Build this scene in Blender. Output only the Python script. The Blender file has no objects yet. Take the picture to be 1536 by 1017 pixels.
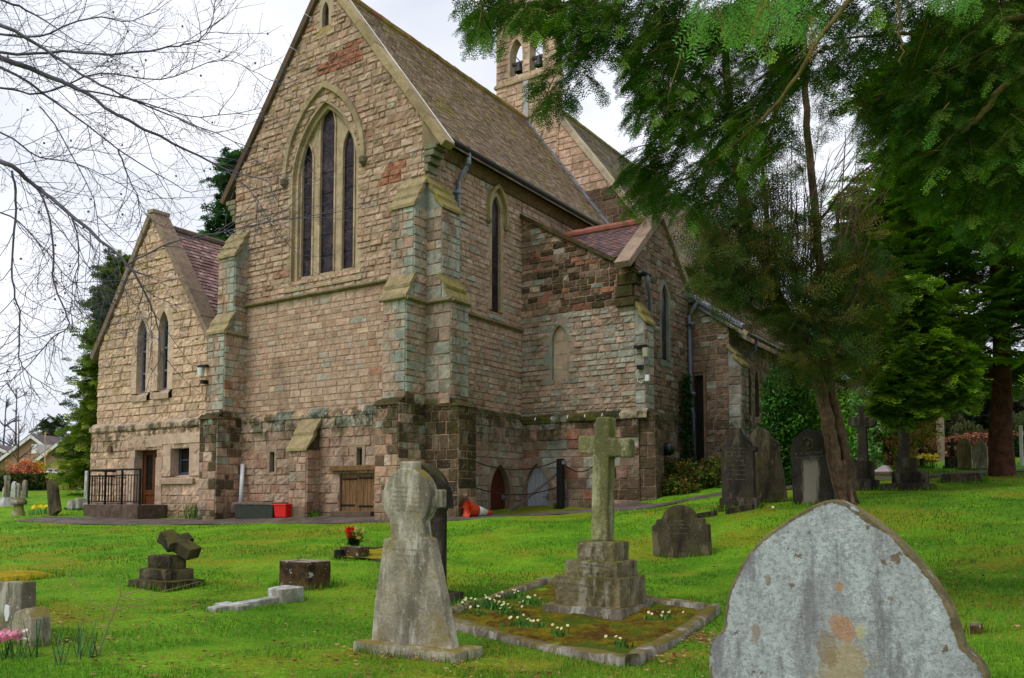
import bpy, math, random
import numpy as np
from mathutils import Vector, Matrix
from mathutils.geometry import tessellate_polygon

R = random.Random(11)
NR = np.random.default_rng(5)
S = bpy.context.scene
COL = S.collection
rad = math.radians

# ------------------------------------------------------------------ camera
EYE = Vector((0.0, 0.0, 1.3))
FPX, YAW, PIT, PCX, PCY = 1290.0, rad(33.1), math.atan(83 / 1290.0), 768.0, 665.0
cd = bpy.data.cameras.new("camera")
cam = bpy.data.objects.new("camera", cd)
COL.objects.link(cam)
cd.sensor_width = 36.0
cd.lens = 36.0 * FPX / 1536.0
cd.shift_y = (PCY - 508.5) / 1536.0
cd.clip_start, cd.clip_end = 0.05, 2000.0
cam.location = EYE
cam.rotation_euler = (math.pi / 2 + PIT, 0, YAW)
S.camera = cam

# ------------------------------------------------------------------ world and sun (overcast)
SUN_EL, SUN_AZ = rad(52), rad(196)          # azimuth of the sun, clockwise from +Y
W = bpy.data.worlds.new("World")
S.world = W
W.use_nodes = True
wt = W.node_tree
for nd in list(wt.nodes):
    wt.nodes.remove(nd)
def wn(t, **k):
    nd = wt.nodes.new(t)
    for a, b in k.items():
        setattr(nd, a, b)
    return nd
wo, bg = wn('ShaderNodeOutputWorld'), wn('ShaderNodeBackground')
sky = wn('ShaderNodeTexSky', sky_type='NISHITA', sun_disc=False)
sky.sun_elevation, sky.sun_rotation = SUN_EL, SUN_AZ
tcw, mpw = wn('ShaderNodeTexCoord'), wn('ShaderNodeMapping')
mpw.inputs['Scale'].default_value = (1.6, 1.6, 4.0)
nzw = wn('ShaderNodeTexNoise')
nzw.inputs['Scale'].default_value, nzw.inputs['Detail'].default_value = 1.7, 6.0
rpw = wn('ShaderNodeValToRGB')
rpw.color_ramp.elements[0].position, rpw.color_ramp.elements[0].color = 0.34, (5.9, 6.2, 7.0, 1)
rpw.color_ramp.elements[1].position, rpw.color_ramp.elements[1].color = 0.62, (8.2, 8.35, 8.8, 1)
mxw = wn('ShaderNodeMix', data_type='RGBA')
mxw.inputs[0].default_value = 0.94             # thick cloud over the blue sky
wt.links.new(tcw.outputs['Generated'], mpw.inputs['Vector'])
wt.links.new(mpw.outputs['Vector'], nzw.inputs['Vector'])
wt.links.new(nzw.outputs['Fac'], rpw.inputs['Fac'])
wt.links.new(sky.outputs['Color'], mxw.inputs[6])
wt.links.new(rpw.outputs['Color'], mxw.inputs[7])
wt.links.new(mxw.outputs[2], bg.inputs['Color'])
bg.inputs['Strength'].default_value = 0.125
wt.links.new(bg.outputs[0], wo.inputs[0])
sl = bpy.data.lights.new("sun", 'SUN')
sl.energy, sl.angle, sl.color = 1.5, rad(22), (1.0, 0.975, 0.95)
so = bpy.data.objects.new("sun", sl)
COL.objects.link(so)
sdir = Vector((math.sin(SUN_AZ) * math.cos(SUN_EL), math.cos(SUN_AZ) * math.cos(SUN_EL), math.sin(SUN_EL)))
so.rotation_euler = sdir.to_track_quat('Z', 'Y').to_euler()
so.location = (0, 0, 30)
S.view_settings.view_transform = 'Standard'
S.view_settings.look = 'None'
S.view_settings.exposure = 0.16
S.view_settings.gamma = 1.0

# ------------------------------------------------------------------ measuring helpers
_F = Vector((-math.sin(YAW) * math.cos(PIT), math.cos(YAW) * math.cos(PIT), math.sin(PIT)))
_R = Vector((math.cos(YAW), math.sin(YAW), 0))
_U = _R.cross(_F)
def ray(px, py):
    return _F + _R * ((px - PCX) / FPX) + _U * ((PCY - py) / FPX)
def onY(px, py, Y):
    v = ray(px, py); return EYE + v * (Y / v.y)
def onX(px, py, X):
    v = ray(px, py); return EYE + v * (X / v.x)
def onZ(px, py, Z):
    v = ray(px, py); return EYE + v * ((Z - EYE.z) / v.z)
def atD(px, py, d):
    return EYE + ray(px, py) * d

# ground height: smooth surface through measured spots (pixel, pixel, distance)
_gp = [(235, 778, 25.3), (300, 778, 24.3), (470, 772, 21.6), (632, 770, 20), (740, 768, 22.3), (900, 765, 21.9), (975, 748, 21.2),
       (45, 783, 27.5), (455, 786, 20.3), (700, 782, 18.5), (900, 770, 20.4), (1080, 742, 20.5), (620, 985, 6.3), (932, 937, 8.3),
       (455, 886, 10.2), (245, 888, 10.4), (1020, 842, 12.6), (655, 897, 9.7), (1105, 755, 15.6), (1215, 757, 15.0), (1265, 752, 14.6),
       (1370, 737, 17.5), (1440, 725, 19.5), (1460, 706, 24), (1440, 690, 33), (1500, 850, 8.9), (1480, 965, 5.0), (20, 950, 7.0),
       (75, 766, 26), (60, 733, 42), (110, 757, 30), (20, 760, 29), (530, 833, 13.2), (1050, 700, 24.4), (1130, 695, 24.5), (330, 925, 8.6),
       (900, 985, 6.6), (1300, 715, 22), (768, 860, 12.2), (560, 800, 17.2), (150, 830, 15.5), (800, 1016, 5.3), (300, 1016, 5.2), (200, 1016, 5.3)]
_gc = [tuple(atD(*g)) for g in _gp] + [(0, 0, -0.02), (2, -4, 0), (-4, -4, -.1), (-60, 40, 2.2), (-60, 10, 0.6), (-25, -6, -.4), (15, 40, 4.2), (-8, 60, 3.6),
                                       (14, 8, 1.0), (-16, 22, 1.2), (-16, 32, 1.9), (-30, 60, 3)]
_gx = np.array(_gc)[:, :2]
_n = len(_gx)
_K = np.zeros((_n + 3, _n + 3))
_dd = np.linalg.norm(_gx[:, None] - _gx[None], axis=2)
_K[:_n, :_n] = _dd + np.eye(_n) * -0.6
_K[:_n, _n] = 1; _K[:_n, _n + 1:] = _gx; _K[_n, :_n] = 1; _K[_n + 1:, :_n] = _gx.T
_w = np.linalg.solve(_K, np.concatenate([np.array(_gc)[:, 2], np.zeros(3)]))
def gzn(P):
    P = np.asarray(P, float)
    r = np.linalg.norm(P, axis=1)
    k = np.minimum(1.0, 62.0 / np.maximum(r, 1e-6))
    Q = P * k[:, None]
    z = np.linalg.norm(Q[:, None] - _gx[None], axis=2) @ _w[:_n] + _w[_n] + Q @ _w[_n + 1:]
    return z * np.clip(1.2 - r / 400.0, 0.2, 1.0)
def gz(x, y):
    return float(gzn([(x, y)])[0])
def gpt(px, py):
    """where the line of sight meets the ground"""
    v = ray(px, py); t = 1.5
    while t < 90:
        p = EYE + v * t
        if p.z < gz(p.x, p.y):
            lo, hi = t - .25, t
            for _ in range(12):
                m = (lo + hi) / 2; q = EYE + v * m
                if q.z < gz(q.x, q.y): hi = m
                else: lo = m
            return EYE + v * hi
        t += .25
    return EYE + v * 60
def gd(px, d, py=760):
    """ground point under an image column at distance d"""
    p = atD(px, py, d); return Vector((p.x, p.y, gz(p.x, p.y)))

# ------------------------------------------------------------------ mesh helpers
def lin(r, g, b, k=1.0):
    f = lambda c: (c / 255 / 12.92 if c <= 10 else ((c / 255 + .055) / 1.055) ** 2.4) * k
    return (f(r), f(g), f(b))
def jit(c, a=.12):
    k = 1 + R.uniform(-a, a); return (c[0] * k, c[1] * k, c[2] * k)

def tag(o, label=None, cat=None, group=None, kind=None):
    if label: o['label'] = label
    if cat: o['category'] = cat
    if group: o['group'] = group
    if kind: o['kind'] = kind
    return o
def thing(name, label, cat, loc, group=None):
    o = bpy.data.objects.new(name, None)
    o.empty_display_size = .2
    COL.objects.link(o); o.location = Vector(loc)
    return tag(o, label, cat, group)
def wloc(o):
    v = Vector((0, 0, 0))
    while o: v = v + o.location; o = o.parent
    return v

class MB:
    def __init__(s): s.V, s.F, s.C, s.M = [], [], [], []
    def add(s, vs, fs, col=(.5, .5, .5), mi=0):
        b = len(s.V)
        s.V.extend(tuple(v) for v in vs); s.C.extend([col] * len(vs))
        for f in fs: s.F.append([b + i for i in f]); s.M.append(mi)
    def box(s, c, size, col=(.5, .5, .5), rot=None, mi=0, taper=1.0):
        c = Vector(c); hx, hy, hz = size[0] / 2, size[1] / 2, size[2] / 2; vs = []
        for dz in (-1, 1):
            k = taper if dz > 0 else 1.0
            for dx, dy in ((-1, -1), (1, -1), (1, 1), (-1, 1)):
                p = Vector((dx * hx * k, dy * hy * k, dz * hz))
                vs.append(c + (rot @ p if rot else p))
        s.add(vs, [(3, 2, 1, 0), (4, 5, 6, 7), (0, 1, 5, 4), (1, 2, 6, 5), (2, 3, 7, 6), (3, 0, 4, 7)], col, mi)
    def prism(s, pts, off, col=(.5, .5, .5), mi=0):
        """pts: 3D loop, counter-clockwise seen from the front; off: vector to the back"""
        off = Vector(off); n = len(pts); a = [Vector(p) for p in pts]
        s.add(a + [p + off for p in a],
              [list(range(n)), list(range(2 * n - 1, n - 1, -1))] + [(i, i + n, (i + 1) % n + n, (i + 1) % n) for i in range(n)], col, mi)
    def tube(s, pts, rs, n=7, col=(.5, .5, .5), mi=0, cap=True):
        pts = [Vector(p) for p in pts]
        if not hasattr(rs, '__len__'): rs = [rs] * len(pts)
        b = len(s.V); ref = Vector((0.31, 0.17, .93)); rings = []
        for i, p in enumerate(pts):
            t = (pts[min(i + 1, len(pts) - 1)] - pts[max(i - 1, 0)])
            if t.length < 1e-9: t = Vector((0, 0, 1))
            t.normalize()
            a = t.cross(ref)
            if a.length < .05: a = t.cross(Vector((1, 0, 0)))
            a.normalize(); c = t.cross(a)
            rings.append([p + (a * math.cos(2 * math.pi * k / n) + c * math.sin(2 * math.pi * k / n)) * rs[i] for k in range(n)])
        vs = [v for r in rings for v in r]; fs = []
        for i in range(len(pts) - 1):
            for k in range(n):
                fs.append((i * n + k, i * n + (k + 1) % n, (i + 1) * n + (k + 1) % n, (i + 1) * n + k))
        if cap and n > 2:
            fs.append(list(range(n))[::-1]); fs.append([(len(pts) - 1) * n + k for k in range(n)])
        s.add(vs, fs, col, mi)
    def lathe(s, prof, c, n=20, col=(.5, .5, .5), rot=None, mi=0):
        c = Vector(c); vs = []; fs = []
        for r, z in prof:
            for k in range(n):
                p = Vector((r * math.cos(2 * math.pi * k / n), r * math.sin(2 * math.pi * k / n), z))
                vs.append(c + (rot @ p if rot else p))
        for i in range(len(prof) - 1):
            for k in range(n):
                fs.append((i * n + k, i * n + (k + 1) % n, (i + 1) * n + (k + 1) % n, (i + 1) * n + k))
        s.add(vs, fs, col, mi)
    def build(s, name, mats, parent=None, smooth=False, bevel=0, label=None, loc=None):
        off = wloc(parent) if parent else Vector((0, 0, 0))
        if loc is not None: off = Vector(loc)
        me = bpy.data.meshes.new(name)
        V = np.array(s.V, float) - np.array(off)
        me.from_pydata(V.tolist(), [], s.F)
        at = me.attributes.new('col', 'FLOAT_COLOR', 'POINT')
        C = np.ones((len(s.V), 4)); C[:, :3] = np.array(s.C)
        at.data.foreach_set('color', C.ravel())
        for m in (mats if isinstance(mats, (list, tuple)) else [mats]): me.materials.append(m)
        me.polygons.foreach_set('material_index', s.M)
        if smooth: me.polygons.foreach_set('use_smooth', [True] * len(s.F))
        me.update()
        o = bpy.data.objects.new(name, me); COL.objects.link(o)
        if parent: o.parent = parent
        if loc is not None: o.location = Vector(loc)
        if bevel:
            m = o.modifiers.new('Bevel', 'BEVEL'); m.width = bevel; m.segments = 2; m.limit_method = 'ANGLE'; m.angle_limit = rad(32)
        if label: o['label'] = label
        return o

def npmesh(name, V, F, C, mat, parent=None, smooth=False):
    """V (N,3), F (M,k) all one size, C (N,3)"""
    off = np.array(wloc(parent)) if parent else np.zeros(3)
    me = bpy.data.meshes.new(name)
    N, M, k = len(V), len(F), F.shape[1]
    me.vertices.add(N); me.vertices.foreach_set('co', (V - off).astype(np.float32).ravel())
    me.loops.add(M * k); me.loops.foreach_set('vertex_index', F.astype(np.int32).ravel())
    me.polygons.add(M); me.polygons.foreach_set('loop_start', np.arange(0, M * k, k, dtype=np.int32))
    try: me.polygons.foreach_set('loop_total', np.full(M, k, dtype=np.int32))
    except Exception: pass
    if smooth: me.polygons.foreach_set('use_smooth', np.ones(M, dtype=bool))
    at = me.attributes.new('col', 'FLOAT_COLOR', 'POINT')
    A = np.ones((N, 4), np.float32); A[:, :3] = C; at.data.foreach_set('color', A.ravel())
    me.materials.append(mat); me.update(calc_edges=True); me.validate()
    o = bpy.data.objects.new(name, me); COL.objects.link(o)
    if parent: o.parent = parent
    return o

# ------------------------------------------------------------------ materials
class NT:
    def __init__(s, name):
        s.m = bpy.data.materials.new(name); s.m.use_nodes = True; s.t = s.m.node_tree
        s.p = s.t.nodes['Principled BSDF']; s.tc = s.n('ShaderNodeTexCoord')
    def n(s, t, **k):
        nd = s.t.nodes.new(t)
        for a, b in k.items(): setattr(nd, a, b)
        return nd
    def l(s, a, b): s.t.links.new(a, b)
    def vec(s, scale=(1, 1, 1)):
        mp = s.n('ShaderNodeMapping'); mp.inputs['Scale'].default_value = scale
        s.l(s.tc.outputs['Object'], mp.inputs['Vector']); return mp.outputs[0]
    def noise(s, scale, detail=4, rough=.6, st=(1, 1, 1), seed=0):
        nz = s.n('ShaderNodeTexNoise'); nz.inputs['Scale'].default_value = scale
        nz.inputs['Detail'].default_value = detail; nz.inputs['Roughness'].default_value = rough
        mp = s.n('ShaderNodeMapping'); mp.inputs['Scale'].default_value = st; mp.inputs['Location'].default_value = (seed * 3.7, seed * 1.3, seed * 2.1)
        s.l(s.tc.outputs['Object'], mp.inputs['Vector']); s.l(mp.outputs[0], nz.inputs['Vector']); return nz.outputs['Fac']
    def rng(s, v, a, b, c=0., d=1.):
        r = s.n('ShaderNodeMapRange', interpolation_type='SMOOTHSTEP')
        s.l(v, r.inputs[0])
        for i, x in zip((1, 2, 3, 4), (a, b, c, d)): r.inputs[i].default_value = x
        return r.outputs[0]
    def math(s, op, a, b):
        m = s.n('ShaderNodeMath', operation=op)
        for i, x in enumerate((a, b)):
            if isinstance(x, (int, float)): m.inputs[i].default_value = x
            else: s.l(x, m.inputs[i])
        return m.outputs[0]
    def mix(s, f, a, b, mode='MIX'):
        m = s.n('ShaderNodeMix', data_type='RGBA', blend_type=mode)
        for i, x in ((0, f), (6, a), (7, b)):
            if isinstance(x, (int, float)): m.inputs[i].default_value = x
            elif isinstance(x, tuple): m.inputs[i].default_value = (*x[:3], 1)
            else: s.l(x, m.inputs[i])
        return m.outputs[2]
    def attr(s):
        a = s.n('ShaderNodeAttribute', attribute_name='col'); return a.outputs['Color']
    def upness(s, a=.35, b=.8):
        g = s.n('ShaderNodeNewGeometry'); x = s.n('ShaderNodeSeparateXYZ'); s.l(g.outputs['Normal'], x.inputs[0])
        return s.rng(x.outputs[2], a, b)
    def bump(s, h, strength=.4, dist=.02):
        b = s.n('ShaderNodeBump'); b.inputs['Strength'].default_value = strength; b.inputs['Distance'].default_value = dist
        s.l(h, b.inputs['Height']); s.l(b.outputs[0], s.p.inputs['Normal'])
    def gray(s, v, a, b):
        r = s.rng(v, 0.25, .75, a, b); c = s.n('ShaderNodeCombineColor')
        for i in range(3): s.l(r, c.inputs[i])
        return c.outputs[0]
    def done(s, c, rough=.9, spec=.25):
        if isinstance(c, tuple): s.p.inputs['Base Color'].default_value = (*c[:3], 1)
        else: s.l(c, s.p.inputs['Base Color'])
        s.p.inputs['Roughness'].default_value = rough
        s.p.inputs['Specular IOR Level'].default_value = spec
        return s.m

def stone_mat(name, base=None, var=(.65, 1.3), vs=3.0, spots=(), top=None, bump=.5, bs=28, rough=.93, fine=True):
    """base None -> vertex colour; spots: (scale, lo, hi, colour, strength, stretch, seed); top: colour put on upward faces"""
    t = NT(name)
    c = t.attr() if base is None else base
    c = t.mix(1.0, c, t.gray(t.noise(vs, 6, .65), *var), 'MULTIPLY')
    if fine: c = t.mix(1.0, c, t.gray(t.noise(bs * 1.6, 3, .7, seed=2), .75, 1.25), 'MULTIPLY')
    for (sc, lo, hi, col, k, st, sd) in spots:
        f = t.math('MULTIPLY', t.rng(t.noise(sc, 5, .65, st, sd), lo, hi), k)
        c = t.mix(f, c, col)
    if top:
        f = t.math('MULTIPLY', t.upness(), t.rng(t.noise(5, 5, .7, seed=4), .32, .58))
        c = t.mix(f, c, top)
    h = t.math('ADD', t.noise(bs, 5, .7), t.math('MULTIPLY', t.noise(bs * 4, 3, .7, seed=3), .4))
    t.bump(h, bump, .02)
    return t.done(c, rough, .15)
def church_stone(name):
    """rubble masonry: stone colours come with the mesh; soot and moss run down from the plinth ledge, damp rises at the foot"""
    t = NT(name); c = t.attr()
    c = t.mix(1.0, c, t.gray(t.noise(5, 6, .65), .7, 1.26), 'MULTIPLY'); c = t.mix(1.0, c, t.gray(t.noise(34, 3, .7, seed=2), .75, 1.25), 'MULTIPLY')
    for (sc, lo, hi, col, k, st, sd) in [(9, .6, .72, lin(176, 172, 158), .35, (1, 1, 1), 1), (2.2, .62, .74, lin(74, 60, 46), .5, (1, 1, .6), 3), (.55, .52, .72, lin(84, 68, 54), .5, (1, 1, .45), 8), (1.3, .55, .75, lin(92, 76, 60), .4, (1.6, 1.6, .25), 12),
                                         (14, .66, .74, lin(52, 44, 34), .6, (1, 1, 1), 5), (11, .58, .68, lin(150, 156, 146), .5, (1, 1, 1.3), 15), (30, .6, .7, lin(78, 66, 54), .45, (1, 1, 1), 17)]:
        c = t.mix(t.math('MULTIPLY', t.rng(t.noise(sc, 5, .65, st, sd), lo, hi), k), c, col)
    s = t.n('ShaderNodeSeparateXYZ'); t.l(t.tc.outputs['Object'], s.inputs[0]); z = s.outputs[2]
    zz = t.math('ADD', z, t.math('MULTIPLY', t.math('SUBTRACT', t.noise(2.4, 6, .75, (1.5, 1.5, .3), 31), .5), 1.5))
    run = t.math('MULTIPLY', t.rng(zz, 1.45, 2.35), t.rng(z, 2.72, 2.62)); blot = t.rng(t.noise(3.2, 6, .75, (1, 1, .7), 33), .42, .58)
    c = t.mix(t.math('MULTIPLY', t.math('MULTIPLY', run, blot), .82), c, t.mix(t.rng(t.noise(6, 4, .7, seed=35), .45, .6), lin(50, 42, 28), lin(72, 72, 28)))
    foot = t.rng(t.math('ADD', z, t.math('MULTIPLY', t.noise(2.0, 6, .75, (1.3, 1.3, .5), 37), .9)), .95, .3)
    c = t.mix(t.math('MULTIPLY', foot, .6), c, lin(70, 66, 40))
    t.bump(t.math('ADD', t.noise(20, 5, .7), t.math('MULTIPLY', t.noise(80, 3, .7, seed=3), .4)), .9, .02)
    return t.done(c, .93, .15)
def plain(name, col, rough=.6, metal=0., spec=.4, var=None, bump=0):
    t = NT(name)
    c = col
    if var: c = t.mix(1.0, col, t.gray(t.noise(var[0], 5, .65), var[1], var[2]), 'MULTIPLY')
    if bump: t.bump(t.noise(60, 4), bump, .01)
    t.p.inputs['Metallic'].default_value = metal
    return t.done(c, rough, spec)
def leaf_mat(name, rough=.5, trans=.25, spec=.3):
    t = NT(name)
    c = t.attr()
    t.done(c, rough, spec)
    tr = t.n('ShaderNodeBsdfTranslucent'); t.l(c, tr.inputs['Color'])
    mx = t.n('ShaderNodeMixShader'); mx.inputs[0].default_value = trans
    out = t.t.nodes['Material Output']
    t.l(t.p.outputs[0], mx.inputs[1]); t.l(tr.outputs[0], mx.inputs[2]); t.l(mx.outputs[0], out.inputs['Surface'])
    return t.m

LICH = lin(150, 160, 148); MOSS = lin(86, 84, 22); MOSSD = lin(58, 62, 18); YLICH = lin(150, 138, 48)
M_MAS = church_stone('masonry')
M_DRS = stone_mat('dressed_stone', None, (.75, 1.2), 4.0, [(5, .6, .75, lin(92, 82, 62), .45, (1, 1, .35), 2), (18, .64, .72, lin(175, 172, 155), .4, (1, 1, 1), 1)], bump=.35, bs=30)
M_CAP = stone_mat('mossy_cap_stone', None, (.7, 1.25), 5.0, [(6, .56, .70, lin(120, 112, 62), .55, (1, 1, 1), 2), (16, .62, .7, lin(180, 178, 160), .5, (1, 1, 1), 1)], bump=.5, bs=26)
M_TILE = stone_mat('clay_tile', None, (.7, 1.25), 2.2, [(1.4, .50, .66, lin(146, 134, 56), .65, (1, 1, 1), 2), (6, .62, .7, lin(150, 142, 110), .4, (1, 1, 1), 4)], bump=.25, bs=30)
M_RTILE = stone_mat('red_tile', None, (.7, 1.3), 3, [(5, .64, .74, lin(90, 80, 70), .5, (1, 1, 1), 2)], bump=.25, bs=30)
M_LEAD = plain('lead', lin(118, 124, 138), .55, .0, .4, (4, .7, 1.25))
M_GUT = plain('black_gutter', lin(30, 32, 36), .35, 0, .5)
M_PIPE = plain('grey_pipe', lin(120, 126, 142), .45, 0, .5, (8, .8, 1.2))
M_PIPED = plain('dark_grey_pipe', lin(96, 100, 116), .45, 0, .5, (8, .8, 1.2))
M_WHITE = plain('white_paint', lin(215, 215, 212), .5, 0, .4, (6, .85, 1.1))
M_BLACK = plain('black_paint', lin(14, 14, 17), .45, 0, .2)
M_IRON = plain('rusty_iron', lin(62, 44, 34), .7, .2, .3, (20, .6, 1.4))
M_BELL = plain('dark_bell_bronze', lin(52, 48, 48), .5, .4, .4, (10, .7, 1.3))
def glass_mat(name, dark, line, scale, tint):
    t = NT(name)
    br = t.n('ShaderNodeTexBrick'); br.offset = .5
    br.inputs['Scale'].default_value = scale; br.inputs['Mortar Size'].default_value = .035
    br.inputs['Brick Width'].default_value, br.inputs['Row Height'].default_value = .5, .5
    br.inputs['Color1'].default_value = (*dark, 1); br.inputs['Color2'].default_value = (*tint, 1); br.inputs['Mortar'].default_value = (*line, 1)
    sp = t.n('ShaderNodeSeparateXYZ'); cb = t.n('ShaderNodeCombineXYZ'); t.l(t.tc.outputs['Object'], sp.inputs[0])
    t.l(t.math('ADD', sp.outputs[0], sp.outputs[1]), cb.inputs[0]); t.l(sp.outputs[2], cb.inputs[1])
    t.l(cb.outputs[0], br.inputs['Vector'])
    c = t.mix(t.rng(t.noise(3.2, 4, .7), .5, .66), br.outputs['Color'], tint)
    c = t.mix(1.0, c, t.gray(t.noise(1.6, 5, .7, seed=3), .5, 1.5), 'MULTIPLY')
    t.bump(t.noise(14, 3), .25, .01)
    return t.done(c, .3, .12)
M_GLASS = glass_mat('leaded_stained_glass', lin(30, 27, 42), lin(10, 9, 12), 9.0, lin(66, 54, 58))
M_WGLASS = plain('window_glass', lin(24, 27, 28), .06, 0, .6, (3, .5, 1.6))
def wood_mat(name, a, b, along=(10, 10, .7), plank=0):
    t = NT(name)
    c = t.mix(t.rng(t.noise(3.5, 6, .7, along), .3, .7), a, b)
    t.bump(t.noise(8, 5, .7, along), .3, .01)
    return t.done(c, .6, .3)
M_DOOR = wood_mat('brown_door_wood', lin(112, 62, 24), lin(78, 38, 12))
M_HATCH = wood_mat('weathered_brown_planks', lin(140, 102, 60), lin(70, 48, 28))
M_RDOOR = wood_mat('red_brown_door_planks', lin(88, 38, 16), lin(54, 22, 10))
M_BDOOR = wood_mat('pale_blue_painted_planks', lin(182, 186, 198), lin(150, 156, 170))
M_POST = wood_mat('blackened_wood', lin(30, 28, 26), lin(14, 13, 12))
M_BARK = stone_mat('bark', lin(104, 84, 68), (.4, 1.4), 5.0, [(9, .5, .6, lin(64, 50, 38), .8, (1, 1, .12), 2), (6, .6, .7, lin(84, 82, 44), .4, (1, 1, .3), 5)], bump=1.0, bs=12)
M_BARKR = stone_mat('reddish_bark', lin(84, 54, 42), (.4, 1.5), 5.0, [], bump=1.0, bs=14)
M_LIMB = stone_mat('olive_limb_bark', lin(104, 92, 52), (.45, 1.4), 9.0, [], bump=.5, bs=30)
M_TWIG = plain('dark_twig_bark', lin(92, 86, 100), .7, 0, .2, (8, .6, 1.4))
M_LEAF = leaf_mat('foliage', .7, .12, .06)
M_GRASS = leaf_mat('grass_blade', .6, .35, .1)
M_PETAL = leaf_mat('petal', .6, .3, .2)
# ------------------------------------------------------------------ the setting: ground and path
PATH_F = [gpt(*p) for p in ((20, 782), (52, 784), (140, 787), (300, 787), (450, 786), (560, 785), (690, 781), (770, 775), (870, 770), (960, 765), (1030, 752), (1085, 743))]
PATH_F += [gd(1150, 19.6), gd(1230, 20.2), gd(1330, 20.8), gd(1440, 21.4), gd(1600, 22)]
_pfx = np.array([p.x for p in PATH_F]); _pfy = np.array([p.y for p in PATH_F])
PATH_W = [1.2, 2.0] + [2.2] * 7 + [1.3, .9, .8, .8, .8, .8, .8, .8]
def path_in(x, y, grow=0.0):
    yf = np.interp(x, _pfx, _pfy); w = np.interp(x, _pfx, PATH_W)
    return (y > yf - grow) & (y < yf + w) & (x > _pfx[0])
def ground_mat():
    t = NT('lawn')
    a, b = lin(78, 128, 18), lin(112, 158, 30)
    c = t.mix(t.rng(t.noise(.9, 5, .65), .35, .65), a, b)
    c = t.mix(t.math('MULTIPLY', t.rng(t.noise(.42, 6, .7, seed=5), .48, .62), .8), c, lin(132, 132, 30))
    c = t.mix(t.math('MULTIPLY', t.rng(t.noise(2.3, 5, .7, seed=8), .60, .72), .7), c, lin(96, 82, 40))
    c = t.mix(1.0, c, t.gray(t.noise(22, 4, .75, seed=1), .55, 1.4), 'MULTIPLY')
    t.bump(t.noise(45, 5, .8), .8, .03)
    return t.done(c, .95, .1)
rs = [0.0] + [0.6 * 1.062 ** i for i in range(125)]
nth = 144
gp = [(0, 0)]
for r in rs[1:]:
    for k in range(nth):
        a = 2 * math.pi * k / nth; gp.append((r * math.sin(a), r * math.cos(a)))
gp = np.array(gp); V = np.zeros((len(gp), 3)); V[:, :2] = gp; V[:, 2] = gzn(gp)
V[:, 2] += .025 * np.sin(gp[:, 0] * 1.7 + 1) * np.sin(gp[:, 1] * 1.3) * (np.linalg.norm(gp, axis=1) < 40)
fs = []
for k in range(nth): fs.append((0, 0, 1 + k, 1 + (k + 1) % nth))
mb = MB(); mb.V = V.tolist(); mb.C = [(.1, .2, .05)] * len(V)
for k in range(nth): mb.F.append([0, 1 + (k + 1) % nth, 1 + k]); mb.M.append(0)
for i in range(len(rs) - 2):
    for k in range(nth):
        a0 = 1 + i * nth + k; a1 = 1 + i * nth + (k + 1) % nth
        mb.F.append([a0, a1, a1 + nth, a0 + nth]); mb.M.append(0)
g = mb.build('ground', ground_mat(), smooth=True); tag(g, kind='structure')

mb = MB(); vs = []; nx = 6
pts = []
for i in range(len(PATH_F) - 1):
    for k in range(8): 
        f = k / 8; pts.append((PATH_F[i].lerp(PATH_F[i + 1], f), PATH_W[i] * (1 - f) + PATH_W[i + 1] * f))
for p, w in pts:
    e = .06 * math.sin(p.x * 2.3) + R.uniform(-.03, .03)
    for j in range(nx + 1):
        y = p.y + e + (w - e) * j / nx
        vs.append((p.x, y, gz(p.x, y) + .025 + (.012 if 0 < j < nx else -.015)))
mb.add(vs, [(i * (nx + 1) + j, (i + 1) * (nx + 1) + j, (i + 1) * (nx + 1) + j + 1, i * (nx + 1) + j + 1) for i in range(len(pts) - 1) for j in range(nx)])
t = NT('worn_tarmac')
c = t.mix(t.rng(t.noise(1.5, 5, .7), .35, .65), lin(108, 94, 88), lin(76, 66, 60))
c = t.mix(t.math('MULTIPLY', t.rng(t.noise(1.1, 6, .7, seed=4), .52, .64), .7), c, lin(74, 70, 26))
c = t.mix(1.0, c, t.gray(t.noise(60, 3, .8, seed=1), .75, 1.25), 'MULTIPLY')
t.bump(t.noise(90, 4, .8), .5, .01)
tag(mb.build('path', t.done(c, .85, .3), smooth=True), kind='structure')

# ------------------------------------------------------------------ masonry, arches, tiles
BUFF = [lin(166, 141, 120, 1.0), lin(156, 131, 112), lin(176, 152, 130), lin(146, 122, 104), lin(160, 140, 122), lin(170, 148, 132), lin(152, 126, 100)]
PINK = [lin(158, 126, 106), lin(148, 116, 98), lin(166, 138, 118), lin(138, 112, 96), lin(150, 132, 116)]
REDS = [lin(136, 88, 68), lin(148, 100, 78), lin(124, 82, 66)]
TEAL = [lin(136, 142, 130), lin(148, 153, 141), lin(126, 133, 122), lin(142, 142, 128)]
DARK = [lin(62, 50, 36), lin(48, 40, 28), lin(74, 62, 44), lin(56, 50, 26), lin(86, 70, 52)]
DUSK = [lin(116, 98, 78), lin(100, 84, 66), lin(126, 106, 86), lin(92, 76, 58), lin(106, 94, 76), lin(120, 104, 90)]
TAN = [lin(186, 158, 132), lin(176, 148, 122), lin(194, 168, 142), lin(168, 142, 118), lin(182, 150, 128)]
YEL = [lin(150, 132, 78)]
MORT = lin(160, 126, 104)
MORTP = lin(168, 144, 124)
STONE_K, SOFT = 1.34, .52
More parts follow.
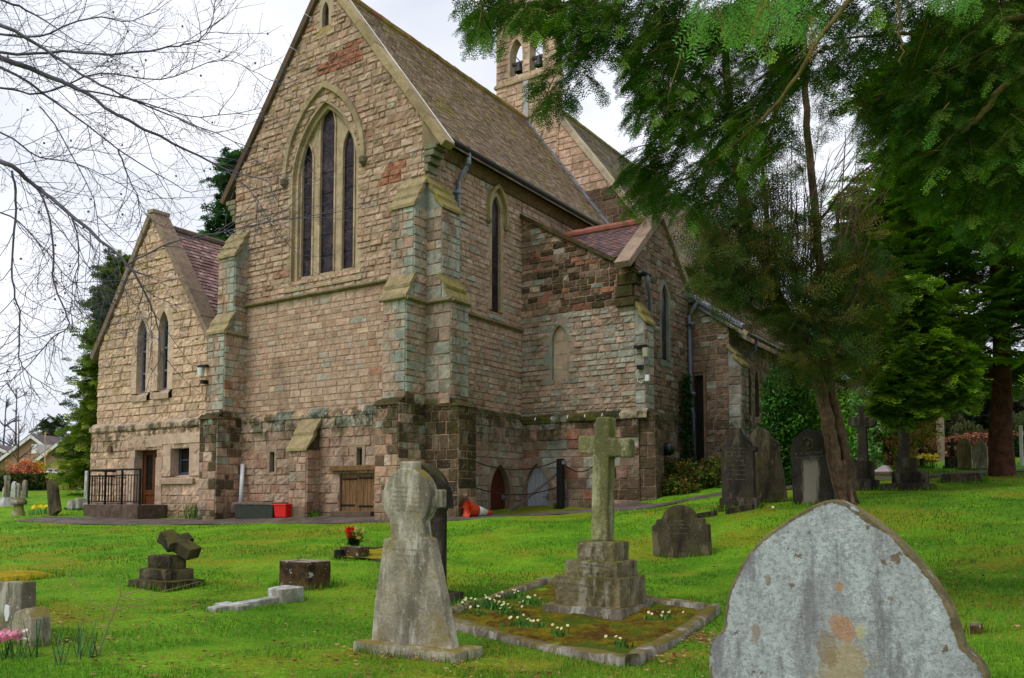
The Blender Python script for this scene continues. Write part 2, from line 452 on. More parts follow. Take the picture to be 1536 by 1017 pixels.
def pick(*wp):
    """one stone's colour: weathered stones share much of their neighbours' tone"""
    W_ = sum(w for w, _ in wp)
    mean = [sum(w * sum(c[i] for c in p) / len(p) for w, p in wp) / W_ for i in range(3)]
    x = R.random() * W_; c = None
    for w, p in wp:
        x -= w
        if x <= 0: c = R.choice(p); break
    c = c or R.choice(wp[-1][1]); k = STONE_K * (1 + R.uniform(-.1, .1)); f = SOFT * R.uniform(.6, 1.4)
    return tuple((c[i] * (1 - f) + mean[i] * f) * k * (1.0, .985, 1.0)[i] for i in range(3))

def pickd(*wp):
    """the same where black, grey-green and red stones stand out sharply"""
    global SOFT
    SOFT = .14; c = pick(*wp); SOFT = .5
    return c

def ints(v, left, right, holes):
    iv = [(left(v), right(v))]
    for h in holes:
        r = h(v)
        if not r: continue
        out = []
        for a, b in iv:
            if r[1] <= a or r[0] >= b: out.append((a, b)); continue
            if r[0] > a: out.append((a, r[0]))
            if r[1] < b: out.append((r[1], b))
        iv = out
    return [(a, b) for a, b in iv if b - a > .02]

def masonry(mb, O, u, n, v0, v1, left, right, pal, holes=(), ch=(.16, .27), ln=(.28, .68), dep=(.006, .03), rough=.011, gap=.008, mort=MORT, back=0.0, quoin=None):
    O, u, n = Vector(O), Vector(u), Vector(n); Z = Vector((0, 0, 1))
    left = left if callable(left) else (lambda v, c=left: c)
    right = right if callable(right) else (lambda v, c=right: c)
    P = lambda a, v, d: O + u * a + Z * v + n * d
    v = v0
    while v < v1 - .02:
        h = R.uniform(*ch)
        if v + h > v1 - .09: h = v1 - v
        vb, vt = v, v + h
        ib, it = ints(vb + .004, left, right, holes), ints(vt - .004, left, right, holes)
        if len(ib) != len(it) or any(max(abs(p[0] - q[0]), abs(p[1] - q[1])) > .42 for p, q in zip(ib, it)):
            im = ints((vb + vt) / 2, left, right, holes); ib = it = im
            for s_ in range(4):                                   # whole backing where an opening starts or ends in this course
                va, vz = vb + h * s_ / 4, vb + h * (s_ + 1) / 4
                for a0, b0 in ints((va + vz) / 2, left, right, holes): mb.add([P(a0, va, back - .002), P(b0, va, back - .002), P(b0, vz, back - .002), P(a0, vz, back - .002)], [(0, 1, 2, 3)], mort)
        for (a0, b0), (a1, b1) in zip(ib, it):
            mb.add([P(a0, vb, back), P(b0, vb, back), P(b1, vt, back), P(a1, vt, back)], [(0, 1, 2, 3)], jit(mort, .1))
            s, e = min(a0, a1), max(b0, b1); x = s
            if quoin:
                nq = getattr(masonry, 'q', 0) + 1; masonry.q = nq
                for side in quoin[0]:
                    qw = min((.30 if nq % 2 else .17) * R.uniform(.85, 1.15), (e - x) * .6)
                    if side == 'l': stone(mb, P, x + .003, x + qw - gap, x + .003, x + qw - gap, vb + gap * .7, vt - gap * .7, quoin[1](x, vb), .022, .002, back); x += qw
                    else: stone(mb, P, e - qw + gap, e - .003, e - qw + gap, e - .003, vb + gap * .7, vt - gap * .7, quoin[1](e, vb), .022, .002, back); e -= qw
            while x < e - .01:
                w = R.uniform(*ln) * (.75 if h < .18 else 1)
                if x + w > e - .12: w = e - x
                s0, e0 = max(x, a0), min(x + w, b0); s1, e1 = max(x, a1), min(x + w, b1)
                if e0 - s0 < .02: s0 = e0 = min(max((s1 + e1) / 2, a0), b0)
                if e1 - s1 < .02: s1 = e1 = min(max((s0 + e0) / 2, a1), b1)
                if max(e0 - s0, e1 - s1) > .05:
                    stone(mb, P, s0 + gap, e0 - gap, s1 + gap, e1 - gap, vb + gap, vt - gap, pal((x + w / 2), (vb + vt) / 2), R.uniform(*dep), rough, back)
                x += w
        v += h
def stone(mb, P, s0, e0, s1, e1, vb, vt, col, d, rough, back):
    if e0 < s0: s0 = e0 = (s0 + e0) / 2
    if e1 < s1: s1 = e1 = (s1 + e1) / 2
    w, h = max(e0 - s0, e1 - s1), vt - vb
    if w < .03 or h < .03: return
    nu, nv = max(1, int(w / .11 + .5)), max(1, int(h / .095 + .5))
    ea, eb = min(.25, .014 / w), min(.25, .014 / h)
    us = [0, ea] + [ea + (1 - 2 * ea) * i / nu for i in range(1, nu)] + [1 - ea, 1]
    vs_ = [0, eb] + [eb + (1 - 2 * eb) * i / nv for i in range(1, nv)] + [1 - eb, 1]
    V = []; tl = R.uniform(-.006, .006)
    for j, q in enumerate(vs_):
        for i, p in enumerate(us):
            a = (s0 * (1 - p) + e0 * p) * (1 - q) + (s1 * (1 - p) + e1 * p) * q
            edge = i in (0, len(us) - 1) or j in (0, len(vs_) - 1)
            dd = back - .004 if edge else back + max(.003, d + R.uniform(-rough, rough) + tl * (q - .5))
            ja = 0 if not edge else R.uniform(-.004, .004)
            V.append(P(a + ja, vb + h * q + ja, dd))
    k = len(us)
    mb.add(V, [(j * k + i, j * k + i + 1, (j + 1) * k + i + 1, (j + 1) * k + i) for j in range(len(vs_) - 1) for i in range(k - 1)], col)

def arch_hole(cx, w, z0, zs, h, grow=0.0):
    """pointed arch opening as v -> (lo, hi)"""
    w, h = w + grow, h + grow * 1.25; Rr = (w * w + h * h) / (2 * w)
    def f(v):
        if v < z0 - grow or v > zs + h: return None
        if v <= zs: return (cx - w, cx + w)
        y = v - zs; x = math.sqrt(max(0, Rr * Rr - y * y)) - (Rr - w)
        return (cx - x, cx + x) if x > .01 else None
    return f
def rect_hole(a, b, z0, z1):
    return lambda v: (a, b) if z0 <= v <= z1 else None
def arch_pts(cx, w, z0, zs, h, n=9, ns=4):
    Rr = (w * w + h * h) / (2 * w); a1 = math.acos(max(-1, min(1, (w - Rr) / Rr)))
    L = [(cx - w, z0 + (zs - z0) * i / ns) for i in range(ns)]
    L += [(cx - w + Rr + Rr * math.cos(math.pi + (a1 - math.pi) * i / n), zs + Rr * math.sin(math.pi + (a1 - math.pi) * i / n)) for i in range(n)]
    L = [(x, z) for x, z in L]
    return L + [(cx, zs + h)] + [(2 * cx - x, z) for x, z in L[::-1]]
def arch_band(mb, O, u, n, cx, w, t, z0, zs, h, df, db, cols, nn=9, ns=4, out=0.0, per=2, tz=None):
    O, u, n = Vector(O), Vector(u), Vector(n); Z = Vector((0, 0, 1)); P = lambda a, v, d: O + u * a + Z * v + n * d
    I, Q = arch_pts(cx, w, z0, zs, h, nn, ns), arch_pts(cx, w + t, z0, zs, h + (tz if tz else t * 1.25), nn, ns)
    c = jit(R.choice(cols), .09)
    for i in range(len(I) - 1):
        if i % per == 0: c = jit(R.choice(cols), .09)
        a, b, p, q = I[i], I[i + 1], Q[i], Q[i + 1]
        mb.add([P(*p, df), P(*a, df), P(*b, df), P(*q, df)], [(0, 1, 2, 3)], c)
        mb.add([P(*a, df), P(*a, db), P(*b, db), P(*b, df)], [(0, 1, 2, 3)], c)
        mb.add([P(*p, df), P(*q, df), P(*q, out), P(*p, out)], [(0, 1, 2, 3)], c)
    for X in (I, Q):
        pass
    for e in (0, -1):
        mb.add([P(*I[e], df), P(*Q[e], df), P(*Q[e], out), P(*I[e], out)], [(0, 1, 2, 3)], c)
def arch_face(mb, O, u, n, pts, d, col, mi=0):
    O, u, n = Vector(O), Vector(u), Vector(n)
    mb.add([O + u * a + Vector((0, 0, v)) + n * d for a, v in pts], [list(range(len(pts)))[::-1]], col, mi)
def plate(mb, O, u, n, outer, holes, df, db, col, cols=None):
    O, u, n = Vector(O), Vector(u), Vector(n); P = lambda a, v, d: O + u * a + Vector((0, 0, v)) + n * d
    loops = [outer] + holes
    tr = tessellate_polygon([[Vector((a, v, 0)) for a, v in lp] for lp in loops])
    flat = [q for lp in loops for q in lp]
    mb.add([P(a, v, df) for a, v in flat], [tuple(t) for t in tr], col)
    for hl in holes:
        k = len(hl)
        for i in range(k):
            a, b = hl[i], hl[(i + 1) % k]
            mb.add([P(*a, df), P(*a, db), P(*b, db), P(*b, df)], [(0, 1, 2, 3)], jit(col, .06))

def tiles(mb, O, a, s, n, lo, hi, T, cols, tw=.175, pit=.105, lift=.02, t0=0.0):
    """roof of overlapping tiles: O eave origin, a along eave, s up the slope, n normal; lo/hi(t) limits along the eave at slope distance t"""
    O, a, s, n = Vector(O), Vector(a), Vector(s), Vector(n)
    lo = lo if callable(lo) else (lambda t, c=lo: c); hi = hi if callable(hi) else (lambda t, c=hi: c)
    t = t0; k = 0
    while t < T - .02:
        t1 = min(t + pit, T); A, B = lo(t), hi(t); A1, B1 = lo(t1), hi(t1)
        x = A - (tw / 2 if k % 2 else 0)
        while x < max(B, B1):
            x0, x1 = max(x + .003, A), min(x + tw - .003, B)
            y0, y1 = max(x + .003, A1), min(x + tw - .003, B1)
            if x1 - x0 > .02 or y1 - y0 > .02:
                if x1 < x0: x1 = x0
                if y1 < y0: y1 = y0
                l = lift * R.uniform(.7, 1.35); c = jit(R.choice(cols), .14); dz = R.uniform(-.006, .006)
                p = lambda q, tt, h: O + a * q + s * tt + n * h
                mb.add([p(x0, t + dz, l), p(x1, t + dz, l), p(y1, t1 + .012, .004), p(y0, t1 + .012, .004), p(x0, t + dz, 0), p(x1, t + dz, 0)],
                       [(0, 1, 2, 3), (4, 5, 1, 0)], c)
            x += tw
        t += pit; k += 1
    # closed underside so no light leaks through
    p = lambda q, tt, h: O + a * q + s * tt + n * h
    N = 12
    for i in range(N):
        ta, tb = t0 + (T - t0) * i / N, t0 + (T - t0) * (i + 1) / N
        mb.add([p(lo(ta), ta, -.01), p(hi(ta), ta, -.01), p(hi(tb), tb, -.01), p(lo(tb), tb, -.01)], [(0, 1, 2, 3)], cols[0])
# ------------------------------------------------------------------ the church
Y0, XC, XL, XM = 15.5, -12.5, -19.3, -15.9
EX, WY, SX, NY = Vector((1, 0, 0)), Vector((0, 1, 0)), Vector((1, 0, 0)), Vector((0, -1, 0))
church = thing('church', 'sandstone church with steep tiled roof, tall pointed east window and twin bell openings', 'church', (XM, Y0 + 5, 0.9))
PZ = 3.5
def near(a, b, w): return abs(a - b) < w
# --- palettes by place
def pal_gable(u, v):
    x = u; e = min(abs(x - XC), abs(x - XL))
    if near(x, -15.4, .85) and 12.25 < v < 12.75 + .25 * (x + 15.4): return pick((1, REDS))
    if near(x, -13.6, .3) and 9.0 < v < 9.4: return pick((1, REDS))
    if e < .5 and v < 8.8: return pick((.45, TEAL), (.5, BUFF), (.05, REDS))
    if v > 10 and R.random() < .5: return pick((.7, BUFF), (.05, YEL), (.25, PINK), (.05, REDS), (.1, DUSK))
    return pick((.72, BUFF), (.22, PINK), (.03, REDS), (.03, TEAL))
def pal_low(u, v):
    if v > PZ - .5: return pick((.5, TEAL), (.35, PINK), (.15, BUFF))
    return pick((.55, PINK), (.3, BUFF), (.06, REDS), (.06, TEAL), (.12, DUSK))
def pal_south(u, v):
    if u < 17.2 : return pick((.5, BUFF), (.35, PINK), (.18, TEAL))
    return pick((.6, BUFF), (.3, PINK), (.12, TEAL)) if v > 5.5 else pick((.4, PINK), (.25, BUFF), (.3, TEAL), (.05, REDS))
def pal_south_low(u, v): return pick((.35, TEAL), (.35, PINK), (.3, DUSK))
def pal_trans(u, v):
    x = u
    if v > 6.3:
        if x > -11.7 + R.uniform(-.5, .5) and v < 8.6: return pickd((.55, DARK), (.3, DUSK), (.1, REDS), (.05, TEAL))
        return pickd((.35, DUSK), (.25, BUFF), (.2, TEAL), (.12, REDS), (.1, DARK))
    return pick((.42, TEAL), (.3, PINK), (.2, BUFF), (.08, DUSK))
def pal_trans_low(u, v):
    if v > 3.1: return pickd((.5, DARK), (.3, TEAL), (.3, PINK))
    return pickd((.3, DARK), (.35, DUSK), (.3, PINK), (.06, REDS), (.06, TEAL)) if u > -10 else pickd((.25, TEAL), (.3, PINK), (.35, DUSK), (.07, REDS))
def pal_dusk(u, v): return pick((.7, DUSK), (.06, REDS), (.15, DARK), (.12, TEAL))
def pal_ann(u, v): return pick((.8, TAN), (.2, BUFF), (.03, YEL))
def pal_but(z): 
    def f(u, v):
        if v < 2.4: return pickd((.55, PINK), (.25, BUFF), (.2, DARK), (.08, TEAL))
        if v < PZ: return pickd((.32, DARK), (.2, TEAL), (.35, DUSK), (.2, PINK))
        return pick((.3, TEAL), (.34, PINK), (.26, BUFF), (.07, REDS))
    return f
def pal_but_s(u, v):
    if v < 1.5: return pickd((.5, DUSK), (.3, PINK), (.3, DARK))
    if v < PZ: return pickd((.82, DARK), (.2, DUSK))
    return pick((.38, TEAL), (.25, DUSK), (.34, PINK))

def wall(name, fn, mat=None):
    mb = MB(); fn(mb); return mb.build(name, mat or M_MAS, church)

# --- chancel east gable
GW = 1.348
gr = lambda v: min(XC, XM + (14.72 - v) / GW); gl = lambda v: max(XL, XM - (14.72 - v) / GW)
EWIN = dict(cx=XM + .02, w=1.36, z0=6.95, zs=9.6, h=2.2)
slit_h = arch_hole(XM, .13, 13.6, 14.0, .28)
def f(mb):
    masonry(mb, (0, Y0, 0), EX, NY, PZ - .02, 6.5, XL, XC, pal_gable, ch=(.12, .2), ln=(.22, .58), dep=(.003, .012), rough=.007)
    masonry(mb, (0, Y0, 0), EX, NY, 6.5, 14.66, gl, gr, pal_gable, holes=[arch_hole(XM + .02, 1.2, 6.95, 9.6, 2.05), arch_hole(XM, .2, 13.5, 14.0, .36)], ch=(.11, .21), ln=(.2, .58), dep=(.004, .042), rough=.02)
wall('wall', f)
yl = Y0 - .09
HATCH = (-15.1, -13.97, .5, 1.95)
def f(mb):
    masonry(mb, (0, yl, 0), EX, NY, .3, PZ - .1, XL, XC, pal_low, holes=[rect_hole(*HATCH), rect_hole(-17.6, -17.42, 1.98, 2.52), rect_hole(-14.52, -14.34, 2.1, 2.54)], ch=(.16, .28), ln=(.28, .62), dep=(.004, .034), rough=.018)
    for x in np.arange(XL, XC - .1, .62):                      # weathered plinth course
        a, b = x + .006, min(x + .614, XC); c = jit(R.choice(TAN if R.random() < .6 else TEAL if R.random() < .5 else REDS), .1)
        mb.add([(a, yl - .05, PZ - .16), (b, yl - .05, PZ - .16), (b, yl - .05, PZ - .08), (a, yl - .05, PZ - .08), (a, Y0 - .001, PZ + .09), (b, Y0 - .001, PZ + .09), (a, yl, PZ - .16), (b, yl, PZ - .16)],
               [(0, 1, 2, 3), (3, 2, 5, 4), (6, 7, 1, 0)], c)
        mb.add([(a, yl - .003, PZ - .16), (b, yl - .003, PZ - .16), (b, Y0, PZ - .16), (a, Y0, PZ - .16)], [(0, 1, 2, 3)], MORT)
wall('wall', f)
# slit windows
for (a, b, z0, z1) in ((-17.6, -17.42, 1.98, 2.52), (-14.52, -14.34, 2.1, 2.54)):
    mb = MB(); c = lin(150, 132, 112)
    for x0, x1, zz0, zz1 in ((a - .09, a, z0 - .05, z1 + .08), (b, b + .09, z0 - .05, z1 + .08), (a, b, z1, z1 + .08), (a, b, z0 - .08, z0)):
        mb.box(((x0 + x1) / 2, yl + .05, (zz0 + zz1) / 2), (x1 - x0 - .004, .17, zz1 - zz0 - .004), jit(c))
    w = mb.build('slit_window', M_DRS, church)
    mb = MB(); mb.box(((a + b) / 2, yl + .1, (z0 + z1) / 2), (b - a, .02, z1 - z0)); mb.build('pane', M_WGLASS, w)
# east window
mb = MB(); cols = [lin(172, 150, 122), lin(162, 140, 112), lin(178, 158, 130), lin(158, 138, 112)]
arch_band(mb, (0, Y0, 0), EX, NY, XM + .02, 1.16, .16, 6.95, 9.6, 1.95, .012, -.10, cols, ns=8, tz=.2)
arch_band(mb, (0, Y0 + .10, 0), EX, NY, XM + .02, 1.06, .11, 6.95, 9.6, 1.82, .0, -.10, cols, ns=8, tz=.14)
win = mb.build('window', M_DRS, church)
mb = MB()
arch_band(mb, (0, Y0, 0), EX, NY, XM + .02, 1.34, .13, 9.75, 9.8, 2.12, .10, .0, [lin(160, 142, 112), lin(140, 122, 98)], ns=1, out=-.02, tz=.17)
for sx in (-1, 1): mb.lathe([(.02, -.2), (.11, -.12), (.12, 0), (.02, .08)], (XM + .02 + sx * 1.41, Y0 - .06, 9.74), 8, lin(110, 98, 78))
mb.build('hood_mould', M_DRS, win)
lights = [(-16.68, .185, 7.13, 10.2, .5), (-15.95, .245, 7.13, 10.95, .62), (-15.2, .185, 7.13, 10.2, .5)]
hol = [arch_pts(cx, w, z0, zs, h, 7, 1) for cx, w, z0, zs, h in lights]
mb = MB()
plate(mb, (0, Y0 + .2, 0), EX, NY, arch_pts(XM + .02, 1.07, 6.95, 9.6, 1.84, 12, 1), hol, 0.0, -.16, lin(170, 150, 122))
for cx, w, z0, zs, h in lights:
    arch_band(mb, (0, Y0 + .2, 0), EX, NY, cx, w + .005, .05, z0, zs, h + .01, .03, -.02, cols, nn=7, ns=6, tz=.08)
mb.build('tracery', M_DRS, win)
for hp in hol:
    mb = MB(); arch_face(mb, (0, Y0 + .245, 0), EX, NY, hp, 0, (.1, .1, .1)); [mb.box(((hp[0][0] + hp[-1][0]) / 2, Y0 + .235, z), (abs(hp[-1][0] - hp[0][0]) + .02, .014, .018), (.03, .03, .03)) for z in np.arange(7.6, 10.3, .55)]; mb.build('glass', M_GLASS, win)
mb = MB(); c = lin(164, 146, 116)
mb.add([(XM - 1.36, Y0 - .05, 6.70), (XM + 1.4, Y0 - .05, 6.70), (XM + 1.4, Y0 - .05, 6.76), (XM - 1.36, Y0 - .05, 6.76), (XM - 1.08, Y0 + .34, 7.16), (XM + 1.1, Y0 + .34, 7.16), (XM - 1.36, Y0 - .0, 6.95), (XM + 1.4, Y0 - .0, 6.95)],
       [(0, 1, 2, 3), (3, 2, 5, 4), (3, 4, 6), (2, 7, 5)], c)
mb.build('sill', M_CAP, win)
# little gable slit
mb = MB(); arch_band(mb, (0, Y0, 0), EX, NY, XM, .12, .2, 13.58, 13.95, .3, .015, -.15, [lin(170, 152, 128)], nn=5, ns=1)
mb.add([(XM - .3, Y0 - .012, 13.38), (XM + .3, Y0 - .012, 13.38), (XM + .3, Y0 - .012, 13.58), (XM - .3, Y0 - .012, 13.58)], [(0, 1, 2, 3)], lin(160, 140, 84))
w = mb.build('gable_slit', M_DRS, church)
mb = MB(); arch_face(mb, (0, Y0 + .1, 0), EX, NY, arch_pts(XM, .13, 13.56, 13.95, .31, 5, 1), 0, (.1, .1, .1)); mb.build('pane', M_GLASS, w)

# --- string courses (drip moulds)
def drip(name, A, B, n, h=.13, pr=.11, mat=None):
    A, B, n = Vector(A), Vector(B), Vector(n); Z = Vector((0, 0, 1)); mb = MB()
    prof = [(-.02, 0.02), (pr * .55, 0), (pr, .03), (pr, .06), (.0, h), (-.02, h)]
    L = (B - A).length; k = max(1, int(L / .9)); 
    for i in range(k):
        a, b = A.lerp(B, i / k), A.lerp(B, (i + 1) / k); g = (b - a).normalized() * .004
        mb.prism([a + g + n * p + Z * q for p, q in prof][::-1], (b - a) - g * 2, jit(lin(128, 114, 88), .15))
    return mb.build(name, mat or M_CAP, church)
drip('string_course', (XL + .5, Y0, 6.5), (XC - .66, Y0, 6.5), NY)
drip('string_course', (XC, Y0 + .66, 5.84), (XC, 19.64, 5.84), SX)

# --- roofs
def copings(name, A, B, Yf, depth, thick, mat, seg=.95, cols=(lin(158, 138, 104), lin(140, 122, 92), lin(168, 148, 114)), axis='y'):
    """sloping coping stones from A to B (points in the gable plane)"""
    mb = MB(); A, B = Vector(A), Vector(B); d = (B - A).normalized()
    ax = Vector((0, 1, 0)) if axis == 'y' else Vector((-1, 0, 0))
    up = d.cross(ax); up = up if up.z > 0 else -up
    k = max(1, round((B - A).length / seg))
    for i in range(k):
        a, b = A.lerp(B, i / k) + d * .004, A.lerp(B, (i + 1) / k) - d * .004; j = up * R.uniform(-.008, .008)
        q = [a + j, b + j, b + j + up * thick, a + j + up * thick]
        mb.prism(q if (q[1] - q[0]).cross(q[3] - q[0]).dot(ax) < 0 else q[::-1], ax * depth, jit(R.choice(cols), .1))
    return mb.build(name, mat, church)
rz = lambda x: 14.78 - GW * abs(x - XM)
copings('coping', (XM, Y0 - .1, 14.74), (-12.0, Y0 - .1, rz(-12.0) - .04), 0, .36, .17, M_CAP)
copings('coping', (XM, Y0 - .1, 14.74), (-19.75, Y0 - .1, rz(-19.75) - .04), 0, .36, .17, M_DRS, cols=(lin(96, 78, 62), lin(84, 68, 54)))
mb = MB()                                                   # mortar flashing behind the coping
sv = Vector((XM - (-12.0), 0, rz(XM) - rz(-12.0))).normalized(); nv = Vector((sv.z, 0, -sv.x)); nv = nv if nv.z > 0 else -nv
a, b = Vector((-12.05, Y0 + .262, rz(-12.05))), Vector((XM, Y0 + .262, rz(XM)))
mb.prism([a + nv * .03, a + nv * .15, b + nv * .15, b + nv * .03], (0, .07, 0), lin(190, 188, 184)); mb.build('flashing', M_WHITE, church)
mb = MB(); L = math.hypot(3.78, 3.78 * GW); T = L
o = Vector((-12.12, Y0 + .3, rz(-12.12)))
TC = [lin(156, 134, 114), lin(146, 124, 106), lin(164, 142, 118), lin(150, 132, 116), lin(140, 120, 104)]
tiles(mb, o, (0, 1, 0), sv, nv, 0, 9.75, T, TC, lift=.022, tw=.16)
sn = Vector((-sv.x, 0, sv.z)); nn_ = Vector((-nv.x, 0, nv.z))
mb.add([Vector((XM, Y0 + .2, rz(XM))), Vector((-19.7, Y0 + .2, rz(-19.7))), Vector((-19.7, 25.4, rz(-19.7))), Vector((XM, 25.4, rz(XM)))], [(0, 1, 2, 3)], TC[0])
rf = mb.build('roof', M_TILE, church)
mb = MB(); y = Y0 + .3
while y < 25.3:
    c = jit(R.choice([lin(124, 84, 60), lin(112, 98, 48), lin(130, 104, 60)]), .15)
    mb.tube([(XM, y, 14.76 + R.uniform(-.012, .012)), (XM, y + .42, 14.76 + R.uniform(-.012, .012))], [.13, .125], 10, c); y += .43
mb.build('ridge_tiles', M_TILE, rf)
mb = MB(); mb.box((XM + .1, Y0 + .42, 15.2), (.22, .22, 1.2), lin(120, 124, 136)); mb.lathe([(.0, 0), (.16, 0), (.12, .2), (0, .25)], (XM + .1, Y0 + .42, 15.8), 8, lin(110, 114, 126)); mb.build('flue', M_LEAD, church)
# kneelers at the foot of the coping
def kneeler(x, sgn, y0, y1, z):
    mb = MB()
    for i, (p, h) in enumerate(((.34, .14), (.26, .15), (.16, .16), (.07, .2))):
        mb.box((x + sgn * (p / 2 - .02), (y0 + y1) / 2, z - h / 2), (p + .04, y1 - y0 - .01 * i, h - .012), jit(lin(116, 112, 90), .15)); z -= h
    mb.build('kneeler', M_CAP, church, bevel=.02)
mb = MB(); mb.prism([(XC - .1, Y0 - .06, 9.56), (XC + .40, Y0 - .06, 9.56), (XC + .40, Y0 - .06, 9.62), (XC - .1, Y0 - .06, 10.22)], (0, .38, 0), lin(128, 112, 86)); mb.build('kneeler', M_CAP, church)
kneeler(XC, 1, Y0 - .08, Y0 + .34, 9.62); kneeler(XL, -1, Y0 - .08, Y0 + .34, 9.62)

# --- chancel south wall
def f(mb):
    masonry(mb, (XC, 0, 0), WY, SX, PZ - .02, 9.5, Y0, 19.66, pal_south, holes=[arch_hole(18.4, .2, 6.25, 8.85, .42, .1)], ch=(.12, .2), ln=(.2, .52), dep=(.004, .028), rough=.014)
    masonry(mb, (XC, 0, 0), WY, SX, 8.3, 9.5, 19.7, 25.4, pal_south)
    for y in np.arange(Y0 + .34, 25.3, .7):
        mb.prism([(XC - .02, y, 9.5), (XC + .05, y, 9.5), (XC + .2, y, 9.72), (XC + .2, y, 9.78), (XC - .02, y, 9.78)], (0, min(.694, 25.38 - y), 0), jit(lin(122, 96, 74), .08))
wall('wall', f)
def f(mb):
    masonry(mb, (XC + .07, 0, 0), WY, SX, .4, PZ - .06, Y0, 19.66, pal_south_low, holes=[arch_hole(18.5, .47, .4, 1.45, .75, .1)], ch=(.18, .26), ln=(.25, .55))
    mb.add([(XC + .1, Y0, PZ - .08), (XC + .1, 19.6, PZ - .08), (XC, 19.6, PZ + .08), (XC, Y0, PZ + .08), (XC + .06, Y0, PZ - .1), (XC + .06, 19.6, PZ - .1)], [(0, 1, 2, 3), (4, 5, 1, 0)], lin(96, 92, 64))
wall('wall', f)
wc = [lin(160, 142, 112), lin(150, 132, 104), lin(168, 150, 122)]
mb = MB(); arch_band(mb, (XC, 0, 0), WY, SX, 18.4, .2, .17, 6.2, 8.85, .42, .012, -.1, wc, ns=8)
w = mb.build('window', M_DRS, church)
mb = MB(); arch_band(mb, (XC, 0, 0), WY, SX, 18.4, .36, .09, 8.55, 8.85, .62, .12, 0, [lin(142, 132, 88), lin(150, 138, 96)], ns=1)
for sy in (-1, 1): mb.lathe([(.01, -.12), (.07, -.06), (.07, .02), (.01, .08)], (XC + .06, 18.4 + sy * .41, 8.52), 8, lin(132, 120, 84))
mb.build('hood_mould', M_CAP, w)
mb = MB(); arch_face(mb, (XC - .07, 0, 0), WY, SX, arch_pts(18.4, .21, 6.2, 8.85, .43, 7, 1), 0, (.1, .1, .1)); mb.build('glass', M_GLASS, w)
mb = MB(); mb.add([(XC + .03, 18.02, 5.97), (XC + .03, 18.78, 5.97), (XC + .03, 18.78, 6.05), (XC + .03, 18.02, 6.05), (XC - .2, 18.2, 6.28), (XC - .2, 18.6, 6.28)], [(0, 1, 2, 3), (3, 2, 5, 4)], lin(150, 156, 142)); mb.build('sill', M_CAP, w)
def gutter(A, B, r=.075, mat=None, sides=(0, 0, 1)):
    A, B = Vector(A), Vector(B); d = (B - A).normalized(); q = d.cross(Vector((0, 0, 1))).normalized(); mb = MB(); vs = []; n = 9
    for P in (A, B):
        for k in range(n): a = math.pi * k / (n - 1); vs.append(P + q * (r * math.cos(a)) - Vector((0, 0, r * math.sin(a))))
        for k in range(n): a = math.pi * (n - 1 - k) / (n - 1); vs.append(P + q * ((r - .012) * math.cos(a)) - Vector((0, 0, (r - .012) * math.sin(a))))
    m = 2 * n
    mb.add(vs, [(k, (k + 1) % m, m + (k + 1) % m, m + k) for k in range(m)] + [list(range(m)), list(range(2 * m - 1, m - 1, -1))])
    return mb.build('gutter', mat or M_GUT, church, smooth=False)
gutter((XC + .33, Y0 + .28, 9.86), (XC + .33, 25.3, 9.86), .1)
mb = MB(); mb.box((XC + .22, (Y0 + 25.6) / 2, 9.82), (.03, 9.6, .16)); mb.build('fascia', M_GUT, church)
def pipe(pts, r, mat, rings=()):
    mb = MB(); mb.tube(pts, r, 10)
    for z in rings:
        p = Vector(pts[-1]); mb.tube([(p.x, p.y, z), (p.x, p.y, z + .1)], r * 1.22, 10)
        mb.box((p.x - .05, p.y, z + .05), (.12, r * 3.2, .03))
    return mb.build('downpipe', mat, church, smooth=True)
pipe([(XC + .33, 16.72, 9.78), (XC + .33, 16.72, 9.5), (XC + .30, 16.7, 9.42), (XC + .13, 16.62, 9.18), (XC + .1, 16.6, 9.1), (XC + .1, 16.6, 1.0)], .06, M_PIPE, (8.75, 6.9, 5.0))

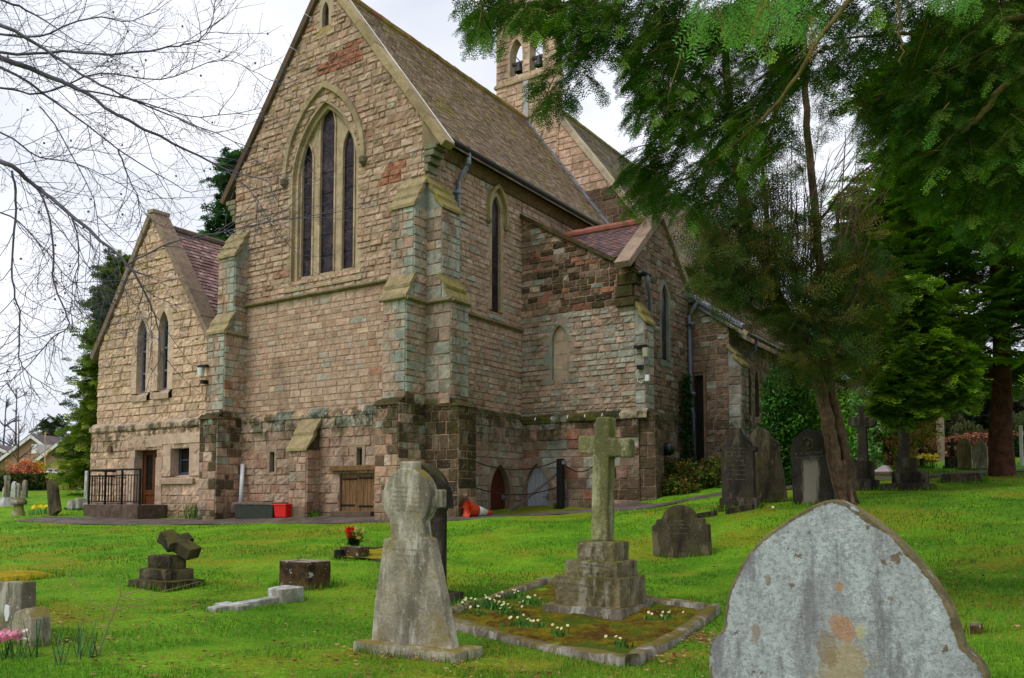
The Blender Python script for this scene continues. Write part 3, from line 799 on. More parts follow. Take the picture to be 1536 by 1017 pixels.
# --- buttresses
def buttress(B, u, n, w, stages, pal, capmat=M_CAP, zbot=.3, caps=2, moss=None, label=None):
    """stages: (projection, z top of its upright face, z where its weathering meets the next stage)"""
    B, u, n = Vector(B), Vector(u), Vector(n); Z = Vector((0, 0, 1)); mb = MB(); z = zbot; caplist = []; qp = lambda a, v: pickd((.9, TEAL), (.04, REDS), (.1, PINK)) if v > PZ else pal(a, v)
    for i, (p, zt, zw) in enumerate(stages):
        masonry(mb, B + n * p, u, n, z, zt, 0, w, pal, ch=(.13, .3), ln=(.14, .3), dep=(.004, .024), rough=.012, quoin=('r', qp))
        masonry(mb, B + u * w + n * p, -n, u, z, zt, 0, p + .02, pal, ch=(.13, .28), ln=(.14, .36), dep=(.004, .024), rough=.012, quoin=('l', qp))
        masonry(mb, B - n * .02, n, -u, z, zt, 0, p + .02, pal, ch=(.2, .35), ln=(.2, .45))
        pn = stages[i + 1][0] if i + 1 < len(stages) else 0.0
        c = R.choice(TEAL if i else DARK)
        a = [B + n * (pn - .02) + Z * zt, B + n * p + Z * zt, B + n * pn + Z * (zw - .02)] if pn > 0 else [B - n * .02 + Z * zt, B + n * p + Z * zt, B - n * .02 + Z * (zw - .02)]
        tri = [q + u * w for q in a]
        mb.prism([tri[0], tri[1], tri[2]], -u * w, jit(c))
        K = (caps + (1 if i == 2 else 0)) if i else (0 if len(stages) > 1 else caps)
        for k in range(K):
            f0, f1 = k / K, (k + 1) / K
            pa, pb = p + (pn - p) * f0 + .06, p + (pn - p) * f1 - .035; za, zb = zt + (zw - zt) * f0, zt + (zw - zt) * f1
            th = .10
            q = [B + n * pa + Z * (za - .02), B + n * pa + Z * (za + th * .55), B + n * pb + Z * (zb + th), B + n * (pb - .02) + Z * (zb - .02)]
            o = -.05
            cap = MB(); cap.prism([x - u * o * -1 for x in q], u * (w + .1), jit(lin(150, 134, 100) if not moss else moss, .12)); caplist.append(cap)
        z = zt + .02
        if i == 0: z = zt
    bt = mb.build('buttress', M_MAS, church)
    for cap in caplist: cap.build('weathering', capmat, bt)
    return bt
M_CAPM = stone_mat('black_mossy_stone', lin(74, 62, 42), (.5, 1.4), 4, [(6, .45, .6, lin(70, 72, 24), .8, (1, 1, 1), 2), (9, .6, .7, lin(140, 138, 120), .6, (1, 1, 1), 1)], bump=.8, bs=18)
M_CAPY = stone_mat('yellow_lichen_stone', lin(132, 118, 80), (.6, 1.35), 5, [(7, .47, .6, lin(138, 130, 42), .8, (1, 1, 1), 2), (12, .62, .7, lin(110, 100, 76), .6, (1, 1, 1), 1)], bump=.5, bs=24)
BS = [(.95, 3.45, 3.62), (.72, 5.86, 6.42), (.46, 8.05, 8.85)]
b1 = buttress((XL - .12, Y0, 0), EX, NY, .68, [(.92, 3.45, 3.62), (.72, 5.72, 6.25), (.44, 7.85, 8.6)], pal_but(0), caps=2)
b2 = buttress((XC - .68, Y0, 0), EX, NY, .68, BS, pal_but(0), caps=2)
b3 = buttress((XC, Y0, 0), WY, SX, .68, BS, pal_but_s, caps=2, capmat=M_CAPY)
buttress((-16.4, yl, 0), EX, NY, .62, [(.46, 2.5, 3.3)], pal_low, caps=2)
def ridge_stop(x):
    pass
# mossy ledges on the plinth shoulders
for (x0, x1, ya, yb) in ((XL - .16, XL + .6, Y0 - .98, Y0 - .1), (XC - .74, XC + .02, Y0 - 1.0, Y0 - .1), (XC - .02, XC + 1.0, Y0 - .04, Y0 + .72)):
    V = []; nx_, ny_ = 12, 10
    for i in range(nx_ + 1):
        for j in range(ny_ + 1):
            x, y = x0 + (x1 - x0) * i / nx_, ya + (yb - ya) * j / ny_; ed = i in (0, nx_) or j in (0, ny_)
            V.append((x + R.uniform(-.02, .02), y + R.uniform(-.02, .02), 3.40 if ed else 3.50 + R.uniform(-.03, .05)))
    mb = MB(); mb.add(V, [(i * (ny_ + 1) + j, (i + 1) * (ny_ + 1) + j, (i + 1) * (ny_ + 1) + j + 1, i * (ny_ + 1) + j + 1) for i in range(nx_) for j in range(ny_)], lin(70, 70, 30))
    mb.build('moss_ledge', M_CAPM, church, smooth=True)
# drip band round the corner pair
for A, B, n in (((XC - .74, Y0 - .72, 5.8), (XC + .0, Y0 - .72, 5.8), NY), ((XC, Y0 - .76, 5.8), (XC, Y0, 5.8), SX), ((XC, Y0, 5.8), (XC + .76, Y0, 5.8), NY), ((XC + .72, Y0 - .02, 5.8), (XC + .72, Y0 + .7, 5.8), SX),
                ((XL + .56, Y0 - .76, 5.66), (XL + .56, Y0, 5.66), SX)):
    drip('drip_mould', A, B, n, .14, .1)

# --- cellar hatch
hx0, hx1 = -15.06, -13.99
mb = MB()
for i in range(9):
    a = hx0 + (hx1 - hx0) * i / 9
    mb.box((a + .06, yl + .07 + R.uniform(-.004, .004), 1.47), (.112, .04, 1.02), (.5, .5, .5))
mb.box(((hx0 + hx1) / 2, yl + .2, 1.47), (1.06, .02, 1.0))
dr = mb.build('hatch_door', M_HATCH, church)
for x, z in ((hx0 + .26, 1.78), (hx1 - .28, 1.8), (hx1 - .28, 1.12), (hx0 + .2, 1.14)): mb = MB(); mb.box((x, yl + .04, z), (.46, .012, .04)); mb.build('strap_hinge', M_BLACK, dr)
mb = MB(); mb.box((-14.53, yl + .02, 2.04), (1.62, .3, .13)); mb.build('timber_lintel', M_HATCH, church, bevel=.012)
mb = MB(); mb.box((-14.53, yl - .05, .93), (1.3, .34, .14), lin(96, 80, 66)); mb.box((-15.12, yl + .16, 1.5), (.05, .3, 1.1), lin(130, 112, 96)); mb.build('hatch_sill', M_DRS, church, bevel=.015)

# --- arched doors into the undercroft
def arched_door(O, u, n, cx, w, zs, h, mat, handle):
    O, u, n = Vector(O), Vector(u), Vector(n)
    mb = MB(); arch_band(mb, O, u, n, cx, w, .2, .6, zs, h, .014, -.22, [lin(142, 122, 104), lin(132, 112, 96), lin(150, 130, 112)], ns=4)
    fr = mb.build('door_arch', M_DRS, church)
    mb = MB(); k = 6; ho = arch_hole(cx, w + .01, .5, zs, h)
    for i in range(k):
        a, b = cx - w + 2 * w * i / k, cx - w + 2 * w * (i + 1) / k
        def top(x):
            lo, hi = zs - .6, zs + h
            for _ in range(20):
                m = (lo + hi) / 2; r = ho(m)
                if r and r[0] <= x <= r[1]: lo = m
                else: hi = m
            return lo
        g = .004; a += g; b -= g; xs = [a, (a + b) / 2, b]
        pts = [(a, .6), (b, .6)] + [(x, top(x) + .01) for x in xs[::-1]]
        mb.prism([O + u * x + Vector((0, 0, z)) - n * .15 for x, z in pts], -n * .04)
    mb.box(O + u * cx - n * .2 + Vector((0, 0, 1.2)), (2 * w if abs(u.x) else .02, 2 * w if abs(u.y) else .02, 1.3))
    d = mb.build('arched_door', mat, church)
    mb = MB(); p = O + u * (cx + handle * w * .7) - n * .12 + Vector((0, 0, 1.35)); mb.tube([p, p + n * .06, p + n * .06 - u * .12 * handle], .014, 6); mb.box(p - n * .01, (.05, .05, .14)); mb.build('handle', M_LEAD, d)
arched_door((XC + .07, 0, 0), WY, SX, 18.5, .45, 1.45, .74, M_RDOOR, 1)
YT = 19.65
arched_door((0, YT - .07, 0), EX, NY, -11.98, .38, 1.5, .74, M_BDOOR, 1)

# --- transept
rk = lambda x: 9.08 - .587 * (x + 12.6)
XT = -9.1
def f(mb):
    bw = arch_hole(-11.3, .28, 4.4, 5.5, .5)
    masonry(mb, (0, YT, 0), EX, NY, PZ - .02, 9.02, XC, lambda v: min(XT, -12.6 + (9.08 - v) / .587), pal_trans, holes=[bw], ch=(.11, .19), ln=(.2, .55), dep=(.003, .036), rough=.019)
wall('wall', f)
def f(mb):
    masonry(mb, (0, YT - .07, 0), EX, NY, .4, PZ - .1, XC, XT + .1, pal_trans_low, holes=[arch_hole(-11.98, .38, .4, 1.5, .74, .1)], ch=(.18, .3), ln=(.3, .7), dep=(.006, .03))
    for x in np.arange(XC, XT + .3, .5):
        a, b = x + .005, min(x + .495, XT + .34); c = jit(R.choice([lin(150, 136, 112), lin(88, 84, 40), lin(60, 56, 30), lin(140, 140, 120)]), .15); s_ = R.uniform(-.015, .015)
        mb.add([(a, YT - .13, PZ - .2 + s_), (b, YT - .13, PZ - .2 + s_), (b, YT - .12, PZ - .07 + s_), (a, YT - .12, PZ - .07 + s_), (a, YT - .002, PZ + .05), (b, YT - .002, PZ + .05), (a, YT - .06, PZ - .21), (b, YT - .06, PZ - .21)], [(0, 1, 2, 3), (3, 2, 5, 4), (6, 7, 1, 0)], c)
wall('wall', f)
tc_ = [lin(150, 148, 134), lin(156, 138, 116), lin(140, 146, 136), lin(150, 130, 110)]
mb = MB(); arch_band(mb, (0, YT, 0), EX, NY, -11.3, .235, .24, 4.33, 5.5, .42, .014, -.12, tc_, ns=4)
w = mb.build('blind_window', M_DRS, church)
mb = MB(); arch_face(mb, (0, YT + .1, 0), EX, NY, arch_pts(-11.3, .245, 4.32, 5.5, .43, 7, 1), 0, lin(184, 162, 138))
for z in (4.75, 5.15, 5.5): mb.box((-11.3, YT + .098, z), (.46, .012, .018), lin(180, 160, 132))
mb.build('blocking', M_DRS, w)
copings('coping', (-12.55, YT - .1, rk(-12.55)), (XT + .18, YT - .1, rk(XT + .18)), 0, .5, .1, M_CAPM, .8, (lin(92, 76, 56), lin(80, 68, 48)))
mb = MB()                                                    # corbelled kneeler under the low eave
for i, (x0, x1, z0, z1) in enumerate(((-9.55, -9.02, 6.7, 6.98), (-9.6, -9.12, 6.4, 6.69), (-9.6, -9.08, 6.16, 6.39))): mb.box(((x0 + x1) / 2, YT + .05, (z0 + z1) / 2), (x1 - x0, .36, z1 - z0 - .01), jit(lin(70, 58, 44), .15))
mb.build('kneeler', M_CAPM, church, bevel=.015)
buttress((XT, YT - .005, 0), WY, SX, .5, [(.5, 3.4, 3.55), (.26, 5.7, 6.25)], lambda u, v: pick((.75, TEAL), (.25, DUSK)) if v > PZ else pick((.6, DARK), (.4, DUSK)), caps=2, capmat=M_CAPY)
sg = lambda v: 21.3 + (8.78 - v) / .86
def f(mb):
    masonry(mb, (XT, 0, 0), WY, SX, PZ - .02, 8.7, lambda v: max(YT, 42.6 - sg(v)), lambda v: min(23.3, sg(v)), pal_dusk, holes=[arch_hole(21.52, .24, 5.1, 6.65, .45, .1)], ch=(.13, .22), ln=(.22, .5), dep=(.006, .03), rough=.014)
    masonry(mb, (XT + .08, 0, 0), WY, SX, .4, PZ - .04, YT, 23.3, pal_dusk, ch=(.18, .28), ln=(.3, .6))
    mb.add([(XT + .1, YT, PZ - .06), (XT + .1, 23.3, PZ - .06), (XT, 23.3, PZ + .1), (XT, YT, PZ + .1)], [(0, 1, 2, 3)], lin(82, 84, 44))
wall('wall', f)
mb = MB(); arch_band(mb, (XT, 0, 0), WY, SX, 21.52, .23, .17, 5.05, 6.65, .45, .014, -.25, [lin(120, 124, 108), lin(110, 112, 98), lin(126, 118, 100)], ns=4)
mb.add([(XT + .03, 21.1, 4.85), (XT + .03, 21.94, 4.85), (XT + .03, 21.94, 5.0), (XT + .03, 21.1, 5.0), (XT - .2, 21.3, 5.12), (XT - .2, 21.75, 5.12)], [(0, 1, 2, 3), (3, 2, 5, 4)], lin(120, 126, 110))
w = mb.build('window', M_DRS, church)
mb = MB(); arch_face(mb, (XT - .06, 0, 0), WY, SX, arch_pts(21.52, .24, 5.05, 6.65, .46, 7, 1), 0, (.1, .1, .1)); mb.build('glass', M_GLASS, w)
RTC = [lin(116, 90, 86), lin(104, 82, 80), lin(126, 98, 90), lin(98, 82, 86), lin(112, 92, 92)]
mb = MB(); s1 = Vector((0, 1.9, 1.64)).normalized(); n1 = Vector((0, -s1.z, s1.y)); T = math.hypot(1.9, 1.64)
tiles(mb, (-13.9, 19.42, 7.2), (1, 0, 0), s1, n1, 0, 4.72, T, RTC, t0=.5)
mb.add([(-13.9, 21.3, 8.84), (-9.15, 21.3, 8.84), (-9.15, 23.4, 7.04), (-13.9, 23.4, 7.04)], [(0, 1, 2, 3)], RTC[0])
rf = mb.build('roof', M_RTILE, church)
mb = MB(); x = -13.6
while x < -9.3: mb.tube([(x, 21.3, 8.86 + R.uniform(-.01, .01)), (min(x + .44, -9.2), 21.3, 8.86 + R.uniform(-.01, .01))], [.13, .12], 10, jit(lin(150, 96, 80), .12)); x += .45
mb.build('ridge_tiles', M_RTILE, rf)
cps = (lin(150, 128, 110), lin(140, 118, 100), lin(158, 138, 118))
copings('coping', (XT + .1, 21.3, 8.86), (XT + .1, 19.2, 7.06), 0, .42, .16, M_DRS, 1.2, cps, axis='x')
copings('coping', (XT + .1, 21.3, 8.86), (XT + .1, 23.35, 7.1), 0, .42, .16, M_DRS, 1.2, cps, axis='x')
gutter((XT + .28, 19.4, 6.98), (XT + .28, 19.9, 6.98), .07)
pipe([(XT + .28, 19.75, 6.95), (XT + .28, 19.78, 6.7), (XT + .14, 20.25, 6.5), (XT + .12, 20.3, 3.6)], .05, M_PIPED, (5.6,))

# --- nave gable, belfry, nave roof
YB = 25.4
ng = lambda v: XM + (16.25 - v) / 1.36
def f(mb):
    masonry(mb, (0, YB, 0), EX, NY, 9.0, 16.2, lambda v: max(-21.5, 2 * XM - ng(v)), lambda v: min(-11.4, ng(v)), lambda u, v: pick((.7, TAN), (.3, BUFF)) if v > 11.6 else pick((.7, DARK), (.3, DUSK)), ch=(.2, .3), ln=(.35, .7), dep=(.005, .03), rough=.012)
wall('wall', f)
copings('coping', (XM, YB - .08, 16.25), (-11.2, YB - .08, 16.25 - 1.36 * 4.7), 0, .4, .17, M_DRS, 1.0, (lin(176, 162, 138), lin(164, 150, 126)))
copings('coping', (XM, YB - .08, 16.25), (-21, YB - .08, 16.25 - 1.36 * 5.1), 0, .4, .17, M_DRS, 1.0)
mb = MB(); k = 10
for i in range(k):
    a, b = Vector((-12.2, YB - .30, rz(-12.2))).lerp(Vector((XM, YB - .30, rz(XM))), i / k), Vector((-12.2, YB - .30, rz(-12.2))).lerp(Vector((XM, YB - .30, rz(XM))), (i + 1) / k - .004)
    mb.prism([a + nv * .02, a + nv * .06, b + nv * .05, b + nv * .02], (0, .26, 0), (.2, .2, .2))
    mb.prism([a + nv * .02, a + nv * .24, b + nv * .24, b + nv * .02], (0, .03, 0) if False else Vector((0, -.0, 0)) + Vector((0, .28, 0)), (.2, .2, .2)) if False else None
mb.build('lead_flashing', M_LEAD, church)
bx0, bx1, by0, by1 = -17.17, -14.63, YB - .1, YB + .28
ops = [(-16.3, .27, 16.45, 17.3, .6), (-15.45, .27, 16.45, 17.3, .6), (-15.79, .14, 18.35, 18.75, .3)]
btop = lambda v: (bx1 if v < 19.6 else -15.8 + (21.2 - v) * .75, bx0 if v < 19.6 else -16.0 - (21.2 - v) * .75)
bel = MB()
hs = [arch_hole(*o, .0) for o in ops]
for (yy, uu, nn, sgn) in ((by0, EX, NY, 1), (by1, -EX, -NY, -1)):
    if sgn > 0: masonry(bel, (0, yy, 0), uu, nn, 12.5, 21.0, lambda v: btop(v)[1], lambda v: btop(v)[0], lambda u, v: pick((.7, TAN), (.3, BUFF)), holes=hs, ch=(.18, .3), ln=(.3, .6), mort=MORTP)
    else: masonry(bel, (0, yy, 0), uu, nn, 14, 21.0, lambda v: -btop(v)[0], lambda v: -btop(v)[1], lambda u, v: pick((.7, TAN), (.3, BUFF)), holes=[arch_hole(-o[0], *o[1:]) for o in ops], ch=(.18, .3), ln=(.3, .6), mort=MORTP)
masonry(bel, (bx1, by0, 0), WY, SX, 12.5, 19.6, 0, .38, lambda u, v: pick((1, TAN)), mort=MORTP)
masonry(bel, (bx0, by1, 0), -WY, -SX, 12.5, 19.6, 0, .38, lambda u, v: pick((1, TAN)), mort=MORTP)
belf = bel.build('belfry', M_MAS, church)
for o in ops:
    mb = MB(); arch_band(mb, (0, by0, 0), EX, NY, *o[:2], .1, *o[2:], .02, -.39, [lin(176, 156, 130), lin(160, 142, 118)], nn=6, ns=3); mb.build('bell_arch', M_DRS, belf)
mb = MB()
mb.prism([(bx0 - .07, by0 - .07, 16.22), (bx1 + .07, by0 - .07, 16.22), (bx1 + .07, by0 - .07, 16.3), (bx1, by0, 16.42), (bx0, by0, 16.42), (bx0 - .07, by0 - .07, 16.3)], (0, .52, 0), lin(150, 134, 104))
mb.build('string_course', M_CAP, belf)
for (cx, w, z0, zs, h) in ops[:2]:
    mb = MB(); mb.lathe([(0, .26), (.09, .25), (.11, .2), (.125, .08), (.17, -.04), (.175, -.06), (.12, -.05), (0, .2)], (cx, by0 + .19, 16.78), 18)
    mb.lathe([(0, -.1), (.03, -.08), (.02, 0), (.01, .1)], (cx, by0 + .19, 16.74), 8)
    mb.box((cx, by0 + .19, 17.06), (.54, .1, .1)); mb.tube([(cx + .19, by0 + .1, 16.95), (cx - .1, by0 + .1, 17.3)], .018, 5)
    mb.build('bell', M_BELL, belf, smooth=False)
mb = MB(); mb.box((-15.86, by0 - .06, 15.5), (.2, .06, 1.35)); mb.build('downboard', plain('weathered_white_board', lin(176, 174, 170), .7, var=(6, .7, 1.1)), belf)
mb = MB(); mb.box((-15.4, by0 - .12, 15.72), (.2, .14, .14)); mb.box((-15.15, by0 - .05, 15.8), (.16, .05, .26)); mb.build('floodlight', M_BLACK, belf, label='small black floodlight below the bells')
mb = MB(); ns_ = Vector((-1, 0, 1.36)).normalized(); nn2 = Vector((ns_.z, 0, -ns_.x))
NTC = [lin(132, 116, 106), lin(122, 108, 100), lin(140, 124, 112), lin(126, 112, 100)]
tiles(mb, (-10.95, YB + .3, 16.05 - 1.36 * 4.95), (0, 1, 0), ns_, nn2, 0, 22, math.hypot(4.95, 4.95 * 1.36), NTC, tw=.26, pit=.13)
mb.add([(XM, YB + .2, 16.05), (-21, YB + .2, 16.05 - 1.36 * 5.1), (-21, 47.7, 16.05 - 1.36 * 5.1), (XM, 47.7, 16.05)], [(0, 1, 2, 3)], NTC[0])
rf = mb.build('roof', M_TILE, church)
mb = MB(); y = YB + .6
while y < 47: mb.tube([(XM, y, 16.04), (XM, y + .43, 16.04 + R.uniform(-.015, .015))], [.13, .12], 8, jit(lin(120, 110, 66), .15)); y += .44
mb.build('ridge_tiles', M_TILE, rf)

# --- south aisle and porch
XA, YA = -7.95, 23.3
al = lambda x: 7.02 - .7 * (x + 9.0)
def f(mb):
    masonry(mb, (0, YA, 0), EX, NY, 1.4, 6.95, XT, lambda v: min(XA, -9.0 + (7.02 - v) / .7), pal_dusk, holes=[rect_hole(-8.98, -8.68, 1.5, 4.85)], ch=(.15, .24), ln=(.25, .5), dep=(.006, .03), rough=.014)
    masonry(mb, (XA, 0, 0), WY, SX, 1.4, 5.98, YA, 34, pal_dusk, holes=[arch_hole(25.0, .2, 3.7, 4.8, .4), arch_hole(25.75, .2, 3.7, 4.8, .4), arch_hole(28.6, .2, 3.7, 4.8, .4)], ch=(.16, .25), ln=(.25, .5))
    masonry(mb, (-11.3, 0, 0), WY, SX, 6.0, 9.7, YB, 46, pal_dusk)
    mb.box((-11.2, 35, 3.9), (.2, 22, 5.0), MORT)
wall('wall', f)
mb = MB(); mb.box((-8.83, YA + .15, 3.2), (.3, .03, 3.4)); d = mb.build('door', M_POST, church, label='tall narrow black doorway of the aisle')
mb = MB(); mb.box((-9.02, YA - .03, 3.3), (.07, .1, 3.6), lin(116, 92, 72)); mb.box((-8.64, YA - .03, 3.3), (.07, .1, 3.6), lin(120, 96, 76)); mb.box((-8.83, YA - .03, 5.0), (.45, .12, .22), lin(112, 90, 70)); mb.build('door_frame', M_DRS, d)
for cy in (25.0, 25.75, 28.6):
    mb = MB(); arch_band(mb, (XA, 0, 0), WY, SX, cy, .19, .12, 3.65, 4.8, .4, .02, -.2, [lin(130, 116, 92), lin(116, 104, 84)], nn=6, ns=3); w = mb.build('window', M_DRS, church)
    mb = MB(); arch_face(mb, (XA - .16, 0, 0), WY, SX, arch_pts(cy, .2, 3.65, 4.8, .41, 6, 1), 0, (.1, .1, .1)); mb.build('glass', M_GLASS, w)
buttress((XA, YA - .005, 0), WY, SX, .6, [(.62, 2.75, 2.95), (.34, 5.0, 5.55)], lambda u, v: pick((.5, TEAL), (.5, DUSK)), caps=2, capmat=M_CAPY, zbot=1.4)
mb = MB(); as_ = Vector((-1, 0, .7)).normalized(); an = Vector((as_.z, 0, -as_.x))
tiles(mb, (-7.45, YA - .02, al(-7.45)), (0, 1, 0), as_, an, 0, 11.5, 4.75, [lin(150, 128, 116), lin(138, 116, 106), lin(158, 138, 124), lin(128, 110, 102)], tw=.24, pit=.13)
mb.build('roof', M_RTILE, church)
mb = MB(); a, b = Vector((-11.3, YA - .1, al(-11.3) + .07)), Vector((-7.5, YA - .1, al(-7.5) + .07)); mb.tube([a, b], .09, 8); mb.prism([a, b, b + Vector((0, 0, -.22)), a + Vector((0, 0, -.22))][::-1], (0, .04, 0)); mb.build('lead_roll', M_LEAD, church)
copings('coping', (-8.05, YA - .12, al(-8.05) - .1), (XA + .55, YA - .12, al(XA + .55) - .1), 0, .3, .1, M_DRS, 1)
gutter((-7.36, YA, 5.86), (-7.36, 34.6, 5.86), .08)
pipe([(-7.36, 23.95, 5.8), (-7.4, 24.0, 5.5), (-7.85, 24.05, 5.3), (-7.85, 24.05, 2.4)], .05, M_PIPED)
gutter((-9.05, YA - .14, 6.9), (-8.7, YA - .14, 6.9), .08)
pipe([(-8.75, YA - .16, 6.9), (-8.98, YA - .18, 6.62), (-9.0, YA - .2, 6.5), (-9.0, YA - .2, 3.95), (-8.92, YA - .26, 3.7), (-8.9, YA - .28, 2.2)], .062, M_PIPED, (4.2, 6.2))
mb = MB()
masonry(mb, (0, 31, 0), EX, NY, 1.8, 5.9, XA, lambda v: min(-5.95, XA + (6.4 - v) / .8), pal_dusk); masonry(mb, (-5.95, 0, 0), WY, SX, 1.8, 4.7, 31, 34, pal_dusk); pc = mb.build('porch', M_MAS, church)
mb = MB(); a, b = Vector((-8.1, 30.75, 6.62)), Vector((-5.55, 30.75, 4.62)); mb.prism([a, b, b + Vector((.05, 0, .14)), a + Vector((.05, 0, .14))], (0, 3.6, 0), lin(110, 106, 104)); mb.build('porch_roof', M_LEAD, pc)

# --- annexe
AX, AL, AR = -23.14, -25.78, -20.4
yA = Y0 + .03
ag = lambda v: (9.78 - v) / 1.448
W1, W2 = (-23.5, .235, 4.48, 6.2, .56), (-22.45, .235, 4.5, 6.32, .56)
def f(mb):
    masonry(mb, (0, yA, 0), EX, NY, PZ + .1, 9.7, lambda v: max(AL, AX - ag(v)), lambda v: min(AR, AX + ag(v)), pal_ann, holes=[arch_hole(*W1, .22), arch_hole(*W2, .22)], ch=(.19, .3), ln=(.3, .6), dep=(.012, .045), rough=.022, mort=MORTP)
    masonry(mb, (0, yA - .1, 0), EX, NY, .3, PZ - .06, AL - .12, AR, pal_ann, holes=[rect_hole(-23.62, -22.45, .3, 2.86), rect_hole(-21.8, -20.95, 1.95, 2.86)], ch=(.2, .36), ln=(.3, .65), dep=(.01, .04), rough=.022, mort=MORTP)
    masonry(mb, (AL, 0, 0), -WY, -SX, .3, 6.1, -24, -yA, pal_ann, ch=(.22, .36), ln=(.4, .8))
    masonry(mb, (0, yA + .2, 0), EX, NY, .3, 5.9, AR - .02, XL + .05, pal_ann)
    a = AL - .18
    while a < AR:
        b = min(a + .9, AR); mb.add([(a + .004, yA - .16, PZ - .12), (b - .004, yA - .16, PZ - .12), (b - .004, yA - .16, PZ - .0), (a + .004, yA - .16, PZ), (a + .004, yA - .0, PZ + .14), (b - .004, yA, PZ + .14), (a, yA - .09, PZ - .13), (b, yA - .09, PZ - .13)], [(0, 1, 2, 3), (3, 2, 5, 4), (6, 7, 1, 0)], jit(lin(182, 160, 138), .08)); a += .9
wall('wall', f)
ac = [lin(190, 164, 142), lin(180, 154, 132), lin(196, 170, 148)]
for Wd in (W1, W2):
    cx, w, z0, zs, h = Wd
    mb = MB(); arch_band(mb, (0, yA, 0), EX, NY, cx, w, .26, z0, zs, h, .03, -.2, ac, ns=6)
    wn_ = mb.build('window', M_DRS, church)
    mb = MB(); mb.add([(cx - w - .16, yA - .09, z0 - .26), (cx + w + .16, yA - .09, z0 - .26), (cx + w + .16, yA - .09, z0 - .1), (cx - w - .16, yA - .09, z0 - .1), (cx - w, yA + .2, z0 + .06), (cx + w, yA + .2, z0 + .06), (cx - w - .16, yA, z0 - .02), (cx + w + .16, yA, z0 - .02), (cx - w - .16, yA, z0 - .27), (cx + w + .16, yA, z0 - .27)], [(0, 1, 2, 3), (3, 2, 5, 4), (3, 4, 6), (2, 7, 5), (8, 9, 1, 0)], lin(178, 154, 132)); mb.build('sill', M_DRS, wn_)
    mb = MB(); fr_ = lin(88, 98, 118)
    arch_band(mb, (0, yA + .16, 0), EX, NY, cx, w - .05, .05, z0 + .04, zs, h - .1, .0, -.05, [fr_], nn=6, ns=2, tz=.1)
    for z in (z0 + .62, z0 + 1.3, z0 + .06): mb.box((cx, yA + .18, z), (2 * w - .04, .06, .06), fr_)
    mb.build('frame', plain('blue_grey_paint', lin(92, 102, 122), .45), wn_)
    mb = MB(); arch_face(mb, (0, yA + .2, 0), EX, NY, arch_pts(cx, w, z0, zs, h, 6, 1), 0, (.1, .1, .1)); mb.build('glass', M_WGLASS, wn_)
mb = MB()                                                     # doorway
for (x0, x1, z0, z1) in ((-23.88, -23.55, .4, 2.5), (-22.5, -22.2, .4, 2.5), (-23.9, -22.2, 2.82, 3.16)):
    zz = z0
    while zz < z1 - .05:
        zt = min(zz + .42, z1); zt = z1 if z1 - zt < .2 else zt; mb.box(((x0 + x1) / 2, yA, (zz + zt) / 2), (x1 - x0 - .006, .28, zt - zz - .006), jit(R.choice(ac), .06)); zz = zt
mb.box((-23.72, yA + .02, 2.66), (.3, .26, .31), jit(ac[0])); mb.box((-22.35, yA + .02, 2.66), (.28, .26, .31), jit(ac[1]))
dfr = mb.build('door_surround', M_DRS, church)
mb = MB(); yd = yA + .2
for x0, x1, z0, z1 in ((-23.55, -23.42, .62, 2.78), (-22.63, -22.5, .62, 2.78), (-23.42, -22.63, 2.62, 2.78), (-23.42, -22.63, .62, .75), (-23.42, -22.63, 1.42, 1.56), (-23.08, -22.97, 1.56, 2.62)):
    mb.box(((x0 + x1) / 2, yd, (z0 + z1) / 2), (x1 - x0, .06, z1 - z0))
mb.box((-23.025, yd + .01, 1.09), (.8, .03, .68)); dr = mb.build('door', M_DOOR, church, label='brown timber door with two tall glazed panels')
for x in (-23.25, -22.8): 
    mb = MB(); mb.box((x, yd + .012, 2.09), (.33, .01, 1.05)); mb.build('glass', M_WGLASS, dr)
mb = MB(); mb.box((-22.66, yd - .04, 1.5), (.16, .03, .04)); mb.build('handle', M_LEAD, dr)
mb = MB()
for (x0, x1, z0, z1) in ((-22.15, -21.8, 1.95, 2.86), (-20.95, -20.5, 1.95, 2.86), (-22.2, -20.5, 2.88, 3.18)): mb.box(((x0 + x1) / 2, yA, (z0 + z1) / 2), (x1 - x0 - .006, .28, z1 - z0 - .006), jit(R.choice(ac), .06))
wn_ = mb.build('window', M_DRS, church)
mb = MB(); mb.prism([(-22.2, yA - .2, 1.72), (-20.7, yA - .2, 1.72), (-20.7, yA - .2, 1.86), (-22.2, yA - .2, 1.86)], (0, .1, .0), lin(170, 146, 124)); mb.add([(-22.2, yA - .2, 1.862), (-20.7, yA - .2, 1.862), (-20.95, yA + .2, 2.0), (-21.8, yA + .2, 2.0)], [(0, 1, 2, 3)], lin(176, 152, 130)); mb.build('sill', M_DRS, wn_)
mb = MB()
for x0, x1, z0, z1 in ((-21.8, -21.72, 1.98, 2.88), (-21.02, -20.95, 1.98, 2.88), (-21.72, -21.02, 2.8, 2.88), (-21.72, -21.02, 1.98, 2.06), (-21.72, -21.02, 2.4, 2.44)): mb.box(((x0 + x1) / 2, yA + .18, (z0 + z1) / 2), (x1 - x0, .05, z1 - z0))
mb.build('frame', plain('dark_blue_paint', lin(62, 72, 92), .45), wn_)
mb = MB(); mb.box((-21.38, yA + .19, 2.43), (.8, .01, .85)); mb.build('glass', M_WGLASS, wn_)
cps = (lin(132, 112, 96), lin(122, 102, 88), lin(142, 122, 104))
copings('coping', (AX, yA - .1, 9.84), (AR + .22, yA - .1, 9.84 - 1.448 * (AR + .22 - AX)), 0, .55, .17, M_CAP, 1.1, cps)
copings('coping', (AX, yA - .1, 9.84), (AL - .22, yA - .1, 9.84 - 1.448 * (AX - AL + .22)), 0, .55, .17, M_DRS, 1.1, cps)
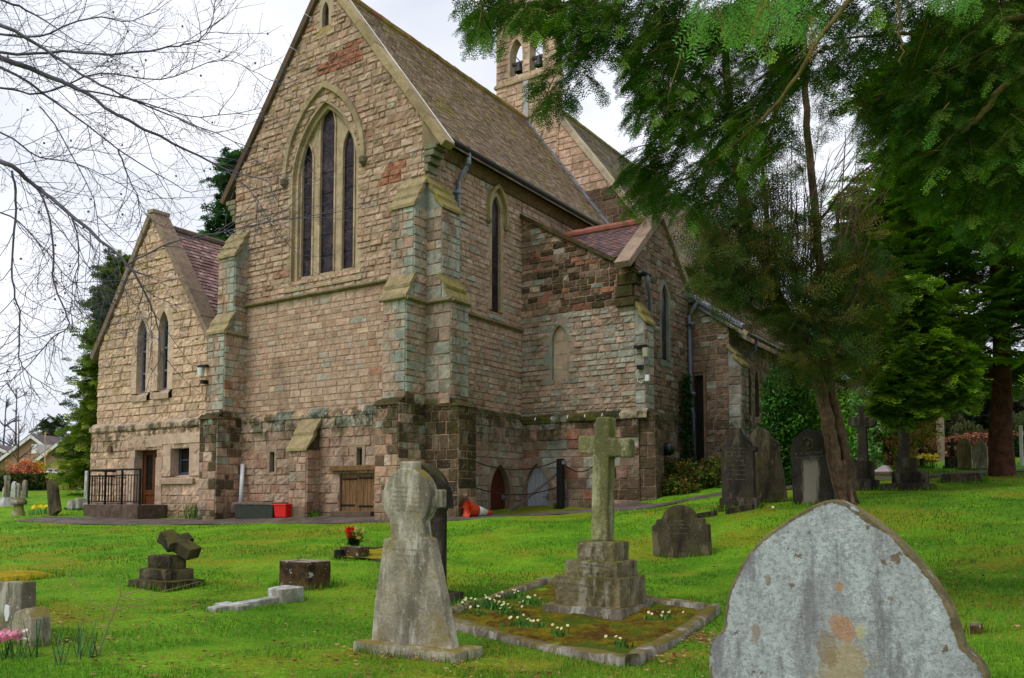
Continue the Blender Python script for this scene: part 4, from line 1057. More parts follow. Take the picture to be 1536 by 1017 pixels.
mb = MB(); mb.box((AX, yA + .18, 10.0), (.3, .6, .12), lin(170, 156, 132)); mb.build('apex_stone', M_CAP, church, bevel=.02)
mb = MB(); s2 = Vector((-1, 0, 1.448)).normalized(); n2 = Vector((s2.z, 0, -s2.x)); ex = 3.0
tiles(mb, (AX + ex, yA + .4, 9.62 - 1.448 * ex), (0, 1, 0), s2, n2, 0, 8.5, math.hypot(ex, 1.448 * ex), [lin(164, 132, 126), lin(150, 116, 112), lin(176, 148, 142), lin(138, 110, 108)], tw=.2, pit=.15, lift=.03)
mb.add([(AX, yA + .4, 9.62), (AX - ex, yA + .4, 9.62 - 1.448 * ex), (AX - ex, yA + 8.9, 9.62 - 1.448 * ex), (AX, yA + 8.9, 9.62)], [(0, 1, 2, 3)], TC[0])
mb.build('roof', M_RTILE, church)
mb = MB(); mb.tube([(AX, yA + .4, 9.64), (AX, yA + 8.9, 9.64)], .12, 8, lin(110, 96, 88)); mb.build('ridge_tiles', M_RTILE, church)
mb = MB(); mb.box((-24.75, yA - .16, 2.82), (.16, .1, .18)); mb.build('wall_box', plain('brown_box', lin(92, 60, 46), .6), church, label='small brown box on the annexe wall')
# floodlights and cameras
mb = MB(); p = Vector((XL - .12, Y0 - .72, 4.72)); mb.box(p + Vector((-.1, -.05, .14)), (.34, .16, .06), (.1, .1, .1)); fl = mb.build('floodlight', M_BLACK, church, label='wall lamp on the left buttress')
mb = MB(); mb.lathe([(0, -.12), (.08, -.12), (.1, .1), (0, .1)], p + Vector((-.2, -.06, -.0)), 12); mb.build('lamp_glass', M_WHITE, fl)
mb = MB(); mb.box(p + Vector((-.0, -.1, -.3)), (.13, .16, .1)); mb.build('camera_housing', M_BLACK, church)
p = Vector((XT + .27, YT - .03, 4.95)); mb = MB(); mb.box(p + Vector((-.06, -.08, .13)), (.34, .18, .06)); fl = mb.build('floodlight', M_BLACK, church, label='wall lamp on the transept buttress')
mb = MB(); mb.lathe([(0, -.12), (.07, -.12), (.09, .1), (0, .1)], p + Vector((.06, -.1, -.02)), 12); mb.build('lamp_glass', plain('lamp_glass', lin(170, 164, 140), .3), fl)
mb = MB(); mb.box(p + Vector((-.1, -.06, -.38)), (.14, .14, .1)); mb.build('camera_housing', M_BLACK, church)
mb = MB(); mb.box(p + Vector((.08, -.05, -.66)), (.1, .08, .16)); mb.tube([p + Vector((-.2, -.02, -.62)), p + Vector((-.2, -.02, -.72)), p + Vector((-.1, -.02, -.78)), p + Vector((.05, -.03, -.64))], .012, 5); mb.build('junction_box', M_WHITE, church)
for dy in (0, .2):
    mb = MB(); mb.box((XT + .13, 20.6 + dy, 3.42), (.1, .1, .13)); mb.tube([(XT + .14, 20.6 + dy, 3.4), (XT + .13, 20.6 + dy, 2.7)], .012, 5); mb.build('sensor', M_WHITE, church)
# ------------------------------------------------------------------ gravestones and other things
def gm(name, base, light=None, dark=None, moss=None, streak=True, bump=.6, bs=30):
    sp = []
    if dark: sp.append((2.2, .45, .62, dark, .8, (1.6, 1.6, .35), 1))
    if light: sp.append((3.5, .5, .62, light, .7, (1.4, 1.4, .45), 3)); sp.append((26, .6, .68, light, .6, (1, 1, 1), 6))
    if moss: sp.append((4, .52, .66, moss, .65, (1, 1, .8), 7))
    return stone_mat(name, base, (.6, 1.35), 4, sp, top=moss, bump=bump, bs=bs)
M_GREY = gm('grey_lichened_stone', lin(146, 138, 120), lin(196, 190, 174), lin(88, 82, 70), lin(122, 108, 50))
M_BLK = gm('sooty_black_stone', lin(58, 52, 46), lin(104, 94, 82), lin(32, 29, 27), lin(62, 58, 26))
M_BLK2 = gm('sooty_brown_stone', lin(74, 66, 50), lin(116, 104, 84), lin(36, 32, 28), lin(78, 74, 32))
M_GRN = gm('mossy_green_stone', lin(144, 142, 98), lin(186, 182, 150), lin(90, 88, 56), lin(110, 112, 44), bump=1.0, bs=24)
M_GRNS = gm('mossy_step_stone', lin(124, 114, 84), lin(168, 162, 140), lin(66, 58, 34), lin(98, 96, 26), bump=1.0, bs=24)
M_KERB = gm('kerb_stone', lin(132, 124, 112), lin(182, 178, 168), lin(84, 74, 60), lin(104, 92, 36))
M_PALE = gm('pale_lichened_stone', lin(176, 176, 172), lin(206, 208, 206), lin(130, 122, 104), None)
M_BRN = stone_mat('brown_lichened_stone', lin(84, 64, 42), (.6, 1.35), 4, [(5, .48, .6, lin(46, 36, 24), .8, (1, 1, 1), 1), (9, .60, .66, lin(186, 182, 172), .9, (1, 1, 1), 3), (26, .6, .68, lin(170, 166, 150), .6, (1, 1, 1), 6)], top=lin(150, 140, 122), bump=.7, bs=26)  # pale grey painted on upward faces so the tops look lit
M_TANS = gm('tan_stone', lin(140, 124, 88), lin(160, 150, 120), lin(96, 84, 60), lin(100, 92, 40))
M_INSC = plain('worn_letter_fill', lin(116, 110, 100), .9)

def step(px0, pxF, pxR, yT, yB, Yf=None, d=None, sink=0.0, dep=None):
    """block whose front face spans px0..pxF at plane Yf and whose right side reaches back to pxR -> (x0, x1, Yf, depth, z0, z1)"""
    if Yf is None: Yf = atD(pxF, yB, d).y
    a, b = onY(px0, yB, Yf), onY(pxF, yB, Yf)
    D = dep or (onX(pxR, yB, b.x).y - Yf)
    return (a.x, b.x, Yf, D, b.z - sink, onY(pxF, yT, Yf).z)
def blk(mb, st, col=(.5, .5, .5), taper=1.0):
    x0, x1, y, D, z0, z1 = st
    mb.box(((x0 + x1) / 2, y + D / 2, (z0 + z1) / 2), (x1 - x0, D, z1 - z0), col, taper=taper)
def rough_block(name, st, mat, parent=None, loc=None, nx=9, ny=6, nz=4, am=.012, taper=0.0):
    """weathered block: subdivided box with uneven faces and rounded arrises"""
    x0, x1, y, D, z0, z1 = st; mb = MB(); idx = {}; V = []; Fs = []
    def vid(i, j, k):
        if (i, j, k) not in idx:
            e = (i in (0, nx)) + (j in (0, ny)) + (k in (0, nz)); f = lambda q, n: (q / n)
            sh = .009 if e >= 2 else 0
            cx, cy = (x0 + x1) / 2, y + D / 2
            X, Y_, Z_ = x0 + (x1 - x0) * f(i, nx), y + D * f(j, ny), z0 + (z1 - z0) * f(k, nz)
            X -= math.copysign(sh, X - cx) if i in (0, nx) else 0; Y_ -= math.copysign(sh, Y_ - cy) if j in (0, ny) else 0
            Z_ -= sh if k == nz else 0
            tp = 1 - taper * f(k, nz); X = cx + (X - cx) * tp; Y_ = cy + (Y_ - cy) * tp
            idx[i, j, k] = len(V); V.append((X + R.uniform(-am, am) * .4, Y_ + R.uniform(-am, am) * .4, Z_ + R.uniform(-am, am) * .4 * (k > 0)))
        return idx[i, j, k]
    for i in range(nx):
        for j in range(ny): Fs.append([vid(i, j, nz), vid(i + 1, j, nz), vid(i + 1, j + 1, nz), vid(i, j + 1, nz)])
    for k in range(nz):
        for i in range(nx): Fs.append([vid(i, 0, k), vid(i + 1, 0, k), vid(i + 1, 0, k + 1), vid(i, 0, k + 1)]); Fs.append([vid(i + 1, ny, k), vid(i, ny, k), vid(i, ny, k + 1), vid(i + 1, ny, k + 1)])
        for j in range(ny): Fs.append([vid(nx, j, k), vid(nx, j + 1, k), vid(nx, j + 1, k + 1), vid(nx, j, k + 1)]); Fs.append([vid(0, j + 1, k), vid(0, j, k), vid(0, j, k + 1), vid(0, j + 1, k + 1)])
    mb.add(V, Fs, (.5, .5, .5))
    return mb.build(name, mat, parent, loc=loc)
def slab_pts(px, Y):
    pts = [onY(x, y, Y) for x, y in px]
    A = sum(pts[i].x * pts[(i + 1) % len(pts)].z - pts[(i + 1) % len(pts)].x * pts[i].z for i in range(len(pts)))
    return pts if A > 0 else pts[::-1]
def smooth_px(px, n=3, closed=False):
    """Catmull-Rom through outline points"""
    out = []
    for i in range(len(px) - 1):
        p0, p1, p2, p3 = px[max(i - 1, 0)], px[i], px[i + 1], px[min(i + 2, len(px) - 1)]
        for k in range(n):
            t = k / n
            out.append(tuple(.5 * (2 * p1[c] + (p2[c] - p0[c]) * t + (2 * p0[c] - 5 * p1[c] + 4 * p2[c] - p3[c]) * t * t + (3 * p1[c] - p0[c] - 3 * p2[c] + p3[c]) * t ** 3) for c in (0, 1)))
    return out + [px[-1]]
def letters(parent, Y, rows, hpx, mat=None, name='worn_inscription'):
    """worn, unreadable lines of carved marks, as they are on the stones"""
    mb = MB()
    for (xa, xb, ya, yb) in rows:
        x = xa
        while x < xb:
            w = R.uniform(.35, .8) * hpx; t = (x - xa) / max(1, xb - xa); y = ya + (yb - ya) * t
            if R.random() < .8:
                for _ in range(R.choice((1, 2, 2))):
                    p = onY(x + R.uniform(0, w * .5), y + R.uniform(-.2, .2) * hpx, Y); s = hpx / FPX * (p - EYE).length
                    hz = R.random() < .35
                    mb.box((p.x, Y - .001, p.z), (s * (.5 if hz else .14), .004, s * (.14 if hz else R.uniform(.4, .8))))
            x += w + hpx * (.5 if R.random() < .16 else .12)
    return mb.build(name, mat or M_INSC, parent)
def headstone(name, label, px, Y, th, mat, cat='headstone', group=None, lean=0.0, rows=None, hpx=3, base=None, bev=.012, insc=None, sink=.2):
    pts = slab_pts(px, Y); xs = [p.x for p in pts]; zmin = min(p.z for p in pts)
    L = Vector(((min(xs) + max(xs)) / 2, Y + th / 2, zmin))
    for p in pts:
        if p.z < zmin + .03: p.z -= sink
    if rows or base:
        t = thing(name, label, cat, L, group)
        mb = MB(); mb.prism(pts, (0, th, 0)); mb.build('slab', mat, t, bevel=bev)
        if rows: letters(t, Y, rows, hpx, insc)
        if base: rough_block('base', base, mat, t)
        return t
    mb = MB(); mb.prism(pts, (0, th, 0)); o = mb.build(name, mat, loc=L, bevel=bev); return tag(o, label, cat, group)

# --- big pale headstone in front
Y1 = atD(1270, 860, 2.62).y
px = smooth_px([(1062.6, 968), (1066, 957.6), (1082, 946), (1086, 924), (1091.7, 891), (1101, 869), (1117.5, 836.6), (1143, 807.5), (1179, 781.7), (1214, 760.7), (1246.7, 749.4), (1272.5, 757), (1314.5, 783), (1350, 813), (1382, 848), (1408, 881), (1427.5, 914), (1440, 949.6), (1447, 972)], 3)
px = [(1063, 1180)] + px + [(1469.5, 994), (1482, 1014), (1484, 1180)]
pts = slab_pts(px, Y1); L1 = Vector((sum(p.x for p in pts) / len(pts), Y1 + .04, 0.0))
for p in pts: p.z = max(p.z, -.15)
cx_ = sum(p.x for p in pts) / len(pts); cz_ = 1.0
mb = MB(); n = len(pts); th = Vector((0, .085, 0)); bv = .010
inn = [Vector((cx_ + (p.x - cx_) * .975, Y1, cz_ + (p.z - cz_) * .985)) for p in pts]
in2 = [Vector((cx_ + (p.x - cx_) * .92, Y1, cz_ + (p.z - cz_) * (.90 if p.z > cz_ else 1))) for p in pts]
edge = [p + Vector((0, .008, 0)) for p in pts]
mb.add(edge + [p + th for p in pts], [(i, i + n, (i + 1) % n + n, (i + 1) % n) for i in range(n)] + [list(range(2 * n - 1, n - 1, -1))], (0, 0, 0))
b = len(mb.V); mb.V += [tuple(v) for v in edge + inn + in2]; mb.C += [(0, 0, 0)] * n + [(.18,) * 3] * n + [(1, 1, 1)] * n
for i in range(n):
    j = (i + 1) % n
    mb.F += [[b + i, b + j, b + n + j, b + n + i], [b + n + i, b + n + j, b + 2 * n + j, b + 2 * n + i]]; mb.M += [0, 0]
mb.F.append([b + 2 * n + i for i in range(n)]); mb.M.append(0)
t = NT('pale_lichen_headstone')
fr = t.n('ShaderNodeSeparateColor'); t.l(t.attr(), fr.inputs[0])
base = t.mix(t.rng(t.noise(14, 5, .7), .35, .65), lin(150, 134, 100), lin(112, 104, 76))
base = t.mix(t.rng(t.noise(9, 4, .7, seed=2), .6, .66), base, lin(186, 190, 186))
lm = t.math('ADD', fr.outputs[0], t.math('MULTIPLY', t.math('SUBTRACT', t.noise(7, 7, .72, seed=3), .5), 2.1))
lm = t.math('ADD', lm, t.math('MULTIPLY', t.math('SUBTRACT', t.noise(60, 5, .8, seed=13), .5), .7)); lm = t.rng(lm, .38, .54)
lc = t.mix(t.rng(t.noise(5, 6, .75, (1.5, 1, .5), 1), .35, .68), lin(216, 224, 226), lin(192, 196, 198))
lc = t.mix(t.math('MULTIPLY', t.rng(t.noise(6, 6, .75, (1.5, 1, .3), 9), .48, .64), .85), lc, lin(136, 134, 138))
lc = t.mix(t.math('MULTIPLY', t.rng(t.noise(70, 4, .8, seed=4), .46, .6), .6), lc, lin(142, 141, 144)); lc = t.mix(t.math('MULTIPLY', t.rng(t.noise(130, 4, .8, seed=21), .55, .7), .42), lc, lin(118, 112, 108)); lc = t.mix(t.math('MULTIPLY', t.rng(t.noise(34, 5, .8, seed=22), .57, .66), .6), lc, lin(222, 228, 228))
lc = t.mix(t.math('MULTIPLY', t.rng(t.noise(16, 4, .6, seed=11), .66, .71), .9), lc, lin(128, 108, 88))
def blob(px_, py_, r, stretch=1.0, sd=1):
    p = onY(px_, py_, Y1) - L1
    mp = t.n('ShaderNodeMapping'); mp.vector_type = 'POINT'; mp.inputs['Location'].default_value = (-p.x, 0, -p.z * stretch); mp.inputs['Scale'].default_value = (1, 0.001, stretch)
    t.l(t.tc.outputs['Object'], mp.inputs['Vector']); ln_ = t.n('ShaderNodeVectorMath', operation='LENGTH'); t.l(mp.outputs[0], ln_.inputs[0])
    v = t.math('ADD', ln_.outputs['Value'], t.math('MULTIPLY', t.math('SUBTRACT', t.noise(15, 8, .78, seed=sd), .5), r * 3.4)); v = t.math('ADD', v, t.math('MULTIPLY', t.math('SUBTRACT', t.noise(75, 5, .8, seed=sd + 3), .5), r * 1.3))
    return t.rng(v, r * 1.12, r * .86)
lc = t.mix(t.math('MULTIPLY', blob(1240, 960, .10, .45, 5), .4), lc, lin(150, 148, 150))
lc = t.mix(t.math('MULTIPLY', blob(1262, 1010, .075, .9, 6), .75), lc, lin(190, 168, 122))
lc = t.mix(t.math('MULTIPLY', blob(1242, 975, .03, .6, 14), .6), lc, lin(156, 134, 96))
lc = t.mix(t.math('MULTIPLY', blob(1265, 942, .036, 1.0, 7), .8), lc, lin(206, 154, 116))
lc = t.mix(t.math('MULTIPLY', blob(1259, 880, .011, .7, 8), .85), lc, lin(208, 156, 112))
lc = t.mix(blob(1290, 948, .012, .5, 9), lc, lin(206, 204, 166))
lc = t.mix(t.math('MULTIPLY', blob(1336, 898, .008, 1, 10), .7), lc, lin(140, 126, 100))
lc = t.mix(t.math('MULTIPLY', blob(1133, 950, .012, .4, 12), .6), lc, lin(160, 134, 104)); lc = t.mix(t.math('MULTIPLY', blob(1152, 872, .010, .5, 13), .7), lc, lin(146, 128, 96))
col = t.mix(lm, base, lc)
col = t.mix(1.0, col, t.gray(t.noise(38, 5, .8, seed=5), .82, 1.18), 'MULTIPLY')
h = t.math('ADD', t.math('ADD', t.noise(55, 7, .85), t.math('MULTIPLY', t.noise(160, 4, .8, seed=2), .6)), t.math('MULTIPLY', lm, .5)); t.bump(h, 1.0, .012)
tag(mb.build('headstone', t.done(col, .95, .1), loc=L1), 'large pale lichen-crusted pointed headstone with orange patch, nearest of all', 'headstone')

# --- grey wheel-headed stone
Y2 = atD(620, 960, 6.3).y
b_ = step(527, 684, 716, 984, 998, Y2 - .10); xr = onY(643, 807, Y2).x; th2 = onX(657, 807, xr).y - Y2
L2 = Vector(((b_[0] + b_[1]) / 2, Y2 + .1, b_[4]))
t2 = thing('headstone', 'tall grey headstone with round wheel head and flared foot on a block', 'headstone', L2)
rough_block('base', (b_[0], b_[1], b_[2], max(.35, b_[3]), b_[4] - .15, b_[5] + .02), M_GREY, t2)
c2 = onY(608, 747, Y2); r2 = .5 * (onY(608, 700, Y2).z - onY(608, 793, Y2).z)
nl, nr = onY(584, 806, Y2), onY(635, 806, Y2); hn = (nr.x - nl.x) / 2; a0 = -math.acos(hn / r2 * .96)
out = slab_pts([(678, 985), (672, 950), (644, 811), (642, 807), (635, 806)], Y2)
out = [onY(x, y, Y2) for x, y in ((678, 985), (672, 950), (644, 811), (642, 807), (635, 806))]
out += [Vector((c2.x + r2 * math.cos(a0 + (math.pi - 2 * a0) * k / 40), Y2, c2.z + r2 * math.sin(a0 + (math.pi - 2 * a0) * k / 40))) for k in range(41)]
out += [onY(x, y, Y2) for x, y in ((585, 806), (576, 807), (574.5, 810), (561, 905), (557, 950), (555, 985))]
mb = MB(); mb.prism(out, (0, th2, 0)); mb.build('slab', M_GREY, t2, bevel=.016)
aw = .07
for sgn in (-1, 1):
    mb = MB(); mb.box((c2.x + sgn * (r2 + .01), Y2 + th2 * .85, c2.z - .005), (.11, th2 * .55, .135)); mb.build('cross_arm', M_GREY, t2, bevel=.012)
mb = MB(); mb.box((c2.x, Y2 + th2 * .5, c2.z + r2 + .01), (.15, th2 * .8, .07)); mb.build('cross_top', M_GREY, t2, bevel=.012)
letters(t2, Y2 + .0005, [(590, 632, y, y + 3) for y in (730, 737, 744, 751, 758, 765)], 3.2, plain('faint_letter_fill', lin(118, 112, 98), .9))
letters(t2, Y2, [(588, 640, y, y + 3) for y in (823, 832, 841)], 3.2, plain('pale_letter_fill', lin(136, 130, 116), .9))

# --- dark gothic stone behind it
Y3 = atD(640, 880, 9.5).y
A = onY(655, 897, Y3); cxp = onY(626, 800, Y3).x; zt = onY(626, 693, Y3).z; zs = onY(660, 757, Y3).z; zb = A.z
hw = onY(661, 757, Y3).x - cxp
t3 = thing('headstone', 'dark gothic headstone with side columns, behind the grey wheel-headed stone', 'headstone', (cxp, Y3 + .1, zb))
mb = MB(); mb.prism([Vector((x, Y3 + .06, z)) for x, z in [(cxp - hw * .8, zb - .2), (cxp + hw * .8, zb - .2)] + arch_pts(cxp, hw * .8, zs - .05, zs, (zt - zs) * .8, 6, 1)[::-1]], (0, .14, 0)); mb.build('slab', M_BLK, t3)
mb = MB(); arch_band(mb, (0, Y3, 0), EX, NY, cxp, hw * .78, hw * .3, zs - .04, zs, (zt - zs) * .72, .02, -.2, [lin(60, 56, 50)], nn=8, ns=1, out=-.2); mb.build('arched_hood', M_BLK, t3)
for sg_ in (-1, 1):
    x = cxp + sg_ * hw * .86; mb = MB(); H = zs - zb
    mb.lathe([(.075, 0), (.075, .2), (.06, .22), (.045, .25), (.042, H - .2), (.05, H - .17), (.045, H - .14), (.085, H - .05), (.085, H)], (x, Y3 + .06, zb), 10); mb.build('column', M_BLK, t3)
rough_block('base', (cxp - hw * 1.25, cxp + hw * 1.35, Y3 - .15, .45, zb - .2, zb + .06), M_BLK, t3)

# --- cross on four steps with kerbed plot
Yb = atD(900, 915, 8.3).y
sp = [(812, 932.7, 982, 889 + 25, 938), (830, 930.6, 964, 868, 905), (846.5, 926, 952, 843, 868), (864, 922, 938, 813, 836)]
s0 = step(*sp[0][:3], 915, 938, Yb); Yc = Yb + s0[3] / 2
tC = thing('cross_monument', 'mossy green stone cross on four steps inside a kerbed plot', 'grave cross', ((s0[0] + s0[1]) / 2, Yc, s0[4]))
zprev = s0[4] - .2
for i, q in enumerate(sp):
    r_ = (q[1] - q[0]) / (sp[0][1] - sp[0][0]); D = s0[3] * (1, .8, .64, .46)[i]; Yf = Yc - D / 2
    st = step(q[0], q[1], q[2], q[3], q[4], Yf, dep=D); z1 = st[5]
    rough_block('step', (st[0], st[1], Yf, D, zprev, z1), M_GRNS if i else M_KERB, tC, am=.009); zprev = z1 - .004
    if i: 
        for k in range(3 if i < 3 else 3): letters(tC, Yf - .006, [(q[0] + 5, q[1] - (6 if i > 1 else 18), q[3] - 13 + (q[4] - q[3] - 8) * (k + .5) / 3 + 4, q[3] + (q[4] - q[3] - 8) * (k + .5) / 3)], 3.4)
Yx = Yc - .085
pts = slab_pts([(885.5, 812), (887.5, 720), (888.5, 681.5), (867, 680), (867, 653), (891, 654), (893, 625.5), (914, 625), (913.5, 656.5), (943, 657.5), (943, 686), (912.5, 685), (911.5, 740), (911, 812)], Yx)
mb = MB(); mb.prism(pts, (0, .165, 0)); mb.build('cross', M_GRN, tC, bevel=.018)
KC = [gpt(655, 930), gpt(945, 1000), gpt(1072, 918)]; KC.append(KC[0] + KC[2] - KC[1]); KC[3].z = gz(KC[3].x, KC[3].y)
tK = thing('grave_kerb', 'weathered grey kerb around the mossy plot of the stepped cross', 'grave kerb', sum(KC, Vector()) / 4)
for i in range(4):
    a, b = KC[i], KC[(i + 1) % 4]; d_ = (b - a); L_ = d_.length; d_.normalize(); sd = Vector((-d_.y, d_.x, 0)); mb = MB(); n = 16; V = []; w_ = .062
    for k in range(n + 1):
        p = a + d_ * (L_ * k / n); z = gz(p.x, p.y); j = R.uniform(-.012, .012)
        for (o_, h_) in ((-w_, -.1), (-w_ + .004, .06), (-w_ + .02, .078), (w_ - .02, .078), (w_ - .004, .06), (w_, -.1)): V.append(p + sd * (o_ + j + R.uniform(-.006, .006)) + Vector((0, 0, z - p.z + h_ + R.uniform(-.01, .01))))
    mb.add(V, [(k * 6 + m, k * 6 + m + 1, (k + 1) * 6 + m + 1, (k + 1) * 6 + m) for k in range(n) for m in range(5)] + [(0, 1, 2, 3, 4, 5), tuple(n * 6 + m for m in range(6))[::-1]])
    mb.build('kerb', M_KERB, tK, smooth=True)
V = []; n = 44
for i in range(n + 1):
    for j in range(n + 1):
        u, v = i / n, j / n; p = KC[0].lerp(KC[1], u).lerp(KC[3].lerp(KC[2], u), v); e = min(u, 1 - u, v, 1 - v)
        V.append((p.x, p.y, gz(p.x, p.y) + .02 + .025 * min(1, e * 8) + R.uniform(-.012, .016) + .02 * math.sin(u * 17) * math.sin(v * 13)))
mb = MB(); mb.add(V, [(i * (n + 1) + j, (i + 1) * (n + 1) + j, (i + 1) * (n + 1) + j + 1, i * (n + 1) + j + 1) for i in range(n) for j in range(n)])
t = NT('brown_moss'); c = t.mix(t.rng(t.noise(4, 6, .75), .38, .62), lin(150, 134, 26), lin(100, 68, 28)); c = t.mix(t.rng(t.noise(1.6, 5, .7, seed=3), .46, .62), c, lin(88, 116, 26)); c = t.mix(1.0, c, t.gray(t.noise(50, 4, .8), .5, 1.5), 'MULTIPLY'); t.bump(t.noise(40, 6, .85), 1.0, .05)
tag(mb.build('moss_bed', t.done(c, .95, .1), smooth=True), 'brown and yellow moss carpet inside the kerbed plot', 'moss', kind='stuff')
def in_plot(x, y):
    s = np.ones(np.shape(x), bool)
    for i in range(4):
        a, b = KC[i], KC[(i + 1) % 4]; s &= ((b.x - a.x) * (y - a.y) - (b.y - a.y) * (x - a.x)) > -.02
    return s

# --- toppled cross on stepped base (left)
d5 = 10.4; Y5 = atD(250, 888, d5).y
t5 = thing('stepped_base', 'blackened three-step grave base, broken cross lying across its top', 'grave base', gpt(245, 888))
s_ = step(191, 250, 308, 873, 892, Y5); Yc5 = Y5 + s_[3] / 2; zp = s_[4] - .15
for (a, b, c, yt, yb, k) in ((191, 250, 308, 873, 892, 1), (206.5, 249, 299, 855, 871, .74), (220, 254, 276, 834, 848, .46)):
    D = s_[3] * k; st = step(a, b, c, yt, yb, Yc5 - D / 2, dep=D); rough_block('step', (st[0], st[1], Yc5 - D / 2, D, zp, st[5]), M_BLK2, t5); zp = st[5] - .004
pz = zp
def cross_mesh(mb, M4, L_, wd, th, arm, apos):
    pts = [(-wd / 2, 0), (wd / 2, 0), (wd / 2, apos - wd / 2), (arm / 2, apos - wd / 2), (arm / 2, apos + wd / 2), (wd / 2, apos + wd / 2), (wd / 2, L_), (-wd / 2, L_), (-wd / 2, apos + wd / 2), (-arm / 2, apos + wd / 2), (-arm / 2, apos - wd / 2), (-wd / 2, apos - wd / 2)]
    mb.prism([M4 @ Vector((x, 0, z)) for x, z in pts], M4.to_3x3() @ Vector((0, th, 0)))
c5 = onY(266, 836, Yc5); mb = MB()
pA, pB = onY(246, 803, Yc5 - .05), onY(292, 831, Yc5 + .08); ax = (pB - pA).normalized(); sd = ax.cross(Vector((0, 1, 0))).normalized() * .075; bk = Vector((.02, .16, .03)); pA -= bk * .5; pB -= bk * .5
mb.prism([pA - sd, pB - sd, pB + sd, pA + sd], bk) if sd.z > 0 else mb.prism([pA + sd, pB + sd, pB - sd, pA - sd], bk)
pM = pA.lerp(pB, .42) + bk * .5; mb.box(pM + Vector((.0, .02, .01)), (.15, .34, .14), rot=Matrix.Rotation(rad(34), 3, 'Y') @ Matrix.Rotation(rad(12), 3, 'X'))
tag(mb.build('broken_cross', M_BLK2, loc=c5, bevel=.012), 'short broken stone cross slumped on the blackened stepped base', 'grave cross')

# --- brown pedestal and fallen cross
Y6 = atD(462, 887, 10.3).y; st = step(417, 462, 497, 843, 889, Y6)
t6 = thing('pedestal', 'square brown pedestal blotched with white lichen, its cross gone', 'pedestal', Vector(((st[0] + st[1]) / 2, Y6 + st[3] / 2, st[4])))
rough_block('block', (st[0], st[1], Y6, st[3], st[4], st[5]), M_BRN, t6, nx=10, nz=8, am=.006)
rough_block('plinth', (st[0] - .06, st[1] + .05, Y6 - .06, st[3] + .22, st[4] - .2, st[4] + .012), M_PALE, t6)
a, b = gpt(440, 902), gpt(322, 920); dv = b - a; ang = math.atan2(dv.y, dv.x)
t6b = thing('fallen_cross', 'pale lichened stone cross lying flat on the grass beside the brown pedestal', 'grave cross', (a + b) / 2)
M4 = Matrix.Translation(a + Vector((0, 0, .07))) @ Matrix.Rotation(ang - math.pi / 2, 4, 'Z') @ Matrix.Rotation(rad(-93), 4, 'X')
mb = MB(); cross_mesh(mb, M4 @ Matrix.Translation((0, -.02, .2)), dv.length - .15, .15, .12, .42, (dv.length - .2) * .74); mb.build('cross', M_PALE, t6b, bevel=.012)
mb = MB(); mb.prism([M4 @ Vector(q) for q in ((-.16, -.1, -.02), (.16, -.1, -.02), (.16, -.1, .14), (.12, -.1, .25), (-.12, -.1, .25), (-.16, -.1, .14))], M4.to_3x3() @ Vector((0, .24, 0))); mb.build('foot', M_PALE, t6b, bevel=.01)

# --- flower trough on a mossy kerbed grave
p7 = gd(532, 13.2); z7 = p7.z
t7 = thing('flower_trough', 'low stone trough of red and yellow flowers on the lawn', 'planter', p7)
rough_block('trough', (p7.x - .2, p7.x + .2, p7.y - .12, .26, z7 - .05, z7 + .17), M_BRN, t7, am=.005)
mb = MB(); mb.lathe([(.07, -.02), (.08, .02), (.07, .12), (.0, .12)], p7 + Vector((-.12, -.2, 0)), 10); mb.build('pot', M_BLACK, t7)
def rosette(rng, n, r, zr, col, w, mat, name, parent, c, up=.5):
    V, F, C = [], [], []
    for i in range(n):
        a = rng.uniform(0, 6.283); l = r * rng.uniform(.5, 1); e = rng.uniform(.1, 1) * up
        d_ = np.array([math.cos(a) * math.cos(e), math.sin(a) * math.cos(e), math.sin(e)]); s_ = np.array([-math.sin(a), math.cos(a), 0]) * w * rng.uniform(.6, 1.2); b = len(V); o = np.array([rng.uniform(-.3, .3) * r, rng.uniform(-.3, .3) * r, rng.uniform(0, zr)])
        for q in (o, o + d_ * l * .5 + s_, o + d_ * l, o + d_ * l * .5 - s_): V.append(np.array(c) + q)
        F.append([b, b + 1, b + 2, b + 3]); k = rng.uniform(.6, 1.3); cc = col[rng.integers(len(col))]; C += [[cc[0] * k, cc[1] * k, cc[2] * k]] * 4
    return npmesh(name, np.array(V), np.array(F), np.array(C), mat, parent)
GRN = [lin(40, 92, 30), lin(70, 124, 40), lin(52, 108, 30)]
rosette(NR, 110, .2, .12, [lin(26, 52, 24), lin(40, 76, 30)], .022, M_LEAF, 'leaves', t7, p7 + Vector((0, 0, .16)), 1.4)
rosette(NR, 110, .11, .12, [lin(226, 44, 34), lin(238, 70, 60), lin(214, 30, 40)], .034, M_PETAL, 'red_flowers', t7, p7 + Vector((-.03, -.05, .29)), 1.4)
rosette(NR, 100, .15, .1, [lin(200, 196, 90), lin(214, 206, 130), lin(150, 180, 70)], .03, M_PETAL, 'yellow_flowers', t7, p7 + Vector((.08, .0, .27)), 1.4)
t7k = thing('grave_kerb', 'low dark kerb strips around the grave of the flower trough', 'grave kerb', gpt(560, 836))
for (a, b) in (((500, 835), (600, 848)), ((545, 826), (600, 822))):
    a, b = gpt(*a), gpt(*b); mb = MB(); mb.tube([a + Vector((0, 0, .02)), (a + b) / 2 + Vector((0, 0, .03)), b + Vector((0, 0, .02))], .05, 6); mb.V.clear(); mb.F.clear(); mb.C.clear(); mb.M.clear(); mb.prism([a + Vector((0, 0, -.1)), b + Vector((0, 0, -.1)), b + Vector((0, 0, .05)), a + Vector((0, 0, .05))], (0, .09, 0)); mb.build('kerb', M_BLK2, t7k, bevel=.01)

